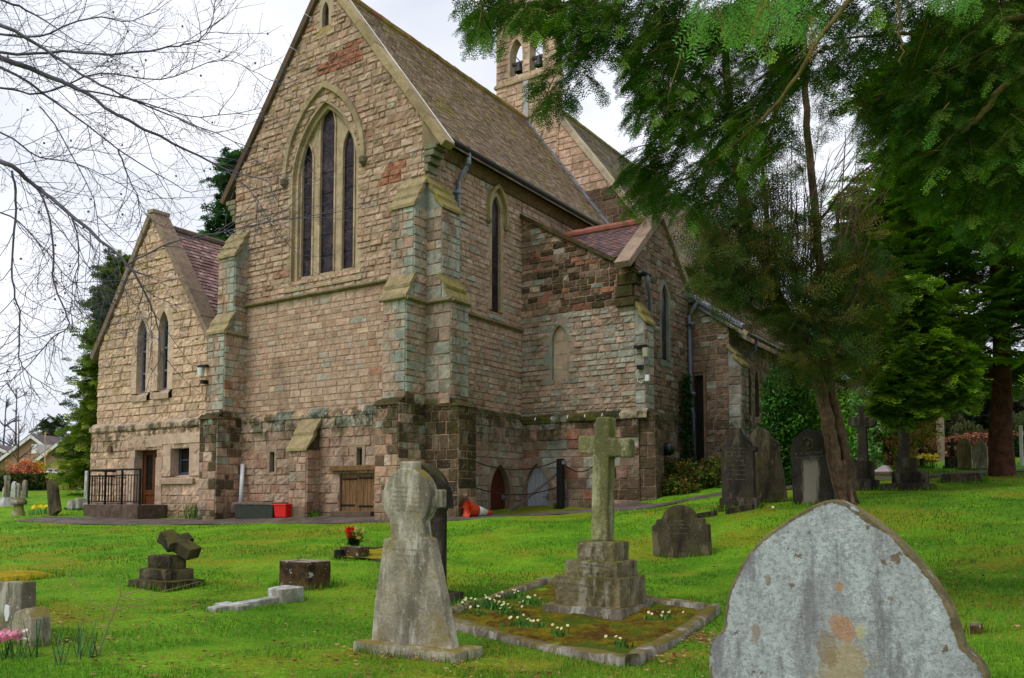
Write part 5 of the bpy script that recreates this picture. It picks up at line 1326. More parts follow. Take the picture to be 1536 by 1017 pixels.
V = []; n = 10; ma, mb_, mc, md = gpt(512, 838), gpt(596, 846), gpt(598, 823), gpt(545, 828)
for i in range(n + 1):
    for j in range(n + 1): p = ma.lerp(mb_, i / n).lerp(md.lerp(mc, i / n), j / n); V.append((p.x, p.y, gz(p.x, p.y) + .03 + R.uniform(-.01, .012)))
mb = MB(); mb.add(V, [(i * (n + 1) + j, (i + 1) * (n + 1) + j, (i + 1) * (n + 1) + j + 1, i * (n + 1) + j + 1) for i in range(n) for j in range(n)]); tag(mb.build('moss_bed', stone_mat('yellow_green_moss', lin(140, 128, 24), (.6, 1.4), 9, [], bump=1, bs=30), smooth=True), 'yellow moss on the grave beside the flower trough', 'moss', kind='stuff')
# --- small dark shouldered headstone right of the cross
Y8 = atD(1020, 840, 12.6).y
px = [(982, 842), (976.5, 789), (983, 786), (984, 779.5), (992, 778)] + [(1017.5 + 25.3 * math.cos(math.pi + a), 781 - 24 * math.sin(a)) for a in [i * math.pi / 14 for i in range(1, 14)]] + [(1042.5, 778), (1053.5, 777.5), (1055, 784), (1061.5, 787), (1064.5, 840)]
headstone('headstone', 'small blackened headstone with rounded top and stepped shoulders, alone on the lawn', px, Y8, .13, M_BLK2, rows=[(1006, 1026, 781, 781), (1000, 1034, 787, 787), (1002, 1032, 792, 792), (1004, 1031, 800, 800)], hpx=2.6)
# stumps and kerb by it
st = step(1070, 1080, 1084, 763, 780, d=15.4); tag(rough_block('kerb_post', (st[0], st[1] + .04, st[2], .16, st[4] - .15, st[5]), M_BLK2, loc=Vector((st[0], st[2], st[4])), am=.006), 'stubby stone kerb post at the end of a low kerb', 'kerb post')
for a, b, lb in (((1042, 779), (1072, 774), 'short low kerb length left of the stubby kerb post'), ((1088, 772), (1128, 763), 'short low kerb length right of the stubby kerb post')):
    a, b = gpt(*a), gpt(*b); mb = MB(); mb.prism([a + Vector((0, 0, -.1)), b + Vector((0, 0, -.1)), b + Vector((0, 0, .1)), a + Vector((0, 0, .1))], (0, .16, 0)); tag(mb.build('grave_kerb', M_BLK2, loc=a, bevel=.015), lb, 'grave kerb')

# --- three upright dark headstones
YA_ = atD(1105, 752, 15.5).y
px = [(1083, 757)] + smooth_px([(1081, 690), (1080, 677), (1083, 665), (1090, 658), (1095, 650)], 2) + [(1096.5, 644), (1109, 643.5)] + smooth_px([(1111, 650), (1119, 656), (1124, 663), (1129, 678), (1130, 690)], 2) + [(1131.5, 757)]
tA = headstone('headstone', 'dark headstone with flat-topped crest and scrolled shoulders, leftmost of three by the shrubs', px, YA_, .14, M_BLK, rows=[(1090, 1118, y, y) for y in (672, 678, 684, 691, 698, 705, 712, 719)], hpx=2.2, base=(onY(1079, 750, YA_ - .06).x, onY(1136, 750, YA_ - .06).x, YA_ - .08, .3, onY(1100, 757, YA_).z - .15, onY(1100, 746, YA_).z))
for q in (1077.5, 1130):
    mb = MB(); c = onY(q, 673, YA_); mb.lathe([(0, -.02), (.05, -.02), (.055, .0), (.055, .14), (.05, .16), (0, .16)][::-1], c, 10, rot=Matrix.Rotation(-math.pi / 2, 3, 'X')); mb.build('scroll', M_BLK, tA)
YB_ = YA_ + 1.0
px = [(1122, 755), (1126, 690), (1122, 668)] + smooth_px([(1126, 652), (1131, 644), (1140, 641), (1150, 646), (1156, 656), (1162, 660), (1168, 665)], 2) + [(1166, 671), (1170, 690), (1180, 752)]
headstone('headstone', 'dark leaning headstone with a hunched curved top, middle of three by the shrubs', px, YB_, .13, M_BLK2, base=(onY(1120, 750, YB_).x, onY(1190, 750, YB_).x, YB_ - .1, .4, onY(1140, 757, YB_).z - .2, onY(1140, 749, YB_).z))
YC_ = atD(1218, 757, 15.0).y
t = NT('black_stone_pale_streak'); c = t.mix(1.0, lin(56, 51, 46), t.gray(t.noise(4, 6, .7), .5, 1.4), 'MULTIPLY')
sx_ = t.n('ShaderNodeSeparateXYZ'); t.l(t.tc.outputs['Object'], sx_.inputs[0])
ax_ = t.math('ADD', t.math('ABSOLUTE', t.math('ADD', sx_.outputs[0], .02), 0), t.math('MULTIPLY', t.math('SUBTRACT', t.noise(7, 6, .75, (1.6, 1, .3)), .5), .28))
f_ = t.math('MULTIPLY', t.rng(ax_, .17, .09), t.rng(t.math('ADD', sx_.outputs[2], t.math('MULTIPLY', t.noise(6, 5, .7, seed=5), .3)), 1.05, .85)); c = t.mix(t.math('MULTIPLY', f_, .85), c, lin(140, 132, 120)); c = t.mix(t.math('MULTIPLY', t.rng(t.noise(24, 4, .7, seed=3), .6, .68), .4), c, lin(120, 114, 100))
t.bump(t.noise(30, 6, .75), .6, .01); M_STRK = t.done(c, .95, .1)
px = [(1190, 760), (1187, 700), (1185.5, 676)] + smooth_px([(1187, 668), (1192, 657), (1202, 648), (1214, 643.5), (1227, 647), (1238, 657), (1245, 670)], 2) + [(1247, 690), (1250, 757)]
headstone('headstone', 'dark pointed headstone streaked pale down its middle, beside the leaning trunk', px, YC_, .13, M_STRK, rows=[(1193, 1233, 681, 678), (1193, 1233, 687, 684), (1202, 1228, 691, 689)], hpx=3.4)
mb = MB(); c = onY(1211.5, 666, YC_)
tag_ = [o for o in COL.objects if o.get('label', '').startswith('dark pointed headstone')][0]
mb.lathe([(.10, -.02), (.115, 0), (.10, .01), (.085, 0), (.10, -.02)], c, 18, rot=Matrix.Rotation(-math.pi / 2, 3, 'X')); mb.lathe([(0, -.03), (.04, -.02), (.045, .01)], c, 10, rot=Matrix.Rotation(-math.pi / 2, 3, 'X')); mb.build('roundel', M_BLK2, tag_)

# --- graves under the trees on the right
Yg = atD(1295, 720, 18.2).y
tX = thing('cross_monument', 'tall dark stone cross with rounded arm ends, before the bright shrubs', 'grave cross', gd(1296, 18.2))
s_ = step(1274, 1306, 1320, 717, 738, Yg); Yc_ = Yg + s_[3] / 2; zp = s_[4] - .2
for (a, b, yt, yb, k) in ((1274, 1307, 718, 738, 1), (1278, 1303, 690, 717, .7)):
    D = s_[3] * k; st = step(a, b, 0, yt, yb, Yc_ - D / 2, dep=D); rough_block('step', (st[0], st[1], Yc_ - D / 2, D, zp, st[5]), M_BLK, tX, am=.006); zp = st[5] - .004
mb = MB(); mb.prism(slab_pts([(1285, 692), (1287, 640), (1279, 640), (1274, 638), (1271.5, 632), (1274, 627), (1279, 625), (1287.5, 626), (1287, 609), (1299, 608), (1299, 626), (1307, 624.5), (1312, 627), (1314.5, 632), (1312, 638), (1307, 640), (1299, 641), (1301, 692)], Yc_ - .08), (0, .16, 0)); mb.build('cross', M_BLK, tX, bevel=.015)
Yg = atD(1365, 735, 17.6).y
tX = thing('cross_monument', 'big blackened three-step monument, shaft disappearing up into the evergreen', 'grave cross', gd(1362, 17.6))
s_ = step(1320, 1392, 1408, 724, 738, Yg, dep=1.0); Yc_ = Yg + .5; zp = s_[4] - .2
for (a, b, yt, yb, k) in ((1320, 1394, 724, 738, 1), (1337, 1388, 706, 729, .72), (1344, 1374, 686, 706, .45)):
    st = step(a, b, 0, yt, yb, Yc_ - k / 2, dep=k); rough_block('step', (st[0], st[1], Yc_ - k / 2, k, zp, st[5]), M_BLK, tX, am=.006); zp = st[5] - .004
mb = MB(); mb.prism(slab_pts([(1346, 690), (1349, 585), (1360, 585), (1363, 690)], Yc_ - .09), (0, .18, 0)); mb.build('shaft', M_BLK, tX, bevel=.015)
p = gd(1322, 22); tL = thing('ledger_grave', 'low pink granite grave with pale sloping top between two dark monuments', 'grave slab', p)
mb = MB(); x0, x1 = onY(1306, 705, p.y).x, onY(1336, 705, p.y).x; zt = onY(1320, 697, p.y).z; zm = onY(1320, 707, p.y).z
mb.prism([(x0, p.y, p.z - .2), (x1, p.y, p.z - .2), (x1, p.y, zm), (x0, p.y, zm)], (0, 1.2, 0)); mb.build('base', plain('pink_granite', lin(120, 84, 84), .4, var=(40, .7, 1.3)), tL, bevel=.02)
mb = MB(); mb.prism([(x0 + .03, p.y + .05, zm), (x1 - .03, p.y + .05, zm), (x1 - .2, p.y + .5, zt), (x0 + .2, p.y + .5, zt)], (0, .5, 0)); mb.build('top', plain('pale_granite', lin(206, 190, 190), .3, var=(40, .85, 1.1)), tL)
p = gd(1383, 26, 690); tW = thing('wheel_cross', 'small dark wheel cross pierced with four holes near yellow daffodils', 'grave cross', p)
c = onY(1383, 677, p.y); r_ = .24; mb = MB()
for k in range(4):
    a0 = k * math.pi / 2 + math.pi / 4
    mb.box(c + Vector((math.cos(k * math.pi / 2) * .15, 0, math.sin(k * math.pi / 2) * .15)), (.26 if k % 2 == 0 else .12, .12, .12 if k % 2 == 0 else .26))
ring = [(c.x + r_ * math.cos(a), c.y, c.z + r_ * math.sin(a)) for a in [i * math.pi / 12 for i in range(25)]]; mb.tube(ring, .05, 6); mb.build('wheel', M_BLK, tW)
mb = MB(); mb.prism([(c.x - .08, p.y - .06, p.z - .1), (c.x + .08, p.y - .06, p.z - .1), (c.x + .06, p.y - .06, c.z), (c.x - .06, p.y - .06, c.z)], (0, .12, 0)); mb.build('shaft', M_BLK, tW)
Yg = gd(1446, 24, 700).y
headstone('headstone', 'tall tan round-topped headstone beside a grey one before the far hedge', [(1436, 706), (1435.5, 668), (1438, 660), (1446, 656), (1454, 660), (1457, 668), (1458, 706)], Yg, .12, M_TANS)
headstone('headstone', 'grey arched headstone with a stepped neck, right of the tan one', [(1459, 707), (1458.5, 672), (1462, 664), (1469.5, 659.5), (1477, 664), (1481, 672), (1481.5, 707)], Yg - .3, .12, M_GREY)
p = gd(1429, 25, 700); tS = thing('cross_monument', 'small dark cross on a square base, left of the tan headstone', 'grave cross', p)
st = step(1417, 1437, 1442, 684, 704, p.y - .2); rough_block('base', (st[0], st[1], p.y - .25, .5, p.z - .15, st[5]), M_BLK, tS, am=.006)
mb = MB(); mb.prism(slab_pts([(1424, 686), (1426, 668), (1420, 668), (1420, 663), (1426, 663), (1426, 657), (1431, 657), (1431, 663), (1437, 663), (1437, 668), (1431, 668), (1433, 686)], p.y), (0, .1, 0)); mb.build('cross', M_BLK, tS)
a, b = gd(1408, 19.4, 722), gd(1476, 19.4, 722); mb = MB(); mb.prism([a + Vector((0, 0, -.1)), b + Vector((0, 0, -.1)), b + Vector((-.1, 0, .2)), a + Vector((.06, 0, .22))], (0, .7, 0)); tag(mb.build('ledger_slab', M_BLK2, loc=a, bevel=.02), 'long low dark ledger slab on the grass under the evergreen', 'grave slab')
st = step(1452, 1474, 1477, 938, 968, d=5.6); tag(rough_block('kerb_post', (st[0], st[1], st[2], .16, st[4] - .3, st[5]), M_BRN, loc=Vector((st[0], st[2], st[4])), am=.006), 'stone block with mossy top just behind the big pale headstone', 'kerb post')

# --- graves on the left
p = gd(77, 25.5, 760); Yg = p.y; s_ = 1
px = [(73, 768), (69.5, 726)] + smooth_px([(69, 722), (71, 718.5), (75, 720), (80, 726), (82, 733)], 2) + [(83, 745), (86.5, 766)]
headstone('headstone', 'narrow dark headstone tilting left on the far lawn', px, Yg, .14, M_BLK2)
p = gd(28, 26.5, 760); tM = thing('staddle_stone', 'mushroom-shaped mossy staddle stone on the far lawn', 'staddle stone', p); k = 26.5 / FPX
mb = MB(); mb.lathe([(.2, -.1), (.2, .0), (.19, .12), (.14, .3), (.13, .42), (0, .42)], p, 14); mb.build('stem', M_GRN, tM, smooth=True)
mb = MB(); mb.lathe([(0, .38), (.2, .4), (.235, .45), (.22, .53), (.14, .6), (0, .63)], p, 16); mb.build('cap', M_KERB, tM, smooth=True)
p = gd(10, 30, 745); tS = thing('cross_monument', 'pale shaft of a broken cross on a sloping base, far left', 'grave cross', p)
mb = MB(); mb.box(p + Vector((0, 0, .12)), (.55, .5, .34), taper=.6); mb.build('base', M_PALE, tS); mb = MB(); mb.box(p + Vector((0, 0, .62)), (.18, .16, .8), taper=.8); mb.box(p + Vector((0, 0, .98)), (.24, .14, .14)); mb.build('shaft', M_KERB, tS, bevel=.01)
lbs = ['boulder-like pale stone nearest the leaning dark headstone', 'rounded pale stone in the middle of the row of boulders', 'long low pale stone at the end beside the railing']
for i, (q, w) in enumerate(((102, .42), (112, .4), (123, .6))):
    p = gd(q, 29, 757); tag(rough_block('boulder', (p.x - w / 2, p.x + w / 2, p.y, .4, p.z - .1, p.z + (.32, .38, .24)[i]), M_PALE, loc=p, nx=5, ny=4, nz=3, am=.03, taper=.35), lbs[i], 'boulder', 'pale boulders on the far lawn')
p = gd(131, 31, 745); mb = MB(); mb.box(p + Vector((0, 0, .5)), (.2, .18, 1.3), taper=.85); mb.box(p + Vector((0, 0, 0)), (.34, .3, .3)); tag(mb.build('grave_pillar', M_PALE, loc=p, bevel=.015), 'slim pale stone pillar behind the black railing', 'pillar')
for i, (q, dd, h, lb) in enumerate(((6, 33, .55, 'small white headstone by the far hedge, at the photo edge'), (19, 34, .7, 'small pale headstone before the far hedge, taller of a pair'), (24, 34.5, .6, 'small pale headstone before the far hedge, shorter of a pair'), (35, 35, .72, 'small grey headstone before the hedge, nearest the orange shrub'))):
    p = gd(q, dd, 745); mb = MB(); mb.prism([p + Vector((x, 0, z)) for x, z in ((-.16, -.1), (.16, -.1), (.16, h * .7), (.1, h * .93), (0, h), (-.1, h * .93), (-.16, h * .7))], (0, .1, 0)); tag(mb.build('headstone', M_PALE if i != 3 else M_KERB, loc=p, bevel=.01), lb, 'headstone')
# near left: broken pedestal grave
p = gpt(22, 952); Yg = p.y - .1
tB = thing('broken_headstone', 'squat broken grey headstone with a cracked front block, left edge', 'headstone', p)
mb = MB(); mb.prism(slab_pts([(-18, 985), (-18, 873), (31, 873), (31, 912), (32, 985)], Yg + .12), (0, .13, 0)); mb.build('slab', M_GREY, tB, bevel=.012)
mb = MB(); mb.prism(slab_pts([(18, 985), (17, 932), (22, 918), (38, 912), (46, 928), (47, 985)], Yg - .08), (0, .16, 0)); mb.build('block', M_GREY, tB, bevel=.012)
c = onY(12.5, 918, Yg + .12); mb = MB(); mb.prism([c + Vector((x, 0, z)) for x, z in ((-.02, -.075), (.012, -.075), (.036, -.02), (.03, .05), (-.03, .06), (-.045, .0))], (0, -.012, 0)); mb.build('plaque', M_WHITE, tB)
p = gpt(5, 868); mb = MB(); V = []; n = 12
for i in range(n + 1):
    for j in range(n + 1):
        u, v = i / n - .5, j / n - .5; e = max(0, 1 - (4 * u * u) ** 2 - (4 * v * v) ** 2); V.append((p.x + u * 1.0, p.y + v * 1.1, gz(p.x + u * 1.0, p.y + v * 1.1) - .02 + .10 * e ** .5 + R.uniform(-.008, .008)))
mb.add(V, [(i * (n + 1) + j, (i + 1) * (n + 1) + j, (i + 1) * (n + 1) + j + 1, i * (n + 1) + j + 1) for i in range(n) for j in range(n)])
tag(mb.build('mossy_ledger', stone_mat('yellow_moss', lin(150, 132, 20), (.6, 1.4), 9, [], bump=1, bs=30), smooth=True, loc=p), 'low ledger slab smothered in yellow moss, left edge', 'grave slab')

# --- things along the church wall
Ys = 14.45; L = onY(165, 775, Ys); st = step(124, 206, 206, 757, 777, Ys, dep=.9)
tag(rough_block('entrance_step', (st[0], st[1], Ys, 1.0, st[4] - .2, st[5]), stone_mat('dark_step_stone', lin(92, 76, 66), (.6, 1.3), 4, [(6, .55, .65, lin(128, 106, 92), .6, (1, 1, 1), 1)], top=lin(122, 106, 92)), loc=Vector((st[0], Ys, st[4])), nx=14), 'low stone landing block in front of the annexe door', 'step')
zt = st[5]; ra = Vector((st[0] + .08, Ys + .12, zt)); rb = Vector((st[1] - .1, Ys + .12, zt)); rc = Vector((st[0] + .08, Ys + .95, zt))
tR = thing('railing', 'black metal railing on the landing block by the annexe door', 'railing', (ra + rb) / 2)
Zv = Vector((0, 0, 1)); H = 1.0
mb = MB(); mb.tube([ra + Zv * H, rb + Zv * H], .028, 8); mb.tube([ra + Zv * H, rc + Zv * H], .028, 8); mb.build('handrail', M_BLACK, tR)
mb = MB(); mb.tube([ra + Zv * .84, rb + Zv * .84], .018, 6); mb.tube([ra + Zv * .08, rb + Zv * .08], .018, 6); mb.tube([ra + Zv * .84, rc + Zv * .84], .018, 6); mb.build('rail', M_BLACK, tR)
for f_ in (0, .33, .66, 1.0):
    mb = MB(); p = ra.lerp(rb, f_); mb.box(p + Zv * H / 2, (.05, .05, H)); mb.build('post', M_BLACK, tR)
mb = MB()
for k in range(1, 18):
    if k % 6 == 0: continue
    p = ra.lerp(rb, k / 18); mb.tube([p + Zv * .08, p + Zv * .84], .012, 5)
for k in range(1, 8): p = ra.lerp(rc, k / 8); mb.tube([p + Zv * .08, p + Zv * .84], .012, 5)
o = mb.build('bars', M_BLACK, tR)
p = onY(361, 756, 15.1); q = onY(364, 697, 15.3); mb = MB(); mb.tube([p, q], .055, 14); mb.tube([q, q + (q - p).normalized() * .01], [.055, .045], 14); tag(mb.build('plastic_pipe', plain('white_plastic', lin(206, 208, 212), .35, var=(3, .8, 1.1)), loc=p, smooth=True), 'white plastic pipe leaning upright against the church wall', 'pipe')
Yx = 14.75; st = step(352, 408, 412, 757, 776, Yx, dep=.5)
tG = thing('grit_box', 'low dark green box with grey board lid against the church wall', 'box', Vector(((st[0] + st[1]) / 2, Yx, st[4])))
mb = MB(); mb.box(((st[0] + st[1]) / 2, Yx + .25, (st[4] + st[5]) / 2 - .03), (st[1] - st[0], .5, st[5] - st[4] + .04), taper=1.04); mb.build('body', plain('dark_green_plastic', lin(38, 44, 32), .5, var=(5, .7, 1.3)), tG, bevel=.02)
mb = MB(); mb.box(((st[0] + st[1]) / 2 - .02, Yx + .25, st[5] + .03), (st[1] - st[0] + .1, .58, .05)); mb.build('lid', plain('grey_board', lin(104, 94, 86), .8, var=(6, .6, 1.3)), tG, bevel=.01)
mb = MB(); mb.box(((st[0] + st[1]) / 2 + .05, Yx + .2, st[5] + .075), (.5, .3, .03)); tag(mb.build('board_offcut', M_HATCH, loc=Vector(((st[0] + st[1]) / 2, Yx + .2, st[5] + .06))), 'small brown board lying on the green box lid', 'board')
st = step(408.5, 428, 431, 756, 776, Yx - .02, dep=.4); mb = MB(); c = Vector(((st[0] + st[1]) / 2, Yx + .2, st[4])); h = st[5] - st[4]; w = st[1] - st[0]
tT = thing('tub', 'bright red plastic tub at the end of the green box', 'tub', c)
mb.box(c + Vector((0, 0, h * .45)), (w * .84, .36, h * .95), taper=1.14); mb.build('body', plain('red_plastic', lin(206, 24, 22), .4), tT, bevel=.02)
mb = MB(); mb.box(c + Vector((0, 0, h * .95)), (w * 1.04, .44, .045)); mb.build('rim', plain('red_plastic_rim', lin(214, 30, 26), .4), tT, bevel=.012)
# cone lying on its side
a, b = atD(700, 764, 19.2), atD(738, 762.5, 19.55); a.z = gz(a.x, a.y) + .2; b.z = gz(b.x, b.y) + .09; ax = (b - a); Lc = ax.length
rot = ax.to_track_quat('Z', 'Y').to_matrix(); tO = thing('traffic_cone', 'orange and white traffic cone lying on its side by the arched doors', 'traffic cone', (a + b) / 2)
OR = plain('orange_plastic', lin(226, 74, 36), .5, var=(6, .7, 1.15))
mb = MB(); mb.lathe([(.215, 0), (.205, .03), (.17, .05), (.125, Lc * .42), (.12, Lc * .42), (.165, .06), (.2, .04)], a, 26, rot=rot); mb.build('base', OR, tO, smooth=True)
mb = MB(); mb.lathe([(.127, Lc * .42), (.075, Lc * .76), (.07, Lc * .76), (.12, Lc * .42)], a, 22, rot=rot); mb.build('sleeve', M_WHITE, tO, smooth=True)
mb = MB(); mb.lathe([(.073, Lc * .76), (.03, Lc), (0, Lc)], a, 20, rot=rot); mb.build('tip', OR, tO, smooth=True)
# barrier post with stay and chains
Yp = 19.3; p = onY(841, 768, Yp); q = onY(841, 688, Yp); tP = thing('barrier_post', 'black wooden post with diagonal stay and rusty chains by the pale blue door', 'post', p)
mb = MB(); mb.box((p.x, Yp, (p.z - .2 + q.z) / 2), (.17, .15, q.z - p.z + .2)); mb.build('post', M_POST, tP, bevel=.012)
mb = MB(); a = onY(764, 770, Yp - .9); mb.tube([a, onY(836, 710, Yp)], .035, 7); mb.build('stay', plain('grey_bar', lin(92, 82, 76), .6, var=(8, .7, 1.3)), tP)
def chain(name, A, B, sag, parent):
    mb = MB(); n = 26; mb.tube([A.lerp(B, k / n) - Vector((0, 0, sag * 4 * (k / n) * (1 - k / n))) for k in range(n + 1)], .016, 5); return mb.build(name, M_IRON, parent)
Cb = Vector((-11.66, 16.2, 0)); zA = onX(716, 691, -11.6).z; zB = onX(718, 730, -11.6).z
chain('chain', Vector((-11.66, 16.2, zA)), Vector((p.x - .08, Yp, q.z - .05)), .22, tP); chain('chain', Vector((-11.66, 16.2, zB)), Vector((p.x - .08, Yp, q.z - .72)), .2, tP)
chain('chain', Vector((p.x + .08, Yp, q.z - .12)), onY(893, 697, 19.55), .2, tP)
mb = MB(); mb.box((p.x + .12, Yp - .03, q.z - .1), (.1, .08, .1)); mb.build('hasp', M_LEAD, tP)
p = onX(992, 674, -9.0); mb = MB(); mb.lathe([(0, -.2), (.14, -.19), (.17, -.05), (.17, .1), (.12, .18), (0, .2)], p + Vector((.15, 0, 0)), 14, rot=Matrix.Rotation(math.pi / 2, 3, 'Y')); tag(mb.build('vent_cowl', M_GUT, loc=p, smooth=True), 'black domed vent cowl low on the transept wall', 'vent')
# ------------------------------------------------------------------ grass, leaves on the lawn
def wedge(n, r0, r1, a0, a1, p=1.0):
    """random ground spots, thinning with distance"""
    u = NR.random(n); r = (r0 ** (1 - p) + u * (r1 ** (1 - p) - r0 ** (1 - p))) ** (1 / (1 - p)) if p != 1 else r0 * (r1 / r0) ** u
    a = NR.uniform(a0, a1, n); return r * np.sin(a), r * np.cos(a), r
def clear_of_things(x, y, grow=0.0):
    ok = ~path_in(x, y, -.04) & ~in_plot(x, y)
    ok &= ~((y > Y0 - .2) & (x > -26.0) & (x < -8.7) & (y < 40)) & ~((y > 23.2) & (x > -12) & (x < -5.9) & (y < 34.5))
    return ok
def vnoise(x, y, s, seed):
    """cheap smooth value noise in numpy"""
    rr = np.random.default_rng(seed); G = rr.random((64, 64)); X, Y_ = x * s + 1000, y * s + 1000
    i, j = np.floor(X).astype(int), np.floor(Y_).astype(int); f, g_ = X - i, Y_ - j; f, g_ = f * f * (3 - 2 * f), g_ * g_ * (3 - 2 * g_)
    q = lambda a, b: G[a % 64, b % 64]
    return (q(i, j) * (1 - f) + q(i + 1, j) * f) * (1 - g_) + (q(i, j + 1) * (1 - f) + q(i + 1, j + 1) * f) * g_
yw0, yw1 = -YAW - rad(36), -YAW + rad(38)
def grass(n, r0, r1, p, hs, ws):
    x, y, r = wedge(n, r0, r1, yw0, yw1, p); ok = clear_of_things(x, y); x, y, r = x[ok], y[ok], r[ok]; n = len(x)
    z = gzn(np.stack([x, y], 1)) + .022 * np.sin(x * 1.7 + 1) * np.sin(y * 1.3) - .004
    yel = vnoise(x, y, .8, 3) * .6 + vnoise(x, y, 2.6, 4) * .4
    az = NR.uniform(0, 6.283, n); ln = NR.uniform(.15, .9, n); h = hs * NR.uniform(.45, 1.25, n) * (1.1 - .6 * (yel > .55)) ; w = ws * NR.uniform(.7, 1.3, n) * np.maximum(1, r / 6.5)
    dx, dy = np.cos(az), np.sin(az); bx, by = -np.sin(az) * w, np.cos(az) * w
    V = np.zeros((n, 3, 3)); V[:, 0] = np.stack([x - bx, y - by, z], 1); V[:, 1] = np.stack([x + bx, y + by, z], 1); V[:, 2] = np.stack([x + dx * h * ln, y + dy * h * ln, z + h * (1.05 - .5 * ln)], 1)
    a, b, c_ = np.array(lin(58, 106, 20)), np.array(lin(120, 168, 50)), np.array(lin(184, 176, 66))
    t_ = NR.random(n)[:, None]; t_ = np.clip(t_ * .7 + (vnoise(x, y, 1.9, 21) - .35)[:, None] * .8, 0, 1); col = a * (1 - t_) + b * t_; m = np.clip((yel - .53) * 6, 0, .9)[:, None] * NR.uniform(.5, 1, n)[:, None]; col = col * (1 - m) + c_ * m
    dead = (NR.random(n) < .035)[:, None]; col = np.where(dead, np.array(lin(170, 150, 96)), col) * NR.uniform(.75, 1.25, n)[:, None]
    return V.reshape(-1, 3), np.repeat(col, 3, 0)
def tufts(n_per=110):
    Vt, Ct = [], []
    for o in list(COL.objects):
        if o.get('category') in ('headstone', 'grave cross', 'pedestal', 'grave base', 'kerb post', 'grave kerb', 'grave slab', 'planter', 'boulder', 'pillar') and (o.location - EYE).length < 34:
            ms = [o] if o.type == 'MESH' else [c for c in o.children if c.type == 'MESH']
            co = np.concatenate([np.array([tuple(v.co + wloc(m)) for v in m.data.vertices]) for m in ms]); low = co[:, 2] < gzn(co[:, :2]) + .06
            if low.sum() < 3: continue
            x0, x1, y0, y1 = co[low, 0].min(), co[low, 0].max(), co[low, 1].min(), co[low, 1].max()
            if o.get('category') == 'grave kerb' or x1 - x0 > 2.2: continue
            per = 2 * (x1 - x0 + y1 - y0); k = int(n_per * per); u = NR.random(k) * per; a, b = x1 - x0, y1 - y0; off = np.abs(NR.normal(0, .028, k))
            x = np.where(u < a, x0 + u, np.where(u < a + b, x1 + off, np.where(u < 2 * a + b, x1 - (u - a - b), x0 - off))); y = np.where(u < a, y0 - off, np.where(u < a + b, y0 + (u - a), np.where(u < 2 * a + b, y1 + off, y1 - (u - 2 * a - b))))
            z = gzn(np.stack([x, y], 1)) - .01; d_ = math.hypot(*o.location[:2]); w = .0035 * max(1, d_ / 7); h = NR.uniform(.04, .12, k); az = NR.uniform(0, 6.28, k); V = np.zeros((k, 3, 3)); l = NR.uniform(.1, .6, k)
            V[:, 0] = np.stack([x - np.sin(az) * w, y + np.cos(az) * w, z], 1); V[:, 1] = np.stack([x + np.sin(az) * w, y - np.cos(az) * w, z], 1); V[:, 2] = np.stack([x + np.cos(az) * h * l, y + np.sin(az) * h * l, z + h], 1)
            Vt.append(V.reshape(-1, 3)); c = np.array([lin(70, 132, 16), lin(98, 156, 30), lin(150, 156, 60), lin(58, 112, 20)])[NR.integers(0, 4, k)] * NR.uniform(.7, 1.15, k)[:, None]; Ct.append(np.repeat(c, 3, 0))
    return np.concatenate(Vt), np.concatenate(Ct)
gs = [tufts(), grass(150000, 4.0, 11, 1.0, .042, .0028), grass(120000, 9, 34, 1.2, .05, .0034)]
V = np.concatenate([g_[0] for g_ in gs]); Cg = np.concatenate([g_[1] for g_ in gs])
tag(npmesh('grass', V, np.arange(len(V)).reshape(-1, 3), Cg, M_GRASS), 'short mossy green lawn grass between the graves', 'grass', kind='stuff')
# fallen leaves
n = 4200
x, y, r = wedge(n, 4.2, 24, yw0 + .1, yw1 - .1, 1.15); x = list(x); y = list(y)
for (px_, py_, rp, k) in ((290, 920, 60, 90), (520, 930, 50, 50), (1050, 960, 30, 160), (1010, 990, 40, 80), (90, 925, 60, 110), (150, 985, 80, 90), (970, 860, 50, 50), (1440, 870, 70, 90), (960, 700, 4, 0), (1040, 735, 50, 120), (560, 985, 90, 40), (300, 905, 30, 50)):
    for _ in range(k):
        p = gpt(px_ + R.gauss(0, rp * .5), py_ + R.gauss(0, rp * .22)); x.append(p.x); y.append(p.y)
x, y = np.array(x), np.array(y); ok = clear_of_things(x, y) | (NR.random(len(x)) < .1); ok &= (vnoise(x, y, .7, 9) > .42) | (np.arange(len(x)) > n); x, y = x[ok], y[ok]; n = len(x)
z = gzn(np.stack([x, y], 1)) + .03; V = np.zeros((n, 4, 3)); az = NR.uniform(0, 6.28, n); l = NR.uniform(.011, .026, n); tl = NR.uniform(-.6, .6, n)
for k, (p_, q_) in enumerate(((-1, 0), (0, -.5), (1, 0), (0, .55))):
    V[:, k, 0] = x + l * (p_ * np.cos(az) - q_ * np.sin(az)); V[:, k, 1] = y + l * (p_ * np.sin(az) + q_ * np.cos(az)); V[:, k, 2] = z + l * (abs(p_) * .25 + q_ * tl)
pal = np.array([lin(140, 92, 56), lin(160, 116, 76), lin(112, 70, 42), lin(174, 134, 98), lin(92, 58, 36)]); Cl = pal[NR.integers(0, 5, n)] * NR.uniform(.7, 1.15, n)[:, None]
tag(npmesh('fallen_leaves', V.reshape(-1, 3), np.arange(4 * n).reshape(-1, 4), np.repeat(Cl, 4, 0), M_LEAF), 'scattered dry brown leaves on the lawn', 'leaves', kind='stuff')

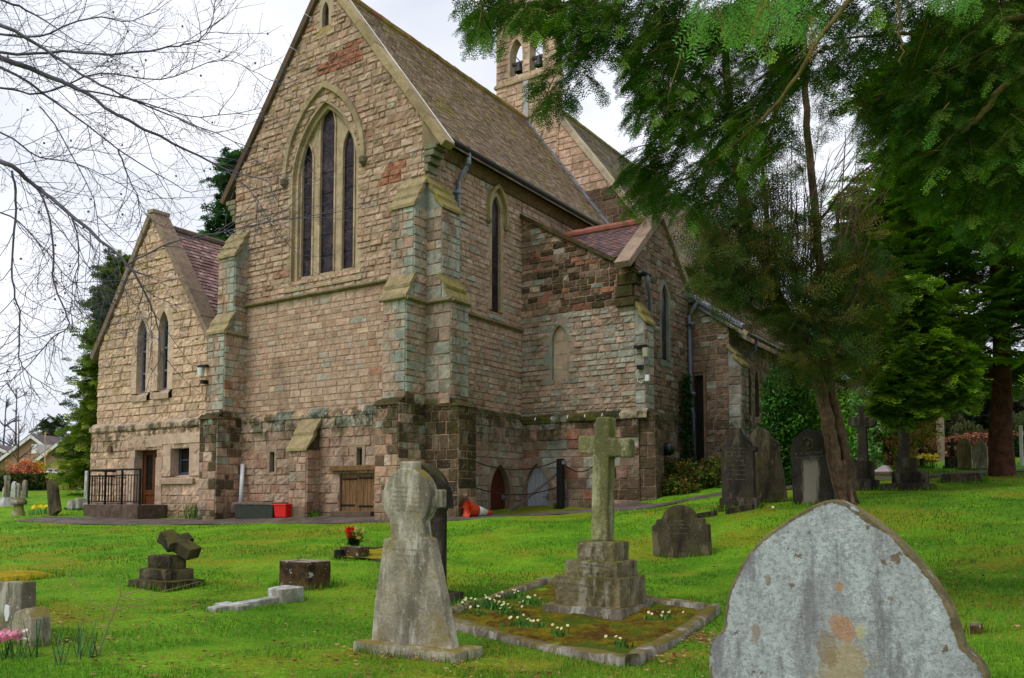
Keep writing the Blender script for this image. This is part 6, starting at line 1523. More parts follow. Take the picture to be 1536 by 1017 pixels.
# ------------------------------------------------------------------ foliage building
def rotmats(dirs, roll):
    """rotation matrices turning +x to dirs with a roll"""
    d = dirs / np.linalg.norm(dirs, axis=1)[:, None]; up = np.tile(np.array([0, 0, 1.0]), (len(d), 1)); up[np.abs(d[:, 2]) > .97] = (0, 1, 0)
    s_ = np.cross(up, d); s_ /= np.linalg.norm(s_, axis=1)[:, None]; n_ = np.cross(d, s_); c, s = np.cos(roll)[:, None], np.sin(roll)[:, None]
    return np.stack([d, s_ * c + n_ * s, -s_ * s + n_ * c], 2)
def spray_tmpl(seed, nshoot=7, nneedle=9, nl=.085, nw=.010, droop=.25):
    """flat yew spray: a shoot of unit length with side shoots, needles in two rows; returns quads and a tone per quad"""
    r_ = np.random.default_rng(seed); V, T = [], []
    def shoot(o, d, L, k):
        d = d / np.linalg.norm(d); side = np.cross((0, 0, 1), d); side /= np.linalg.norm(side)
        for i in range(k):
            t_ = (i + .5) / k; p = o + d * L * t_ + np.array([0, 0, -droop * (L * t_) ** 2])
            for sg in (-1, 1):
                q = d * .55 + side * sg * .95 + np.array([0, 0, r_.uniform(-.15, .35)]); q /= np.linalg.norm(q); l = nl * (1.05 - .45 * t_) * r_.uniform(.8, 1.15); w = np.cross(q, (0, 0, 1)) * nw
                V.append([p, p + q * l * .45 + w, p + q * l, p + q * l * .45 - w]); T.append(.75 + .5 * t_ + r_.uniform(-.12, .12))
        a = np.array([0, 0, -1.0]) * .004; V.append([o + side * .006, o + d * L + np.array([0, 0, -droop * L * L]), o + d * L + np.array([0, 0, -droop * L * L]) + side * .001, o - side * .006]); T.append(-1)
    shoot(np.zeros(3), np.array([1.0, 0, 0]), 1.0, nneedle + 5)
    for i in range(nshoot):
        t_ = .12 + .75 * i / nshoot; sg = 1 if i % 2 else -1; an = r_.uniform(.55, .95)
        shoot(np.array([t_, 0, -droop * t_ * t_]), np.array([math.cos(an), sg * math.sin(an), r_.uniform(-.25, .15)]), (.62 - .42 * t_) * r_.uniform(.8, 1.1), max(3, int(nneedle * (1 - .6 * t_))))
    return np.array(V), np.array(T)
def place(tmpls, P, D, Sc, roll, C, rng=NR, wood=(.05, .035, .02)):
    """instance spray templates -> vertices, quads, colours (own geometry, no instancing)"""
    Vs, Cs = [], []; which = rng.integers(0, len(tmpls), len(P)); Rm = rotmats(D, roll)
    for k, (V, T) in enumerate(tmpls):
        i = np.where(which == k)[0]
        if not len(i): continue
        q = np.einsum('nij,mkj->nmki', Rm[i], V) * Sc[i][:, None, None, None] + P[i][:, None, None, :]
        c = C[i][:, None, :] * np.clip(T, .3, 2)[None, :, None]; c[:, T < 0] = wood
        Vs.append(q.reshape(-1, 3)); Cs.append(np.repeat(c.reshape(-1, 3), 4, 0))
    V = np.concatenate(Vs); return V, np.arange(len(V)).reshape(-1, 4), np.concatenate(Cs)
def cols(n, pal, var=.25):
    p = np.array(pal); return p[NR.integers(0, len(p), n)] * NR.uniform(1 - var, 1 + var, n)[:, None]
SPR_N = [spray_tmpl(s, 5, 5, .21, .030) for s in range(5)]
SPR_Y = [spray_tmpl(80 + s, 5, 8, .17, .013) for s in range(4)]
SPR_C = [spray_tmpl(60 + s, 4, 5, .2, .05) for s in range(3)]
SPR_M = [spray_tmpl(20 + s, 5, 6, .19, .015) for s in range(4)]
SPR_F = [spray_tmpl(40 + s, 4, 3, .30, .06) for s in range(3)]
def leafclump(seed, n=14, l=.5, w=.2):
    r_ = np.random.default_rng(seed); V, T = [], []
    for i in range(n):
        o = r_.uniform(-.5, .5, 3); d = r_.normal(size=3); d[2] = abs(d[2]) * .6 + .1; d /= np.linalg.norm(d); s = np.cross(d, r_.normal(size=3)); s /= np.linalg.norm(s)
        V.append([o, o + d * l * .5 + s * w * .5, o + d * l, o + d * l * .5 - s * w * .5]); T.append(r_.uniform(.65, 1.3))
    return np.array(V), np.array(T)
CLU = [leafclump(s) for s in range(4)]
def limb(mb, pts, r0, r1, n=7, sub=4, wob=.02):
    """smooth tapering limb through 3D points"""
    P = [tuple(p) for p in pts]; out = []
    for i in range(len(P) - 1):
        p0, p1, p2, p3 = P[max(i - 1, 0)], P[i], P[i + 1], P[min(i + 2, len(P) - 1)]
        for k in range(sub):
            t_ = k / sub; out.append(Vector([.5 * (2 * p1[c] + (p2[c] - p0[c]) * t_ + (2 * p0[c] - 5 * p1[c] + 4 * p2[c] - p3[c]) * t_ * t_ + (3 * p1[c] - p0[c] - 3 * p2[c] + p3[c]) * t_ ** 3) for c in range(3)]))
    out.append(Vector(P[-1])); m = len(out)
    out = [p + Vector((R.uniform(-wob, wob), R.uniform(-wob, wob), R.uniform(-wob, wob))) * (0 < i < m - 1) for i, p in enumerate(out)]
    mb.tube(out, [r0 + (r1 - r0) * i / (m - 1) for i in range(m)], n, cap=True); return out
def pxl(L): return [atD(a, b, d) for a, b, d in L]

# ------------------------------------------------------------------ overhanging yew, near right
tY = thing('yew_tree', 'dark yew whose boughs hang over the picture from the top right', 'tree', gd(1900, 7.5, 900))
mb = MB(); base = tY.location
top = base + Vector((-.2, .1, 6.5)); limb(mb, [base - Vector((0, 0, .3)), base + Vector((0, 0, 1.5)), base + Vector((-.1, .1, 4)), top, top + Vector((0, 0, 3))], .42, .12, 12, wob=.03); mb.build('trunk', M_BARKR, tY, smooth=True)
LM = [([(1300, -140, 6.6), (1100, -70, 6.2), (930, -20, 6.0), (800, 18, 5.8), (705, 0, 5.7)], .024, .005),
      ([(1480, -120, 5.4), (1300, -20, 5.3), (1219, 71, 5.3), (1172, 150, 5.4), (1092, 227, 5.7), (1010, 275, 6.1), (950, 300, 6.4)], .013, .004),
      ([(1172, 150, 5.4), (1160, 190, 5.6), (1152, 212, 5.7)], .009, .004),
      ([(1219, 71, 5.3), (1150, 110, 5.9), (1120, 135, 6.2)], .009, .004),
      ([(1700, 0, 5.6), (1531, 25, 5.7), (1440, 45, 5.9), (1354, 53, 6.1), (1244, 58, 6.5)], .022, .006),
      ([(1440, 45, 5.9), (1370, 75, 6.3), (1300, 88, 6.6)], .011, .005),
      ([(1680, 20, 5.2), (1531, 106, 5.2), (1475, 170, 5.3), (1440, 200, 5.4), (1382, 237, 5.6)], .020, .006),
      ([(1690, 20, 5.0), (1560, 40, 5.1), (1490, 75, 5.3), (1300, 150, 6.0)], .016, .005),
      ([(1340, -40, 4.4), (1347, 25, 4.4), (1354, 71, 4.4), (1349, 100, 4.4)], .009, .004),
      ([(1052, -20, 5.0), (1035, 40, 5.0), (1021, 78, 5.05), (1002, 160, 5.1)], .007, .003)]
mb = MB(); anchor = top
for L_, a_, b_r in LM:
    pts = pxl(L_)
    if L_[0][0] > 1290 and L_[0][1] < 25 and L_[0][2] > 4.6: pts = [anchor] + pts
    limb(mb, pts, a_ * (1.7 if pts[0] is anchor else 1), b_r, 7, wob=.012)
mb.build('limbs', M_LIMB, tY, smooth=True)
EL = [(730, 12, 38, 22, 20, 5.8), (735, 48, 30, 20, 16, 5.8), (800, 18, 55, 26, 40, 5.8), (865, 18, 55, 35, 46, 5.9), (862, 100, 24, 48, 32, 5.9), (832, 146, 20, 18, 13, 5.8), (905, 45, 32, 50, 40, 6), (960, 30, 55, 50, 60, 6),
      (985, 110, 42, 40, 44, 6), (1005, 180, 38, 45, 44, 6.1), (990, 250, 46, 28, 32, 6.2), (972, 290, 36, 14, 14, 6.3), (1050, 60, 65, 65, 80, 6.2), (1075, 170, 65, 70, 62, 6.3), (1050, 275, 65, 55, 48, 6.4),
      (1170, 30, 80, 55, 80, 5.8), (1150, 190, 50, 80, 44, 6), (1200, 110, 50, 40, 34, 6), (1262, 95, 56, 22, 24, 6.3), (1255, 30, 50, 40, 20, 5.8), (1375, 35, 70, 50, 64, 5.8), (1480, 55, 85, 75, 110, 5.8),
      (1425, 140, 80, 55, 80, 5.8), (1500, 190, 65, 80, 90, 5.8), (1350, 190, 34, 50, 26, 6), (1440, 270, 80, 50, 64, 6), (1300, 175, 36, 16, 14, 6.3), (1510, 320, 60, 60, 60, 6), (1400, 215, 50, 40, 40, 6)]
P, D, Sc, C = [], [], [], []; tw = MB(); YPAL = [lin(66, 106, 34), lin(86, 124, 38), lin(50, 86, 30), lin(106, 140, 46), lin(72, 102, 34)]
for (cx, cy, rx, ry, n, d) in EL:
    for _ in range(int(n * (1.25 if cx > 990 and cy > 50 else .85))):   # drooping branchlets, each feathered with sprays
        a, q = R.uniform(0, 6.283), math.sqrt(R.random()); L_ = R.uniform(.16, .40) * (.8 if cx < 910 else 1); dd_ = d + R.uniform(-.55, 1.0); p = atD(cx + rx * q * math.cos(a) * .9 + .2 * L_ * FPX / dd_, cy + ry * q * math.sin(a) * .85 - .42 * L_ * FPX / dd_, dd_)
        v = (_R * R.gauss(-.6 if cx < 1250 else -.2, .55) + Vector((0, 0, R.uniform(-.5, .1))) + _F * R.gauss(0, .4)).normalized(); m = int(L_ / .052); pts = [p]; k_ = R.choice(YPAL); kk = R.uniform(.75, 1.25)
        for i in range(m):
            v = (v + Vector((R.gauss(0, .06), R.gauss(0, .06), -.16))).normalized(); pts.append(pts[-1] + v * .052)
            sd = v.cross(Vector((0, 0, 1))); sd = sd.normalized() if sd.length > .1 else _R
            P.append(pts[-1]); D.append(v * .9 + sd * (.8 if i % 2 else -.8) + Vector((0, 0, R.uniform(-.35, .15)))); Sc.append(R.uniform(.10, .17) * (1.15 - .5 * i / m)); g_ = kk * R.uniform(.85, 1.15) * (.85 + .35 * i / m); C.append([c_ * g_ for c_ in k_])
        P.append(pts[-1]); D.append(v); Sc.append(.12); C.append([c_ * kk * 1.25 for c_ in k_]); tw.tube(pts, [.004 - .003 * i / m for i in range(m + 1)], 4)
n = len(P)
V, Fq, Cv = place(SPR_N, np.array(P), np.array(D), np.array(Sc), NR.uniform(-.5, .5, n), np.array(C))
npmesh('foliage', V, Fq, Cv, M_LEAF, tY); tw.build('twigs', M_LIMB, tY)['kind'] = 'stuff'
P, D, Sc = [], [], []                                          # pale young tips close to the camera
for _ in range(52):
    x = R.uniform(1040, 1215); P.append(atD(x, R.uniform(-40, 22) + 10 * math.sin(x / 17), R.uniform(2.9, 3.5))); D.append(_R * R.gauss(0, .5) + Vector((0, 0, -1)) + _F * R.gauss(0, .25)); Sc.append(R.uniform(.10, .18))
for _ in range(10): P.append(atD(R.uniform(1405, 1455), R.uniform(-25, -5), 3.3)); D.append(_R * R.gauss(0, .5) + Vector((0, 0, -1))); Sc.append(R.uniform(.08, .12))
n = len(P); V, Fq, Cv = place(SPR_Y, np.array(P), np.array(D), np.array(Sc) * 1.15, NR.uniform(-.6, .6, n), cols(n, [lin(92, 150, 60), lin(110, 164, 66), lin(84, 140, 62), lin(100, 150, 56), lin(120, 160, 70), lin(92, 150, 60), lin(176, 136, 78)], .15))
npmesh('young_foliage', V, Fq, Cv, M_LEAF, tY, ).__setitem__('label', 'bright young yew tips hanging close to the camera')

P, D, Sc, C = [], [], [], []                                   # unseen crown out of frame, added to block sky and darken what hangs below
for _ in range(2600):
    x, y = R.uniform(1050, 2200), R.uniform(-1500, -230); d = R.uniform(5.2, 9.5)
    if x > 1720 and R.random() < .6: y = R.uniform(-1500, 330)
    elif x < 1250 and y < -600: continue
    P.append(atD(x, y, d)); D.append(_R * R.gauss(0, .7) + Vector((0, 0, -R.uniform(.1, .9))) + _F * R.gauss(0, .7)); Sc.append(R.uniform(.4, .7)); k_ = R.choice(YPAL); C.append([c_ * R.uniform(.7, 1.2) for c_ in k_])
V, Fq, Cv = place(SPR_C, np.array(P), np.array(D), np.array(Sc), NR.uniform(-1, 1, len(P)), np.array(C)); npmesh('foliage', V, Fq, Cv, M_LEAF, tY)

# ------------------------------------------------------------------ two-stemmed yew by the headstones
p0 = gd(1264, 14.5, 752); tJ = thing('yew_tree', 'leaning yew with two bare stems twisting together above the pale-streaked headstone', 'tree', p0)
mb = MB(); k = 14.5 / FPX
limb(mb, [p0 - Vector((0, 0, .3)), p0 + Vector((0, 0, .05))] + pxl([(1252, 690, 14.5), (1243, 640, 14.5), (1232, 590, 14.5), (1205, 520, 14.5), (1172, 455, 14.6), (1142, 385, 14.7), (1120, 325, 14.8), (1105, 245, 14.9), (1092, 120, 15), (1085, 20, 15)]), .13, .06, 11, wob=.02)
limb(mb, [p0 + Vector((.11, .08, -.3)), p0 + Vector((.11, .08, .05))] + pxl([(1268, 690, 14.6), (1258, 640, 14.6), (1246, 590, 14.6), (1240, 520, 14.7), (1232, 420, 14.8), (1222, 320, 14.9), (1214, 230, 15), (1208, 140, 15.1), (1205, 20, 15.2)]), .115, .05, 11, wob=.02)
for q in range(6): a = q * 1.05 + .3; e = Vector((math.cos(a), math.sin(a), 0)); limb(mb, [p0 + Vector((.05, .05, .75)) + e * .06, p0 + Vector((.05, .05, .25)) + e * .10, p0 + Vector((.05, .05, 0)) + e * .2, p0 + Vector((.05, .05, -.15)) + e * .4], .07, .02, 7, wob=.01)
for L_, a_, b_r in (([(1140, 385, 14.7), (1150, 330, 14.6), (1145, 270, 14.6), (1150, 200, 14.6)], .06, .02), ([(1180, 470, 14.6), (1120, 430, 14.2), (1080, 400, 14)], .05, .015), ([(1238, 500, 14.7), (1280, 440, 14.4), (1310, 390, 14.3)], .05, .012), ([(1225, 340, 14.9), (1270, 280, 14.7), (1330, 230, 14.6)], .03, .008)): limb(mb, pxl(L_), a_, b_r, 7, wob=.02)
mb.build('trunk', M_BARK, tJ, smooth=True)
mb = MB()
for _ in range(70):
    x = R.uniform(1150, 1290); y = R.uniform(330, 470); d = 14.6 + R.uniform(-.7, .7); L_ = R.uniform(60, 180); dx = (x - 1205) * .35 + R.gauss(0, 14)
    mb.tube(pxl([(x, y, d), (x + dx * .4, y - L_ * .5, d), (x + dx + R.gauss(0, 6), y - L_, d)]), [.013, .008, .003], 4)
for _ in range(46):
    x = R.uniform(1245, 1335); y = R.uniform(190, 330); L_ = R.uniform(30, 90); g_ = R.uniform(.4, 1.3); d = 14.6 + R.gauss(0, .6); mb.tube(pxl([(x - L_ * .6, y + L_ * g_, d), (x + R.gauss(0, 4), y + R.gauss(0, 5), d), (x + L_ * .35, y - L_ * .4 * g_, d + R.gauss(0, .2))]), [.008, .005, .002], 4)
mb.build('bare_shoots', M_BARK, tJ)
EJ = [(1105, 395, 62, 50, 150), (1150, 340, 55, 46, 90), (1180, 450, 70, 46, 130), (1235, 490, 76, 54, 120), (1285, 430, 56, 56, 80), (1300, 350, 34, 40, 14), (1215, 370, 56, 50, 60), (1085, 335, 50, 44, 100), (1110, 255, 58, 60, 100), (1220, 540, 44, 36, 56), (1250, 550, 60, 32, 60),
      (1085, 130, 80, 90, 90), (1195, 170, 60, 90, 50), (1140, 420, 80, 50, 60), (1310, 490, 30, 60, 30), (1080, 440, 40, 36, 40), (1150, 60, 90, 60, 50), (1210, 290, 40, 40, 16)]
P, D, Sc = [], [], []
for (cx, cy, rx, ry, n) in EJ:
    for _ in range(int(n * 1.9)):
        a, q = R.uniform(0, 6.283), math.sqrt(R.random()); d = 14.6 + R.gauss(0, .75); P.append(atD(cx + rx * q * math.cos(a), cy + ry * q * math.sin(a), d)); D.append(_R * R.gauss(0, .8) + Vector((0, 0, R.gauss(.1, .6))) + _F * R.gauss(0, .8)); Sc.append(R.uniform(.28, .55))
n = len(P); V, Fq, Cv = place(SPR_M, np.array(P), np.array(D), np.array(Sc), NR.uniform(-1.5, 1.5, n), cols(n, [lin(66, 84, 28), lin(84, 94, 32), lin(52, 80, 30), lin(98, 90, 36), lin(46, 72, 26)]))
npmesh('foliage', V, Fq, Cv, M_LEAF, tJ)

# ------------------------------------------------------------------ big evergreen on the right
pE = gd(1506, 20.5, 712); tE = thing('evergreen_tree', 'broad dark evergreen with layered boughs and a reddish trunk, right edge', 'tree', pE)
mb = MB(); limb(mb, [pE - Vector((0, 0, .3)), pE + Vector((-.05, 0, .8)), pE + Vector((.05, .1, 3)), pE + Vector((0, 0, 7)), pE + Vector((0, 0, 10.5))], .33, .06, 10)
for _ in range(34):
    h = R.uniform(1.9, 9); a = R.uniform(0, 6.283); L_ = 3.2 * (1 - (h / 13) ** 2) * R.uniform(.6, 1); q = pE + Vector((0, 0, h)); limb(mb, [q, q + Vector((math.cos(a) * L_ * .5, math.sin(a) * L_ * .5, .25)), q + Vector((math.cos(a) * L_, math.sin(a) * L_, -.1))], .05, .012, 5, wob=.03)
mb.build('trunk', M_BARKR, tE, smooth=True)
P, D, Sc, C = [], [], [], []
PALE = [lin(84, 120, 32), lin(114, 148, 38), lin(140, 172, 46), lin(72, 104, 32)]
for _ in range(300):
    h = R.uniform(2.45, 10.8); a = R.uniform(0, 6.283); rr = 3.55 * (1 - (max(0, h - 2.0) / 10.5) ** 2) ** .5 * (.86 + .1 * math.sin(h * 2.3 + a * 3)); rr *= math.sqrt(R.uniform(.25, 1)); c = pE + Vector((math.cos(a) * rr, math.sin(a) * rr, h)); k_ = R.choice(PALE)
    for _ in range(46):
        o = Vector((R.gauss(0, .44), R.gauss(0, .44), R.gauss(0, .15) - .06)); P.append(c + o); out = Vector((math.cos(a), math.sin(a), 0)); D.append(out + o * 1.2 + Vector((0, 0, R.uniform(-.15, .5)))); Sc.append(R.uniform(.30, .55)); kk = R.uniform(.75, 1.3); C.append([k_[i] * kk for i in range(3)])
for (cx, cy, rx, ry, d, n) in ((1350, 595, 42, 40, 17.2, 900), (1400, 560, 60, 60, 17.0, 900), (1372, 470, 36, 60, 18, 600)):
    for _ in range(n): a, q = R.uniform(0, 6.283), math.sqrt(R.random()); P.append(atD(cx + rx * q * math.cos(a), cy + ry * q * math.sin(a), d + R.uniform(-.6, .6))); D.append(-_F * .6 + _R * R.gauss(-.3, .6) + Vector((0, 0, R.uniform(-.4, .3)))); Sc.append(R.uniform(.24, .42)); k_ = R.choice(PALE); kk = R.uniform(.7, 1.2); C.append([k_[i] * kk for i in range(3)])
n = len(P); V, Fq, Cv = place(SPR_F, np.array(P), np.array(D), np.array(Sc), NR.uniform(-.6, .6, n), np.array(C)); npmesh('foliage', V, Fq, Cv, M_LEAF, tE)
# ------------------------------------------------------------------ conifers
def conifer(name, label, p, H, rad_, pal, lean=0, group=None, n=150, k=26, sc=(.5, .9), hmin=.4):
    t_ = thing(name, label, 'tree', p, group); mb = MB(); limb(mb, [p - Vector((0, 0, .3)), p + Vector((0, 0, H * .5)), p + Vector((lean, 0, H))], H * .028, .03, 8); mb.build('trunk', M_BARK, t_, smooth=True)
    P, D, Sc, C = [], [], [], []
    for _ in range(n):
        f = R.uniform(0, 1) ** 1.25; h = hmin + (H - hmin) * f; a = R.uniform(0, 6.283); rr = rad_ * (1 - f) ** .75 * R.uniform(.5, 1.08) + .1; c = p + Vector((lean * f + math.cos(a) * rr, math.sin(a) * rr, h)); k_ = R.choice(pal)
        for _ in range(k):
            s_ = .3 + .16 * rad_ * (1 - f); o = Vector((R.gauss(0, s_), R.gauss(0, s_), R.gauss(0, s_ * .4))); P.append(c + o); D.append(Vector((math.cos(a), math.sin(a), R.uniform(-.5, .6))) + o * .5); Sc.append(R.uniform(*sc)); kk = R.uniform(.7, 1.3); C.append([k_[i] * kk for i in range(3)])
    m = len(P); V, Fq, Cv = place(SPR_F, np.array(P), np.array(D), np.array(Sc), NR.uniform(-1, 1, m), np.array(C)); npmesh('foliage', V, Fq, Cv, M_LEAF, t_); return t_
GR2 = [lin(84, 112, 34), lin(116, 140, 42), lin(68, 94, 34), lin(146, 158, 58)]
p = gd(182, 37, 740); H = atD(178, 388, 37).z - p.z
conifer('conifer', 'tall shaggy green conifer behind the left end of the annexe', p, H, 1.4, GR2, n=330, k=24, sc=(.35, .6))
p = gd(352, 44, 700); conifer('conifer', 'dark green cypress top rising behind the annexe roof and tall gable', p, atD(352, 228, 44).z - p.z, 2.3, [lin(60, 104, 50), lin(80, 126, 58), lin(48, 84, 42)], n=260, k=24, sc=(.4, .8))
lbp = ['tall blue-green pine seen right of the two-stemmed yew', 'pine with a bare lower stem farther back, left of the dark evergreen', 'loose thin pine standing behind the porch roof']
for i, (q, d, ht, r_) in enumerate(((1292, 44, 330, 2.2), (1330, 48, 300, 2.4), (1262, 52, 420, 2.4))):
    p = gd(q, d, 650); conifer('pine_tree', lbp[i], p, atD(q, ht, d).z - p.z, r_, [lin(90, 118, 96), lin(108, 134, 104), lin(76, 104, 76)], n=80, k=16, sc=(.5, 1.0), hmin=3.2)

# ------------------------------------------------------------------ bare beech at top left
p0 = Vector(atD(-330, 700, 7.8)); p0.z = gz(p0.x, p0.y); tB = thing('bare_tree', 'leafless tree reaching long twiggy branches in from the left edge', 'tree', p0)
mb = MB(); tz = p0 + Vector((0, 0, 4.2)); limb(mb, [p0 - Vector((0, 0, .3)), p0 + Vector((.05, 0, 1.5)), p0 + Vector((0, .1, 3)), tz, tz + Vector((0, .1, 3))], .3, .1, 12); mb.build('trunk', M_BARK, tB, smooth=True)
BR = [([(0, 88), (80, 118), (118, 134), (174, 170), (260, 215), (333, 251), (402, 272)], .020, .004, 7.2), ([(0, 38), (68, 75), (124, 112), (183, 142), (265, 177), (372, 220)], .014, .003, 7.0), ([(0, 102), (88, 156), (177, 223), (277, 286)], .013, .003, 7.4),
      ([(0, 242), (47, 274), (77, 298), (151, 360), (192, 397), (220, 445), (236, 485), (240, 540)], .017, .003, 6.8), ([(0, 80), (97, 78), (189, 81), (254, 71), (295, 62), (317, 35), (323, 12)], .010, .002, 7.1), ([(0, 50), (60, 55), (133, 27), (200, 31), (257, 0)], .009, .002, 7.3),
      ([(18, 256), (24, 300), (20, 363), (20, 435), (31, 476), (28, 526), (38, 555), (82, 586)], .010, .003, 6.9), ([(47, 274), (66, 300), (79, 363), (82, 426), (101, 476), (100, 492), (72, 514), (38, 552), (0, 585)], .009, .003, 6.8), ([(84, 303), (107, 325), (119, 372), (110, 426), (104, 470)], .008, .002, 6.9),
      ([(177, 223), (190, 260), (204, 290), (213, 320)], .008, .002, 7.3), ([(192, 397), (260, 362), (320, 350), (420, 330), (540, 312)], .008, .002, 6.8), ([(333, 251), (380, 290), (402, 330)], .006, .002, 7.2), ([(118, 134), (200, 150), (300, 175), (400, 160)], .008, .002, 7.0), ([(0, 200), (60, 235), (130, 250), (220, 300)], .009, .002, 7.5),
      ([(0, 0), (50, 20), (110, 60)], .012, .004, 7.2), ([(0, 320), (40, 345), (110, 425), (160, 440)], .007, .002, 7.1), ([(0, 130), (60, 140), (150, 110), (240, 120), (330, 90), (388, 110)], .008, .002, 7.4), ([(60, 160), (90, 200), (140, 300), (150, 380)], .007, .002, 7.0)]
mb = MB(); tw = MB(); hk = MB(); nodes = []
def twig(p, d, L_, r0, lev):
    n = 6; pts = [p]; q = Vector(d).normalized()
    for i in range(n): q = (q + Vector((R.gauss(0, .16), R.gauss(0, .16), R.gauss(.03, .14)))).normalized(); pts.append(pts[-1] + q * (L_ / n))
    tw.tube(pts, [r0 * (1 - .6 * i / n) for i in range(n + 1)], 4 if lev else 5)
    if lev > 0:
        for i in range(1, n + 1):
            if R.random() < .62:
                v = (pts[i] - pts[i - 1]).normalized(); s_ = v.cross(_F).normalized() * R.choice((-1, 1)); twig(pts[i], v * .7 + s_ * R.uniform(.35, .9) + _F * R.gauss(0, .4), L_ * R.uniform(.3, .6), max(.0014, r0 * .6), lev - 1)
    else: tw.tube([pts[-1], pts[-1] + q * .012], [.0028, .0006], 4)
    if R.random() < .022: hk.lathe([(0, -.010), (.008, -.005), (.009, .003), (.004, .010), (0, .010)], pts[-1], 6)
for L_, a_, b_r, d in BR:
    pts = [atD(x, y, d + .1 * math.sin(x / 40)) for x, y in L_]
    if L_[0][0] == 0: pts = [tz + Vector((0, 0, R.uniform(-1.0, .8))), atD(-120, L_[0][1] - 20, d + .3)] + pts
    o = limb(mb, pts, a_ * (1.5 if L_[0][0] == 0 else 1), b_r, 6, wob=.008); m = len(o)
    for i in range(3, m):
        f = i / m
        for _ in range(R.choice((0, 1, 1, 1))):
            v = (o[i] - o[i - 1]).normalized(); s_ = v.cross(_F).normalized() * R.choice((-1, 1)); twig(o[i], v * 1.0 + s_ * R.uniform(.3, .8) + _F * R.gauss(0, .3), R.uniform(.3, .85) * (1.1 - .4 * f), .0034, 2 if R.random() < .6 else 1)
mb.build('branches', M_TWIG, tB, smooth=True); o = tw.build('twigs', M_TWIG, tB); o = hk.build('seed_husks', M_TWIG, tB); o['kind'] = 'stuff'

# ------------------------------------------------------------------ shrubs, hedges, plants
def shrub(name, label, c, rx, ry, rz, pal, n=900, s=(.10, .2), cat='shrub', flowers=None, tm=CLU, stem=True, group=None):
    t_ = thing(name, label, cat, c, group); n0 = n
    if stem:
        mb = MB()
        for _ in range(7): e = c + Vector((R.uniform(-rx, rx) * .6, R.uniform(-ry, ry) * .6, rz * R.uniform(.7, 1.4))); limb(mb, [c + Vector((R.uniform(-.1, .1), 0, -.1)), (c + e) / 2 + Vector((0, 0, .1)), e], .025, .006, 5)
        mb.build('stems', M_BARK, t_)
    P, D, Sc = [], [], []; lumps = [(R.uniform(-.75, .75), R.uniform(-.75, .75), R.uniform(.1, .95), R.uniform(.3, .5)) for _ in range(16)]
    for _ in range(n):
        a, b, z, r_ = R.choice(lumps); v = Vector((R.gauss(0, 1), R.gauss(0, 1), R.gauss(0, 1))).normalized() * r_ * R.uniform(.5, 1.1) ** .5; P.append(c + Vector(((a + v.x) * rx, (b + v.y) * ry, max(.02, (z + v.z) * rz * 1.0)))); D.append(v + Vector((0, 0, .4))); Sc.append(R.uniform(*s))
    n = len(P); V, Fq, Cv = place(tm, np.array(P), np.array(D), np.array(Sc), NR.uniform(-3, 3, n), cols(n, pal, .35)); npmesh('foliage', V, Fq, Cv, M_LEAF, t_)
    if flowers:
        col, m, fs_ = flowers; i = [k for k in range(n) if (P[k] - c).dot(-_F) > -rx * .3 and P[k].z - c.z > rz * .35]; R.shuffle(i); i = i[:m]
        V, Fq, Cv = place(CLU, np.array([P[k] - _F * .05 for k in i]), np.array([D[k] for k in i]), np.full(len(i), fs_), NR.uniform(-3, 3, len(i)), cols(len(i), col, .2)); npmesh('flowers', V, Fq, Cv, M_PETAL, t_)
    return t_
LG = [lin(44, 78, 24), lin(62, 98, 30), lin(34, 60, 24), lin(90, 126, 40)]
shrub('camellia_bush', 'glossy dark green bush with a few pale pink blooms beside the aisle wall', gd(1170, 21.0, 720), .72, .8, 2.6, [lin(54, 92, 36), lin(74, 118, 42), lin(44, 76, 34)], 1500, (.14, .26), flowers=([lin(214, 170, 160), lin(196, 160, 140)], 16, .16))
shrub('laurel_bush', 'bright leafy bush between the leaning yew and the tall dark cross', gd(1226, 21.8, 700), .8, .7, 1.8, [lin(104, 158, 48), lin(138, 186, 62), lin(84, 136, 42)], 900, (.16, .3), flowers=([lin(206, 172, 150)], 14, .2))
shrub('laurel_bush', 'light green bush behind the tall dark round-armed cross', gd(1298, 25, 700), .9, .8, 1.9, [lin(100, 158, 62), lin(130, 184, 84), lin(160, 204, 124)], 700, (.16, .3))
shrub('pieris_bush', 'yellow-green bush with pinkish new leaves right of the dark cross', gd(1338, 25, 700), 1.2, .9, 1.75, [lin(140, 156, 50), lin(170, 176, 66), lin(104, 126, 40), lin(176, 132, 88)], 900, (.15, .26), flowers=([lin(196, 138, 112), lin(178, 128, 96)], 90, .18))
und = [(1000, 22.5, .7, .55), (1040, 22.0, .8, .6), (1075, 22.3, .6, .5), (1015, 21.6, .5, .3), (1060, 21.6, .5, .35)]
lbu = ['low dark undergrowth at the foot of the transept downpipe', 'tangled fern and bramble clump left of the three headstones', 'low bramble clump hiding the aisle wall foot', 'straggly green weeds at the transept corner by the path', 'yellowish fern clump at the path edge behind the first dark headstone']
for (q, d, r_, h), lb in zip(und, lbu): shrub('undergrowth', lb, gd(q, d, 740), r_ * 1.2, r_ * .8, h, [lin(56, 82, 26), lin(84, 104, 36), lin(92, 66, 36), lin(120, 120, 44), lin(44, 62, 24)], 330, (.10, .2), cat='plants', stem=False, group='undergrowth along the path')
P, D = [], []
for _ in range(420): h = R.uniform(0, 1); P.append(Vector((-8.92 + R.uniform(-.02, .14), 22.3 + R.gauss(0, .22) * (1.15 - h) + .12, 1.6 + h * 3.1))); D.append(Vector((1, R.gauss(0, .6), R.gauss(-.4, .4))))
tI = thing('ivy', 'ivy climbing the transept wall beside the grey downpipe', 'climber', Vector((-8.95, 22.4, 1.6)))
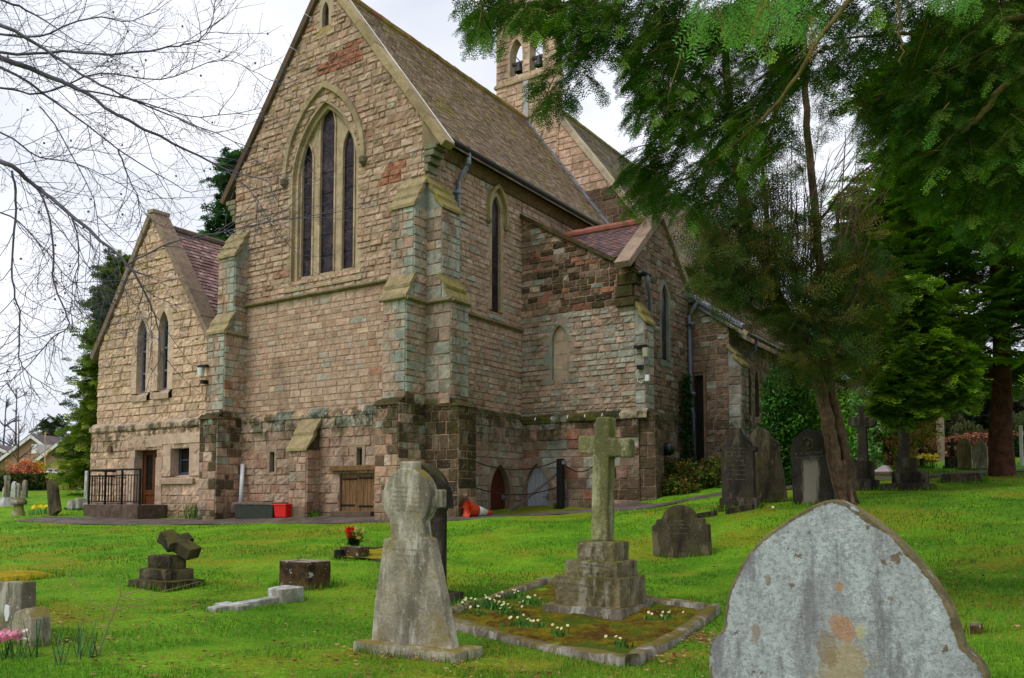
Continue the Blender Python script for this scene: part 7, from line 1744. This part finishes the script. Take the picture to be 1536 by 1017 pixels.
n = len(P); V, Fq, Cv = place(CLU, np.array(P), np.array(D), NR.uniform(.1, .17, n), NR.uniform(-3, 3, n), cols(n, [lin(36, 62, 24), lin(52, 84, 32), lin(28, 46, 20)])); npmesh('leaves', V, Fq, Cv, M_LEAF, tI)
mb = MB()
for k in range(5): mb.tube([Vector((-8.98, 22.4 + R.uniform(-.3, .3), 1.3)), Vector((-8.96, 22.4 + R.uniform(-.2, .2), 2.6)), Vector((-8.96, 22.42 + R.uniform(-.1, .1), 4.2))], [.014, .01, .005], 5)
mb.build('stems', M_BARK, tI)
def hedge(name, label, A, B, w, h, pal, n, s):
    t_ = thing(name, label, 'hedge', (A + B) / 2); P, D = [], []; dv = (B - A).normalized(); sd = Vector((-dv.y, dv.x, 0)); L_ = (B - A).length
    for _ in range(n):
        f = R.random(); p = A.lerp(B, f); o = R.uniform(-1, 1); z = R.random() ** .7; P.append(Vector((p.x, p.y, gz(p.x, p.y))) + sd * o * w * .5 * (1.05 - .25 * z) + Vector((0, 0, z * h * (1 + .06 * math.sin(f * L_ * 2))))); D.append(sd * o + Vector((R.gauss(0, .4), R.gauss(0, .4), z)))
    n = len(P); V, Fq, Cv = place(CLU, np.array(P), np.array(D), NR.uniform(*s, n), NR.uniform(-3, 3, n), cols(n, pal, .35)); npmesh('foliage', V, Fq, Cv, M_LEAF, t_)
    mb = MB()
    for k in range(int(L_ / .6)): p = A.lerp(B, (k + .5) / int(L_ / .6)); z = gz(p.x, p.y); mb.tube([(p.x, p.y, z - .1), (p.x + R.uniform(-.1, .1), p.y, z + h * .8)], [.03, .012], 5)
    mb.build('stems', M_BARK, t_); return t_
hedge('hedge', 'dark green clipped hedge between the far graves and the brick houses', gd(-90, 42, 735), gd(112, 41, 735), .9, .68, [lin(46, 66, 26), lin(64, 86, 34), lin(36, 50, 24), lin(92, 84, 44)], 3600, (.16, .3))
hedge('hedge', 'coppery brown beech hedge beyond the far right graves', gd(1318, 31, 690), gd(1570, 32, 690), .8, .85, [lin(150, 100, 78), lin(172, 122, 98), lin(120, 78, 58), lin(138, 96, 66)], 3000, (.14, .26))
hedge('hedge', 'dark hedge in front of the parked white car, right edge', gd(1500, 30, 690), gd(1600, 30, 690), .8, .7, [lin(40, 56, 28), lin(54, 72, 36)], 800, (.14, .24))
shrub('azalea_bush', 'orange-pink flowering bush above the clipped hedge', gd(27, 43.5, 730), 0.85, .7, 1.1, [lin(224, 134, 104), lin(234, 154, 124), lin(140, 140, 70), lin(212, 118, 90)], 500, (.16, .28))
shrub('forsythia_bush', 'bright yellow forsythia bush above the clipped hedge', gd(46, 44.5, 730), 1.1, .7, 1.15, [lin(226, 184, 30), lin(206, 164, 22), lin(150, 140, 30)], 560, (.16, .28))
shrub('green_bush', 'olive bush by the house wall right of the forsythia', gd(62, 46, 730), .7, .6, .75, [lin(84, 92, 42), lin(60, 70, 34)], 260, (.16, .28))
shrub('pale_bush', 'pale yellow-green bush at the far left by the hedge', gd(8, 43, 730), .5, .6, .8, [lin(132, 146, 66), lin(96, 116, 50)], 240, (.16, .28))
def clump(name, label, p, leaf, fl, nl, h, w, lw, nf, fr, cat, group=None, z0=0.0):
    t_ = thing(name, label, cat, p, group); V, F, C = [], [], []
    for i in range(nl):
        a = R.uniform(0, 6.283); o = np.array(p) + [R.gauss(0, w * .4), R.gauss(0, w * .4), z0 - .02]; l = h * R.uniform(.6, 1.1); d_ = np.array([math.cos(a) * .35, math.sin(a) * .35, 1.0]) * l; s_ = np.array([-math.sin(a), math.cos(a), 0]) * lw; b = len(V); V += [o - s_, o + s_, o + d_ + s_ * .25, o + d_ - s_ * .25]; F.append([b, b + 1, b + 2, b + 3]); k = R.uniform(.7, 1.25); c_ = R.choice(leaf); C += [[c_[0] * k, c_[1] * k, c_[2] * k]] * 4
    npmesh('leaves', np.array(V), np.array(F), np.array(C), M_LEAF, t_)
    if nf:
        V, F, C = [], [], []
        for i in range(nf):
            o = np.array(p) + [R.gauss(0, w * .5), R.gauss(0, w * .5), z0 + h * R.uniform(.7, 1.15)]; nrm = np.array([R.gauss(0, .5), R.gauss(0, .5) - .6, .9]); nrm /= np.linalg.norm(nrm); u_ = np.cross(nrm, (1, 0, 0)); u_ /= np.linalg.norm(u_); v_ = np.cross(nrm, u_); c_ = R.choice(fl)
            for q in range(5):
                a = q * 1.2566; d_ = (u_ * math.cos(a) + v_ * math.sin(a)) * fr; s_ = (-u_ * math.sin(a) + v_ * math.cos(a)) * fr * .5; b = len(V); V += [o, o + d_ * .7 + s_ + nrm * fr * .2, o + d_ * 1.1 + nrm * fr * .15, o + d_ * .7 - s_ + nrm * fr * .2]; F.append([b, b + 1, b + 2, b + 3]); C += [list(c_)] * 4
        npmesh('flowers', np.array(V), np.array(F), np.array(C), M_PETAL, t_)
    return t_
CRM = [lin(236, 230, 168), lin(240, 236, 190), lin(228, 220, 150)]; PG = [lin(70, 116, 46), lin(92, 140, 60), lin(56, 100, 40)]
pr = [(690, 918, 1), (708, 915, 1), (726, 912, 1), (741, 918, 1), (757, 922, 1), (774, 902, 1), (795, 912, 1), (780, 946, 1), (802, 950, 1), (836, 922, 0), (836, 960, 0), (930, 980, 0), (978, 940, 0), (1003, 936, 0), (712, 930, 1), (765, 930, 1)]
tags = ['at the left end of the kerbed plot', 'near the left kerb, second along', 'left of the stepped cross in the plot', 'in the middle of the primrose row', 'thickest in the primrose row', 'at the back left of the plot', 'just left of the lowest step', 'at the front kerb, left of centre', 'beside the front kerb clump, nearer the middle', 'against the front of the lowest step', 'alone in the brown moss before the cross', 'in the front right corner of the plot', 'at the right kerb, first of two', 'at the right kerb by the corner', 'behind the front kerb near the wheel-headed stone', 'small, in moss between the row and the kerb']
for (x, y, big), tg in zip(pr, tags):
    p = gpt(x, y); p.z += .05; clump('primrose', 'pale yellow primrose clump ' + tg, p, PG, CRM, 60 if big else 30, .07, .15 if big else .10, .013, 5 if big else 4, .014, 'flowers', 'primroses in the kerbed plot')
for x, y, lb in ((118, 985, 'tuft of upright daffodil leaves right of a bare twig'), (133, 990, 'second tuft of daffodil leaves beside the bare sapling'), (92, 1000, 'sparse green shoots at the lower left edge'), (50, 985, 'thin green shoots under the pink flowers')): clump('daffodil_leaves', lb, gpt(x, y), [lin(70, 110, 70), lin(90, 128, 84), lin(58, 96, 56)], None, 12, .28, .08, .006, 0, 0, 'plants', 'leaf tufts at lower left')
clump('pink_flowers', 'pink and white flower heads at the lower left corner', gpt(6, 985), [lin(60, 96, 50), lin(80, 110, 60)], [lin(220, 130, 160), lin(232, 160, 180), lin(236, 214, 214), lin(200, 100, 134)], 40, .16, .13, .006, 46, .02, 'flowers')
for x, y, lb in ((54, 752, 'yellow daffodils between the staddle stone and the leaning stone'), (66, 756, 'yellow daffodils touching the leaning dark headstone')): clump('daffodils', lb, gd(x, 28, y), [lin(84, 128, 84)], [lin(240, 200, 20)], 40, .3, .3, .012, 9, .06, 'flowers', 'daffodils on the far lawn')
for x, d, lb in ((1372, 25.5, 'yellow daffodils left of the small wheel cross'), (1394, 25.5, 'yellow daffodils right of the small wheel cross')): clump('daffodils', lb, gd(x, d, 690), [lin(84, 120, 40)], [lin(230, 206, 40)], 40, .35, .25, .012, 22, .06, 'flowers', 'daffodils by the wheel cross')
for x, y, lb in ((1161, 766, 'single pale primrose on the lawn before the three dark headstones'),): clump('primrose', lb, gpt(x, y), PG, CRM, 10, .06, .06, .01, 4, .02, 'flowers')
for x, d, h, lb in ((298, 24.0, .5, 'leafy weed against the foot of the left buttress'), (470, 21.2, .22, 'low weeds at the foot of the small sloping buttress'), (575, 20.3, .2, 'weeds on the path edge beside the cellar hatch'), (735, 20.0, .16, 'weeds under the arched doors by the cone'), (836, 22.3, .15, 'weeds at the foot of the black barrier post'), (385, 22.8, .12, 'thin weeds in front of the green box')): clump('weeds', lb, gd(x, d, 770), [lin(76, 120, 34), lin(104, 146, 50), lin(60, 96, 30)], None, 60, h, h * .9, .02, 0, 0, 'plants', 'weeds along the church wall')
b = gpt(146, 985); tS = thing('bare_sapling', 'thin leafless sapling twig leaning over the daffodil leaves', 'sapling', b); mb = MB()
sp_ = lambda x, y, d=6.2: atD(x, y, (b - EYE).dot(_F) + d - 6.2)
mb.tube([b, sp_(160, 945), sp_(172, 915), sp_(181, 893)], [.008, .006, .005, .004], 6)
for L_ in ([(181, 893), (179, 875), (177, 860)], [(181, 893), (215, 885), (234, 890), (300, 872)], [(172, 915), (140, 905), (115, 880)], [(172, 915), (205, 908), (225, 905)], [(181, 893), (200, 900), (250, 893)], [(115, 880), (104, 860)], [(160, 945), (128, 925), (112, 960), (118, 985)]): mb.tube([sp_(*q) for q in L_], [.004, .003, .0018, .0012][:len(L_)], 5)
mb.build('stem', plain('pale_twig', lin(140, 116, 88), .8), tS)

# ------------------------------------------------------------------ houses, car and street things
M_BRK = None
t = NT('house_brick'); br = t.n('ShaderNodeTexBrick'); br.inputs['Scale'].default_value = 4.4; br.inputs['Mortar Size'].default_value = .02
br.inputs['Color1'].default_value = (*lin(186, 144, 122), 1); br.inputs['Color2'].default_value = (*lin(170, 128, 108), 1); br.inputs['Mortar'].default_value = (*lin(178, 154, 138), 1)
s1_ = t.n('ShaderNodeSeparateXYZ'); c1_ = t.n('ShaderNodeCombineXYZ'); t.l(t.tc.outputs['Object'], s1_.inputs[0]); t.l(t.math('ADD', s1_.outputs[0], s1_.outputs[1]), c1_.inputs[0]); t.l(s1_.outputs[2], c1_.inputs[1]); t.l(c1_.outputs[0], br.inputs['Vector'])
M_BRK = t.done(t.mix(1.0, br.outputs['Color'], t.gray(t.noise(.6, 4), .85, 1.15), 'MULTIPLY'), .9, .2)
M_HROOF = stone_mat('house_roof_tile', lin(104, 92, 92), (.7, 1.2), 2)
def house(label, d, apex, left, right, ybase, depth=7.0, extras=()):
    """gabled brick house, gable facing the churchyard; apex/left/right in picture columns at distance d"""
    A, Lf, Rt = atD(*apex, d), atD(*left, d), atD(*right, d); zb = gd(apex[0], d).z - .5
    h = thing('brick_house', label, 'house', Vector((A.x, A.y, zb))); bk = Vector((_F.x, _F.y, 0)).normalized() * depth
    mb = MB(); iL, iR = Lf.lerp(A, .08), Rt.lerp(A, .08); mb.prism([Vector((iL.x, iL.y, zb)), Vector((iR.x, iR.y, zb)), iR, A - Vector((0, 0, .06)), iL], bk); mb.build('wall', M_BRK, h)
    fw = -bk.normalized() * .3
    for a, b in ((Lf, A), (A, Rt)):
        mb = MB(); up = Vector((0, 0, .12)); mb.prism([a + fw, b + fw, b + fw + up, a + fw + up], bk - fw); mb.build('roof', M_HROOF, h)
        mb = MB(); f2 = fw * 1.08; mb.prism([a + f2 - Vector((0, 0, .2)), b + f2 - Vector((0, 0, .2)), b + f2 + up * .3, a + f2 + up * .3], -fw * .1); mb.build('bargeboard', M_WHITE, h)
    for (x0, x1, y0, y1, kind) in extras:
        p, q = atD(x0, y1, d - .12), atD(x1, y0, d - .12); n_ = Vector((_F.x, _F.y, 0)).normalized() * .08
        mb = MB(); a, b = Vector((p.x, p.y, p.z)), Vector((q.x, q.y, p.z)); mb.prism([a, b, q, Vector((p.x, p.y, q.z))], n_); w = mb.build('window', M_WHITE, h)
        if kind: 
            k = kind
            for i in range(k):
                a2, b2 = a.lerp(b, (i + .12) / k), a.lerp(b, (i + .88) / k); hh = q.z - p.z; mb = MB(); mb.prism([a2 + Vector((0, 0, hh * .12)) - n_ * .2, b2 + Vector((0, 0, hh * .12)) - n_ * .2, b2 + Vector((0, 0, hh * .86)) - n_ * .2, a2 + Vector((0, 0, hh * .86)) - n_ * .2], n_ * .1); mb.build('pane', M_WGLASS, w)
    return h
h1 = house('brick house with tall white-edged gable and rooftop aerial beyond the hedge', 58, (50, 653), (-28, 712), (96, 688), 720, 9)
mb = MB(); a = atD(50, 653, 60); mb.tube([a, a + Vector((0, 0, 1.5))], .02, 5); mb.box(a + Vector((0, 0, 1.5)), (.5, .03, .03)); mb.box(a + Vector((0, 0, 1.3)), (.4, .03, .03)); mb.build('aerial', M_LEAD, h1)
mb = MB(); p = atD(68, 674, 57.5); mb.box(p, (.62, 1.5, .6)); mb.build('white_dormer', M_WHITE, h1)
house('lower brick house wing with white gable edge and wide window, right of the taller gable', 54, (96, 660), (44, 700), (150, 702), 722, 7, ((71, 80, 703, 710, 1), (81, 89, 703, 710, 1)))
house('brick house at the far left with a white-framed upper window', 66, (-6, 669), (-60, 700), (20, 680), 722, 8, ((2, 15, 678, 689, 2),))
def car(name, label, p, yaw, paint):
    t_ = thing(name, label, 'car', p); M3 = Matrix.Rotation(yaw, 3, 'Z'); T_ = lambda v: p + M3 @ Vector(v); W_ = .86
    prof = [(-2.05, .35), (2.05, .35), (2.1, .6), (2.0, .82), (1.1, .92), (.45, 1.38), (-.9, 1.44), (-1.7, 1.05), (-2.05, .95)]
    mb = MB(); mb.prism([T_((x, -W_, z)) for x, z in prof], M3 @ Vector((0, 2 * W_, 0))); mb.build('body', paint, t_, bevel=.06)
    for pts in ([(.95, .95), (.42, 1.32), (-.2, 1.34), (-.2, .95)], [(-.28, .95), (-.28, 1.34), (-.85, 1.36), (-1.45, 1.02)]):
        for sy in (-1, 1): mb = MB(); q = [T_((x, sy * (W_ + .012), z)) for x, z in pts]; mb.add(q, [list(range(4)) if sy > 0 else [3, 2, 1, 0]]); mb.build('window', M_WGLASS, t_)
    for x in (-1.3, 1.3):
        for sy in (-1, 1): mb = MB(); mb.lathe([(0, -.1), (.3, -.1), (.32, 0), (.3, .1), (0, .1)], T_((x, sy * .8, .32)), 16, rot=M3 @ Matrix.Rotation(math.pi / 2, 3, 'X')); mb.build('wheel', M_GUT, t_)
    return t_
M_WCAR = plain('white_car_paint', lin(206, 212, 222), .2, 0, .6)
p = gd(82, 48, 725); p.z = atD(82, 707, 48).z - 1.42; car('car', 'pale silver car parked behind the clipped hedge', p, YAW - .1, M_WCAR)
p = gd(1512, 36, 700); p.z = atD(1512, 682, 36).z - 1.4; car('car', 'white car parked beyond the dark evergreen, right edge', p, YAW + .25, M_WCAR)
p = gd(1533, 24, 700); mb = MB(); mb.box(p + Vector((0, 0, .5)), (.09, .09, 1.3)); tag(mb.build('marker_post', M_WHITE, loc=p, bevel=.01), 'thin white post by the right edge', 'post')
p = gd(1412, 31, 690); mb = MB(); mb.box(p + Vector((0, 0, 1.0)), (.24, .2, 2.4)); tag(mb.build('timber_post', plain('pale_timber', lin(126, 112, 92), .8, var=(4, .7, 1.2)), loc=p, bevel=.01), 'pale timber post behind the coppery hedge', 'post')
p = gd(1365, 33, 690); mb = MB(); mb.lathe([(.14, -.2), (.14, 1.5), (.1, 1.56), (0, 1.58)], p, 12); mb.build('x', M_GUT, loc=p); bpy.data.objects.remove(bpy.data.objects['x']) ; mb2 = MB(); mb2.lathe([(.14, -.2), (.14, 1.4), (.16, 1.42), (.16, 1.5), (.1, 1.56), (0, 1.58)], p, 12); tag(mb2.build('bollard', M_GUT, loc=p, smooth=True), 'dark bollard behind the coppery hedge', 'bollard')
# slender sapling and leafless trees beyond
def bare(label, p, H, sp, n, rr, col, lev=2):
    t_ = thing('bare_tree', label, 'tree', p, None); mb = MB(); o = limb(mb, [p - Vector((0, 0, .2)), p + Vector((0, 0, H * .4)), p + Vector((R.uniform(-.2, .2), 0, H))], rr, rr * .2, 6)
    def bl(q, d, L_, r_, k):
        e = q + d * L_; mb.tube([q, (q + e) / 2 + Vector((R.gauss(0, .05), 0, R.gauss(0, .05))) * L_, e], [r_, r_ * .7, r_ * .35], 4)
        if k: 
            for _ in range(4): f = R.uniform(.3, 1); bl(q.lerp(e, f), (d + Vector((R.gauss(0, .5), R.gauss(0, .5), R.gauss(.1, .3)))).normalized(), L_ * R.uniform(.4, .65), r_ * .55, k - 1)
    for _ in range(n): f = R.uniform(.35, .98); q = o[int(f * (len(o) - 1))]; a = R.uniform(0, 6.283); bl(q, Vector((math.cos(a), math.sin(a), R.uniform(.5, 1.2))).normalized(), sp * (1.2 - .6 * f) * R.uniform(.6, 1), rr * .4, lev)
    mb.build('trunk', col, t_); return t_
bare('thin pale sapling against the lower brick wing', gd(67, 47, 720), 3.2, 1.0, 6, .07, plain('pale_bark', lin(186, 160, 110), .8), 1)
bare('bare brown tree in front of the taller brick gable', gd(26, 50, 720), 4.6, 1.2, 9, .08, M_BARK, 2)
bare('leafless tree behind the brick house, left of its aerial', gd(22, 72, 700), 9, 2.6, 14, .14, M_TWIG, 2)
bare('leafless tree behind the far left house', gd(4, 74, 700), 8, 2.4, 12, .14, M_TWIG, 2)
conifer('conifer', 'dark bushy conifer between the brick houses and the shaggy conifer', gd(80, 64, 700), atD(80, 632, 64).z - gd(80, 64, 700).z, .8, [lin(66, 84, 56), lin(84, 98, 66)], n=50, k=14, sc=(.4, .7))
# woodland far behind on the right closes the horizon
P, D, C = [], [], []
for _ in range(5200):
    q = R.uniform(1180, 1640); d = R.uniform(56, 78); p = gd(q, d, 700); h = R.random() ** 1.2 * (7 + 3.5 * math.sin(q / 31.0) + 2 * math.sin(q / 11.0)); P.append(p + Vector((0, 0, h))); D.append(Vector((R.gauss(0, 1), R.gauss(0, 1), .5)))
n = len(P); V, Fq, Cv = place(SPR_F, np.array(P), np.array(D), NR.uniform(.9, 1.9, n), NR.uniform(-2, 2, n), cols(n, [lin(58, 72, 44), lin(74, 86, 52), lin(92, 92, 62), lin(50, 62, 44)], .35))
tag(npmesh('woodland', V, Fq, Cv, M_LEAF), 'far woodland beyond the churchyard, one green mass', 'woodland', kind='stuff')
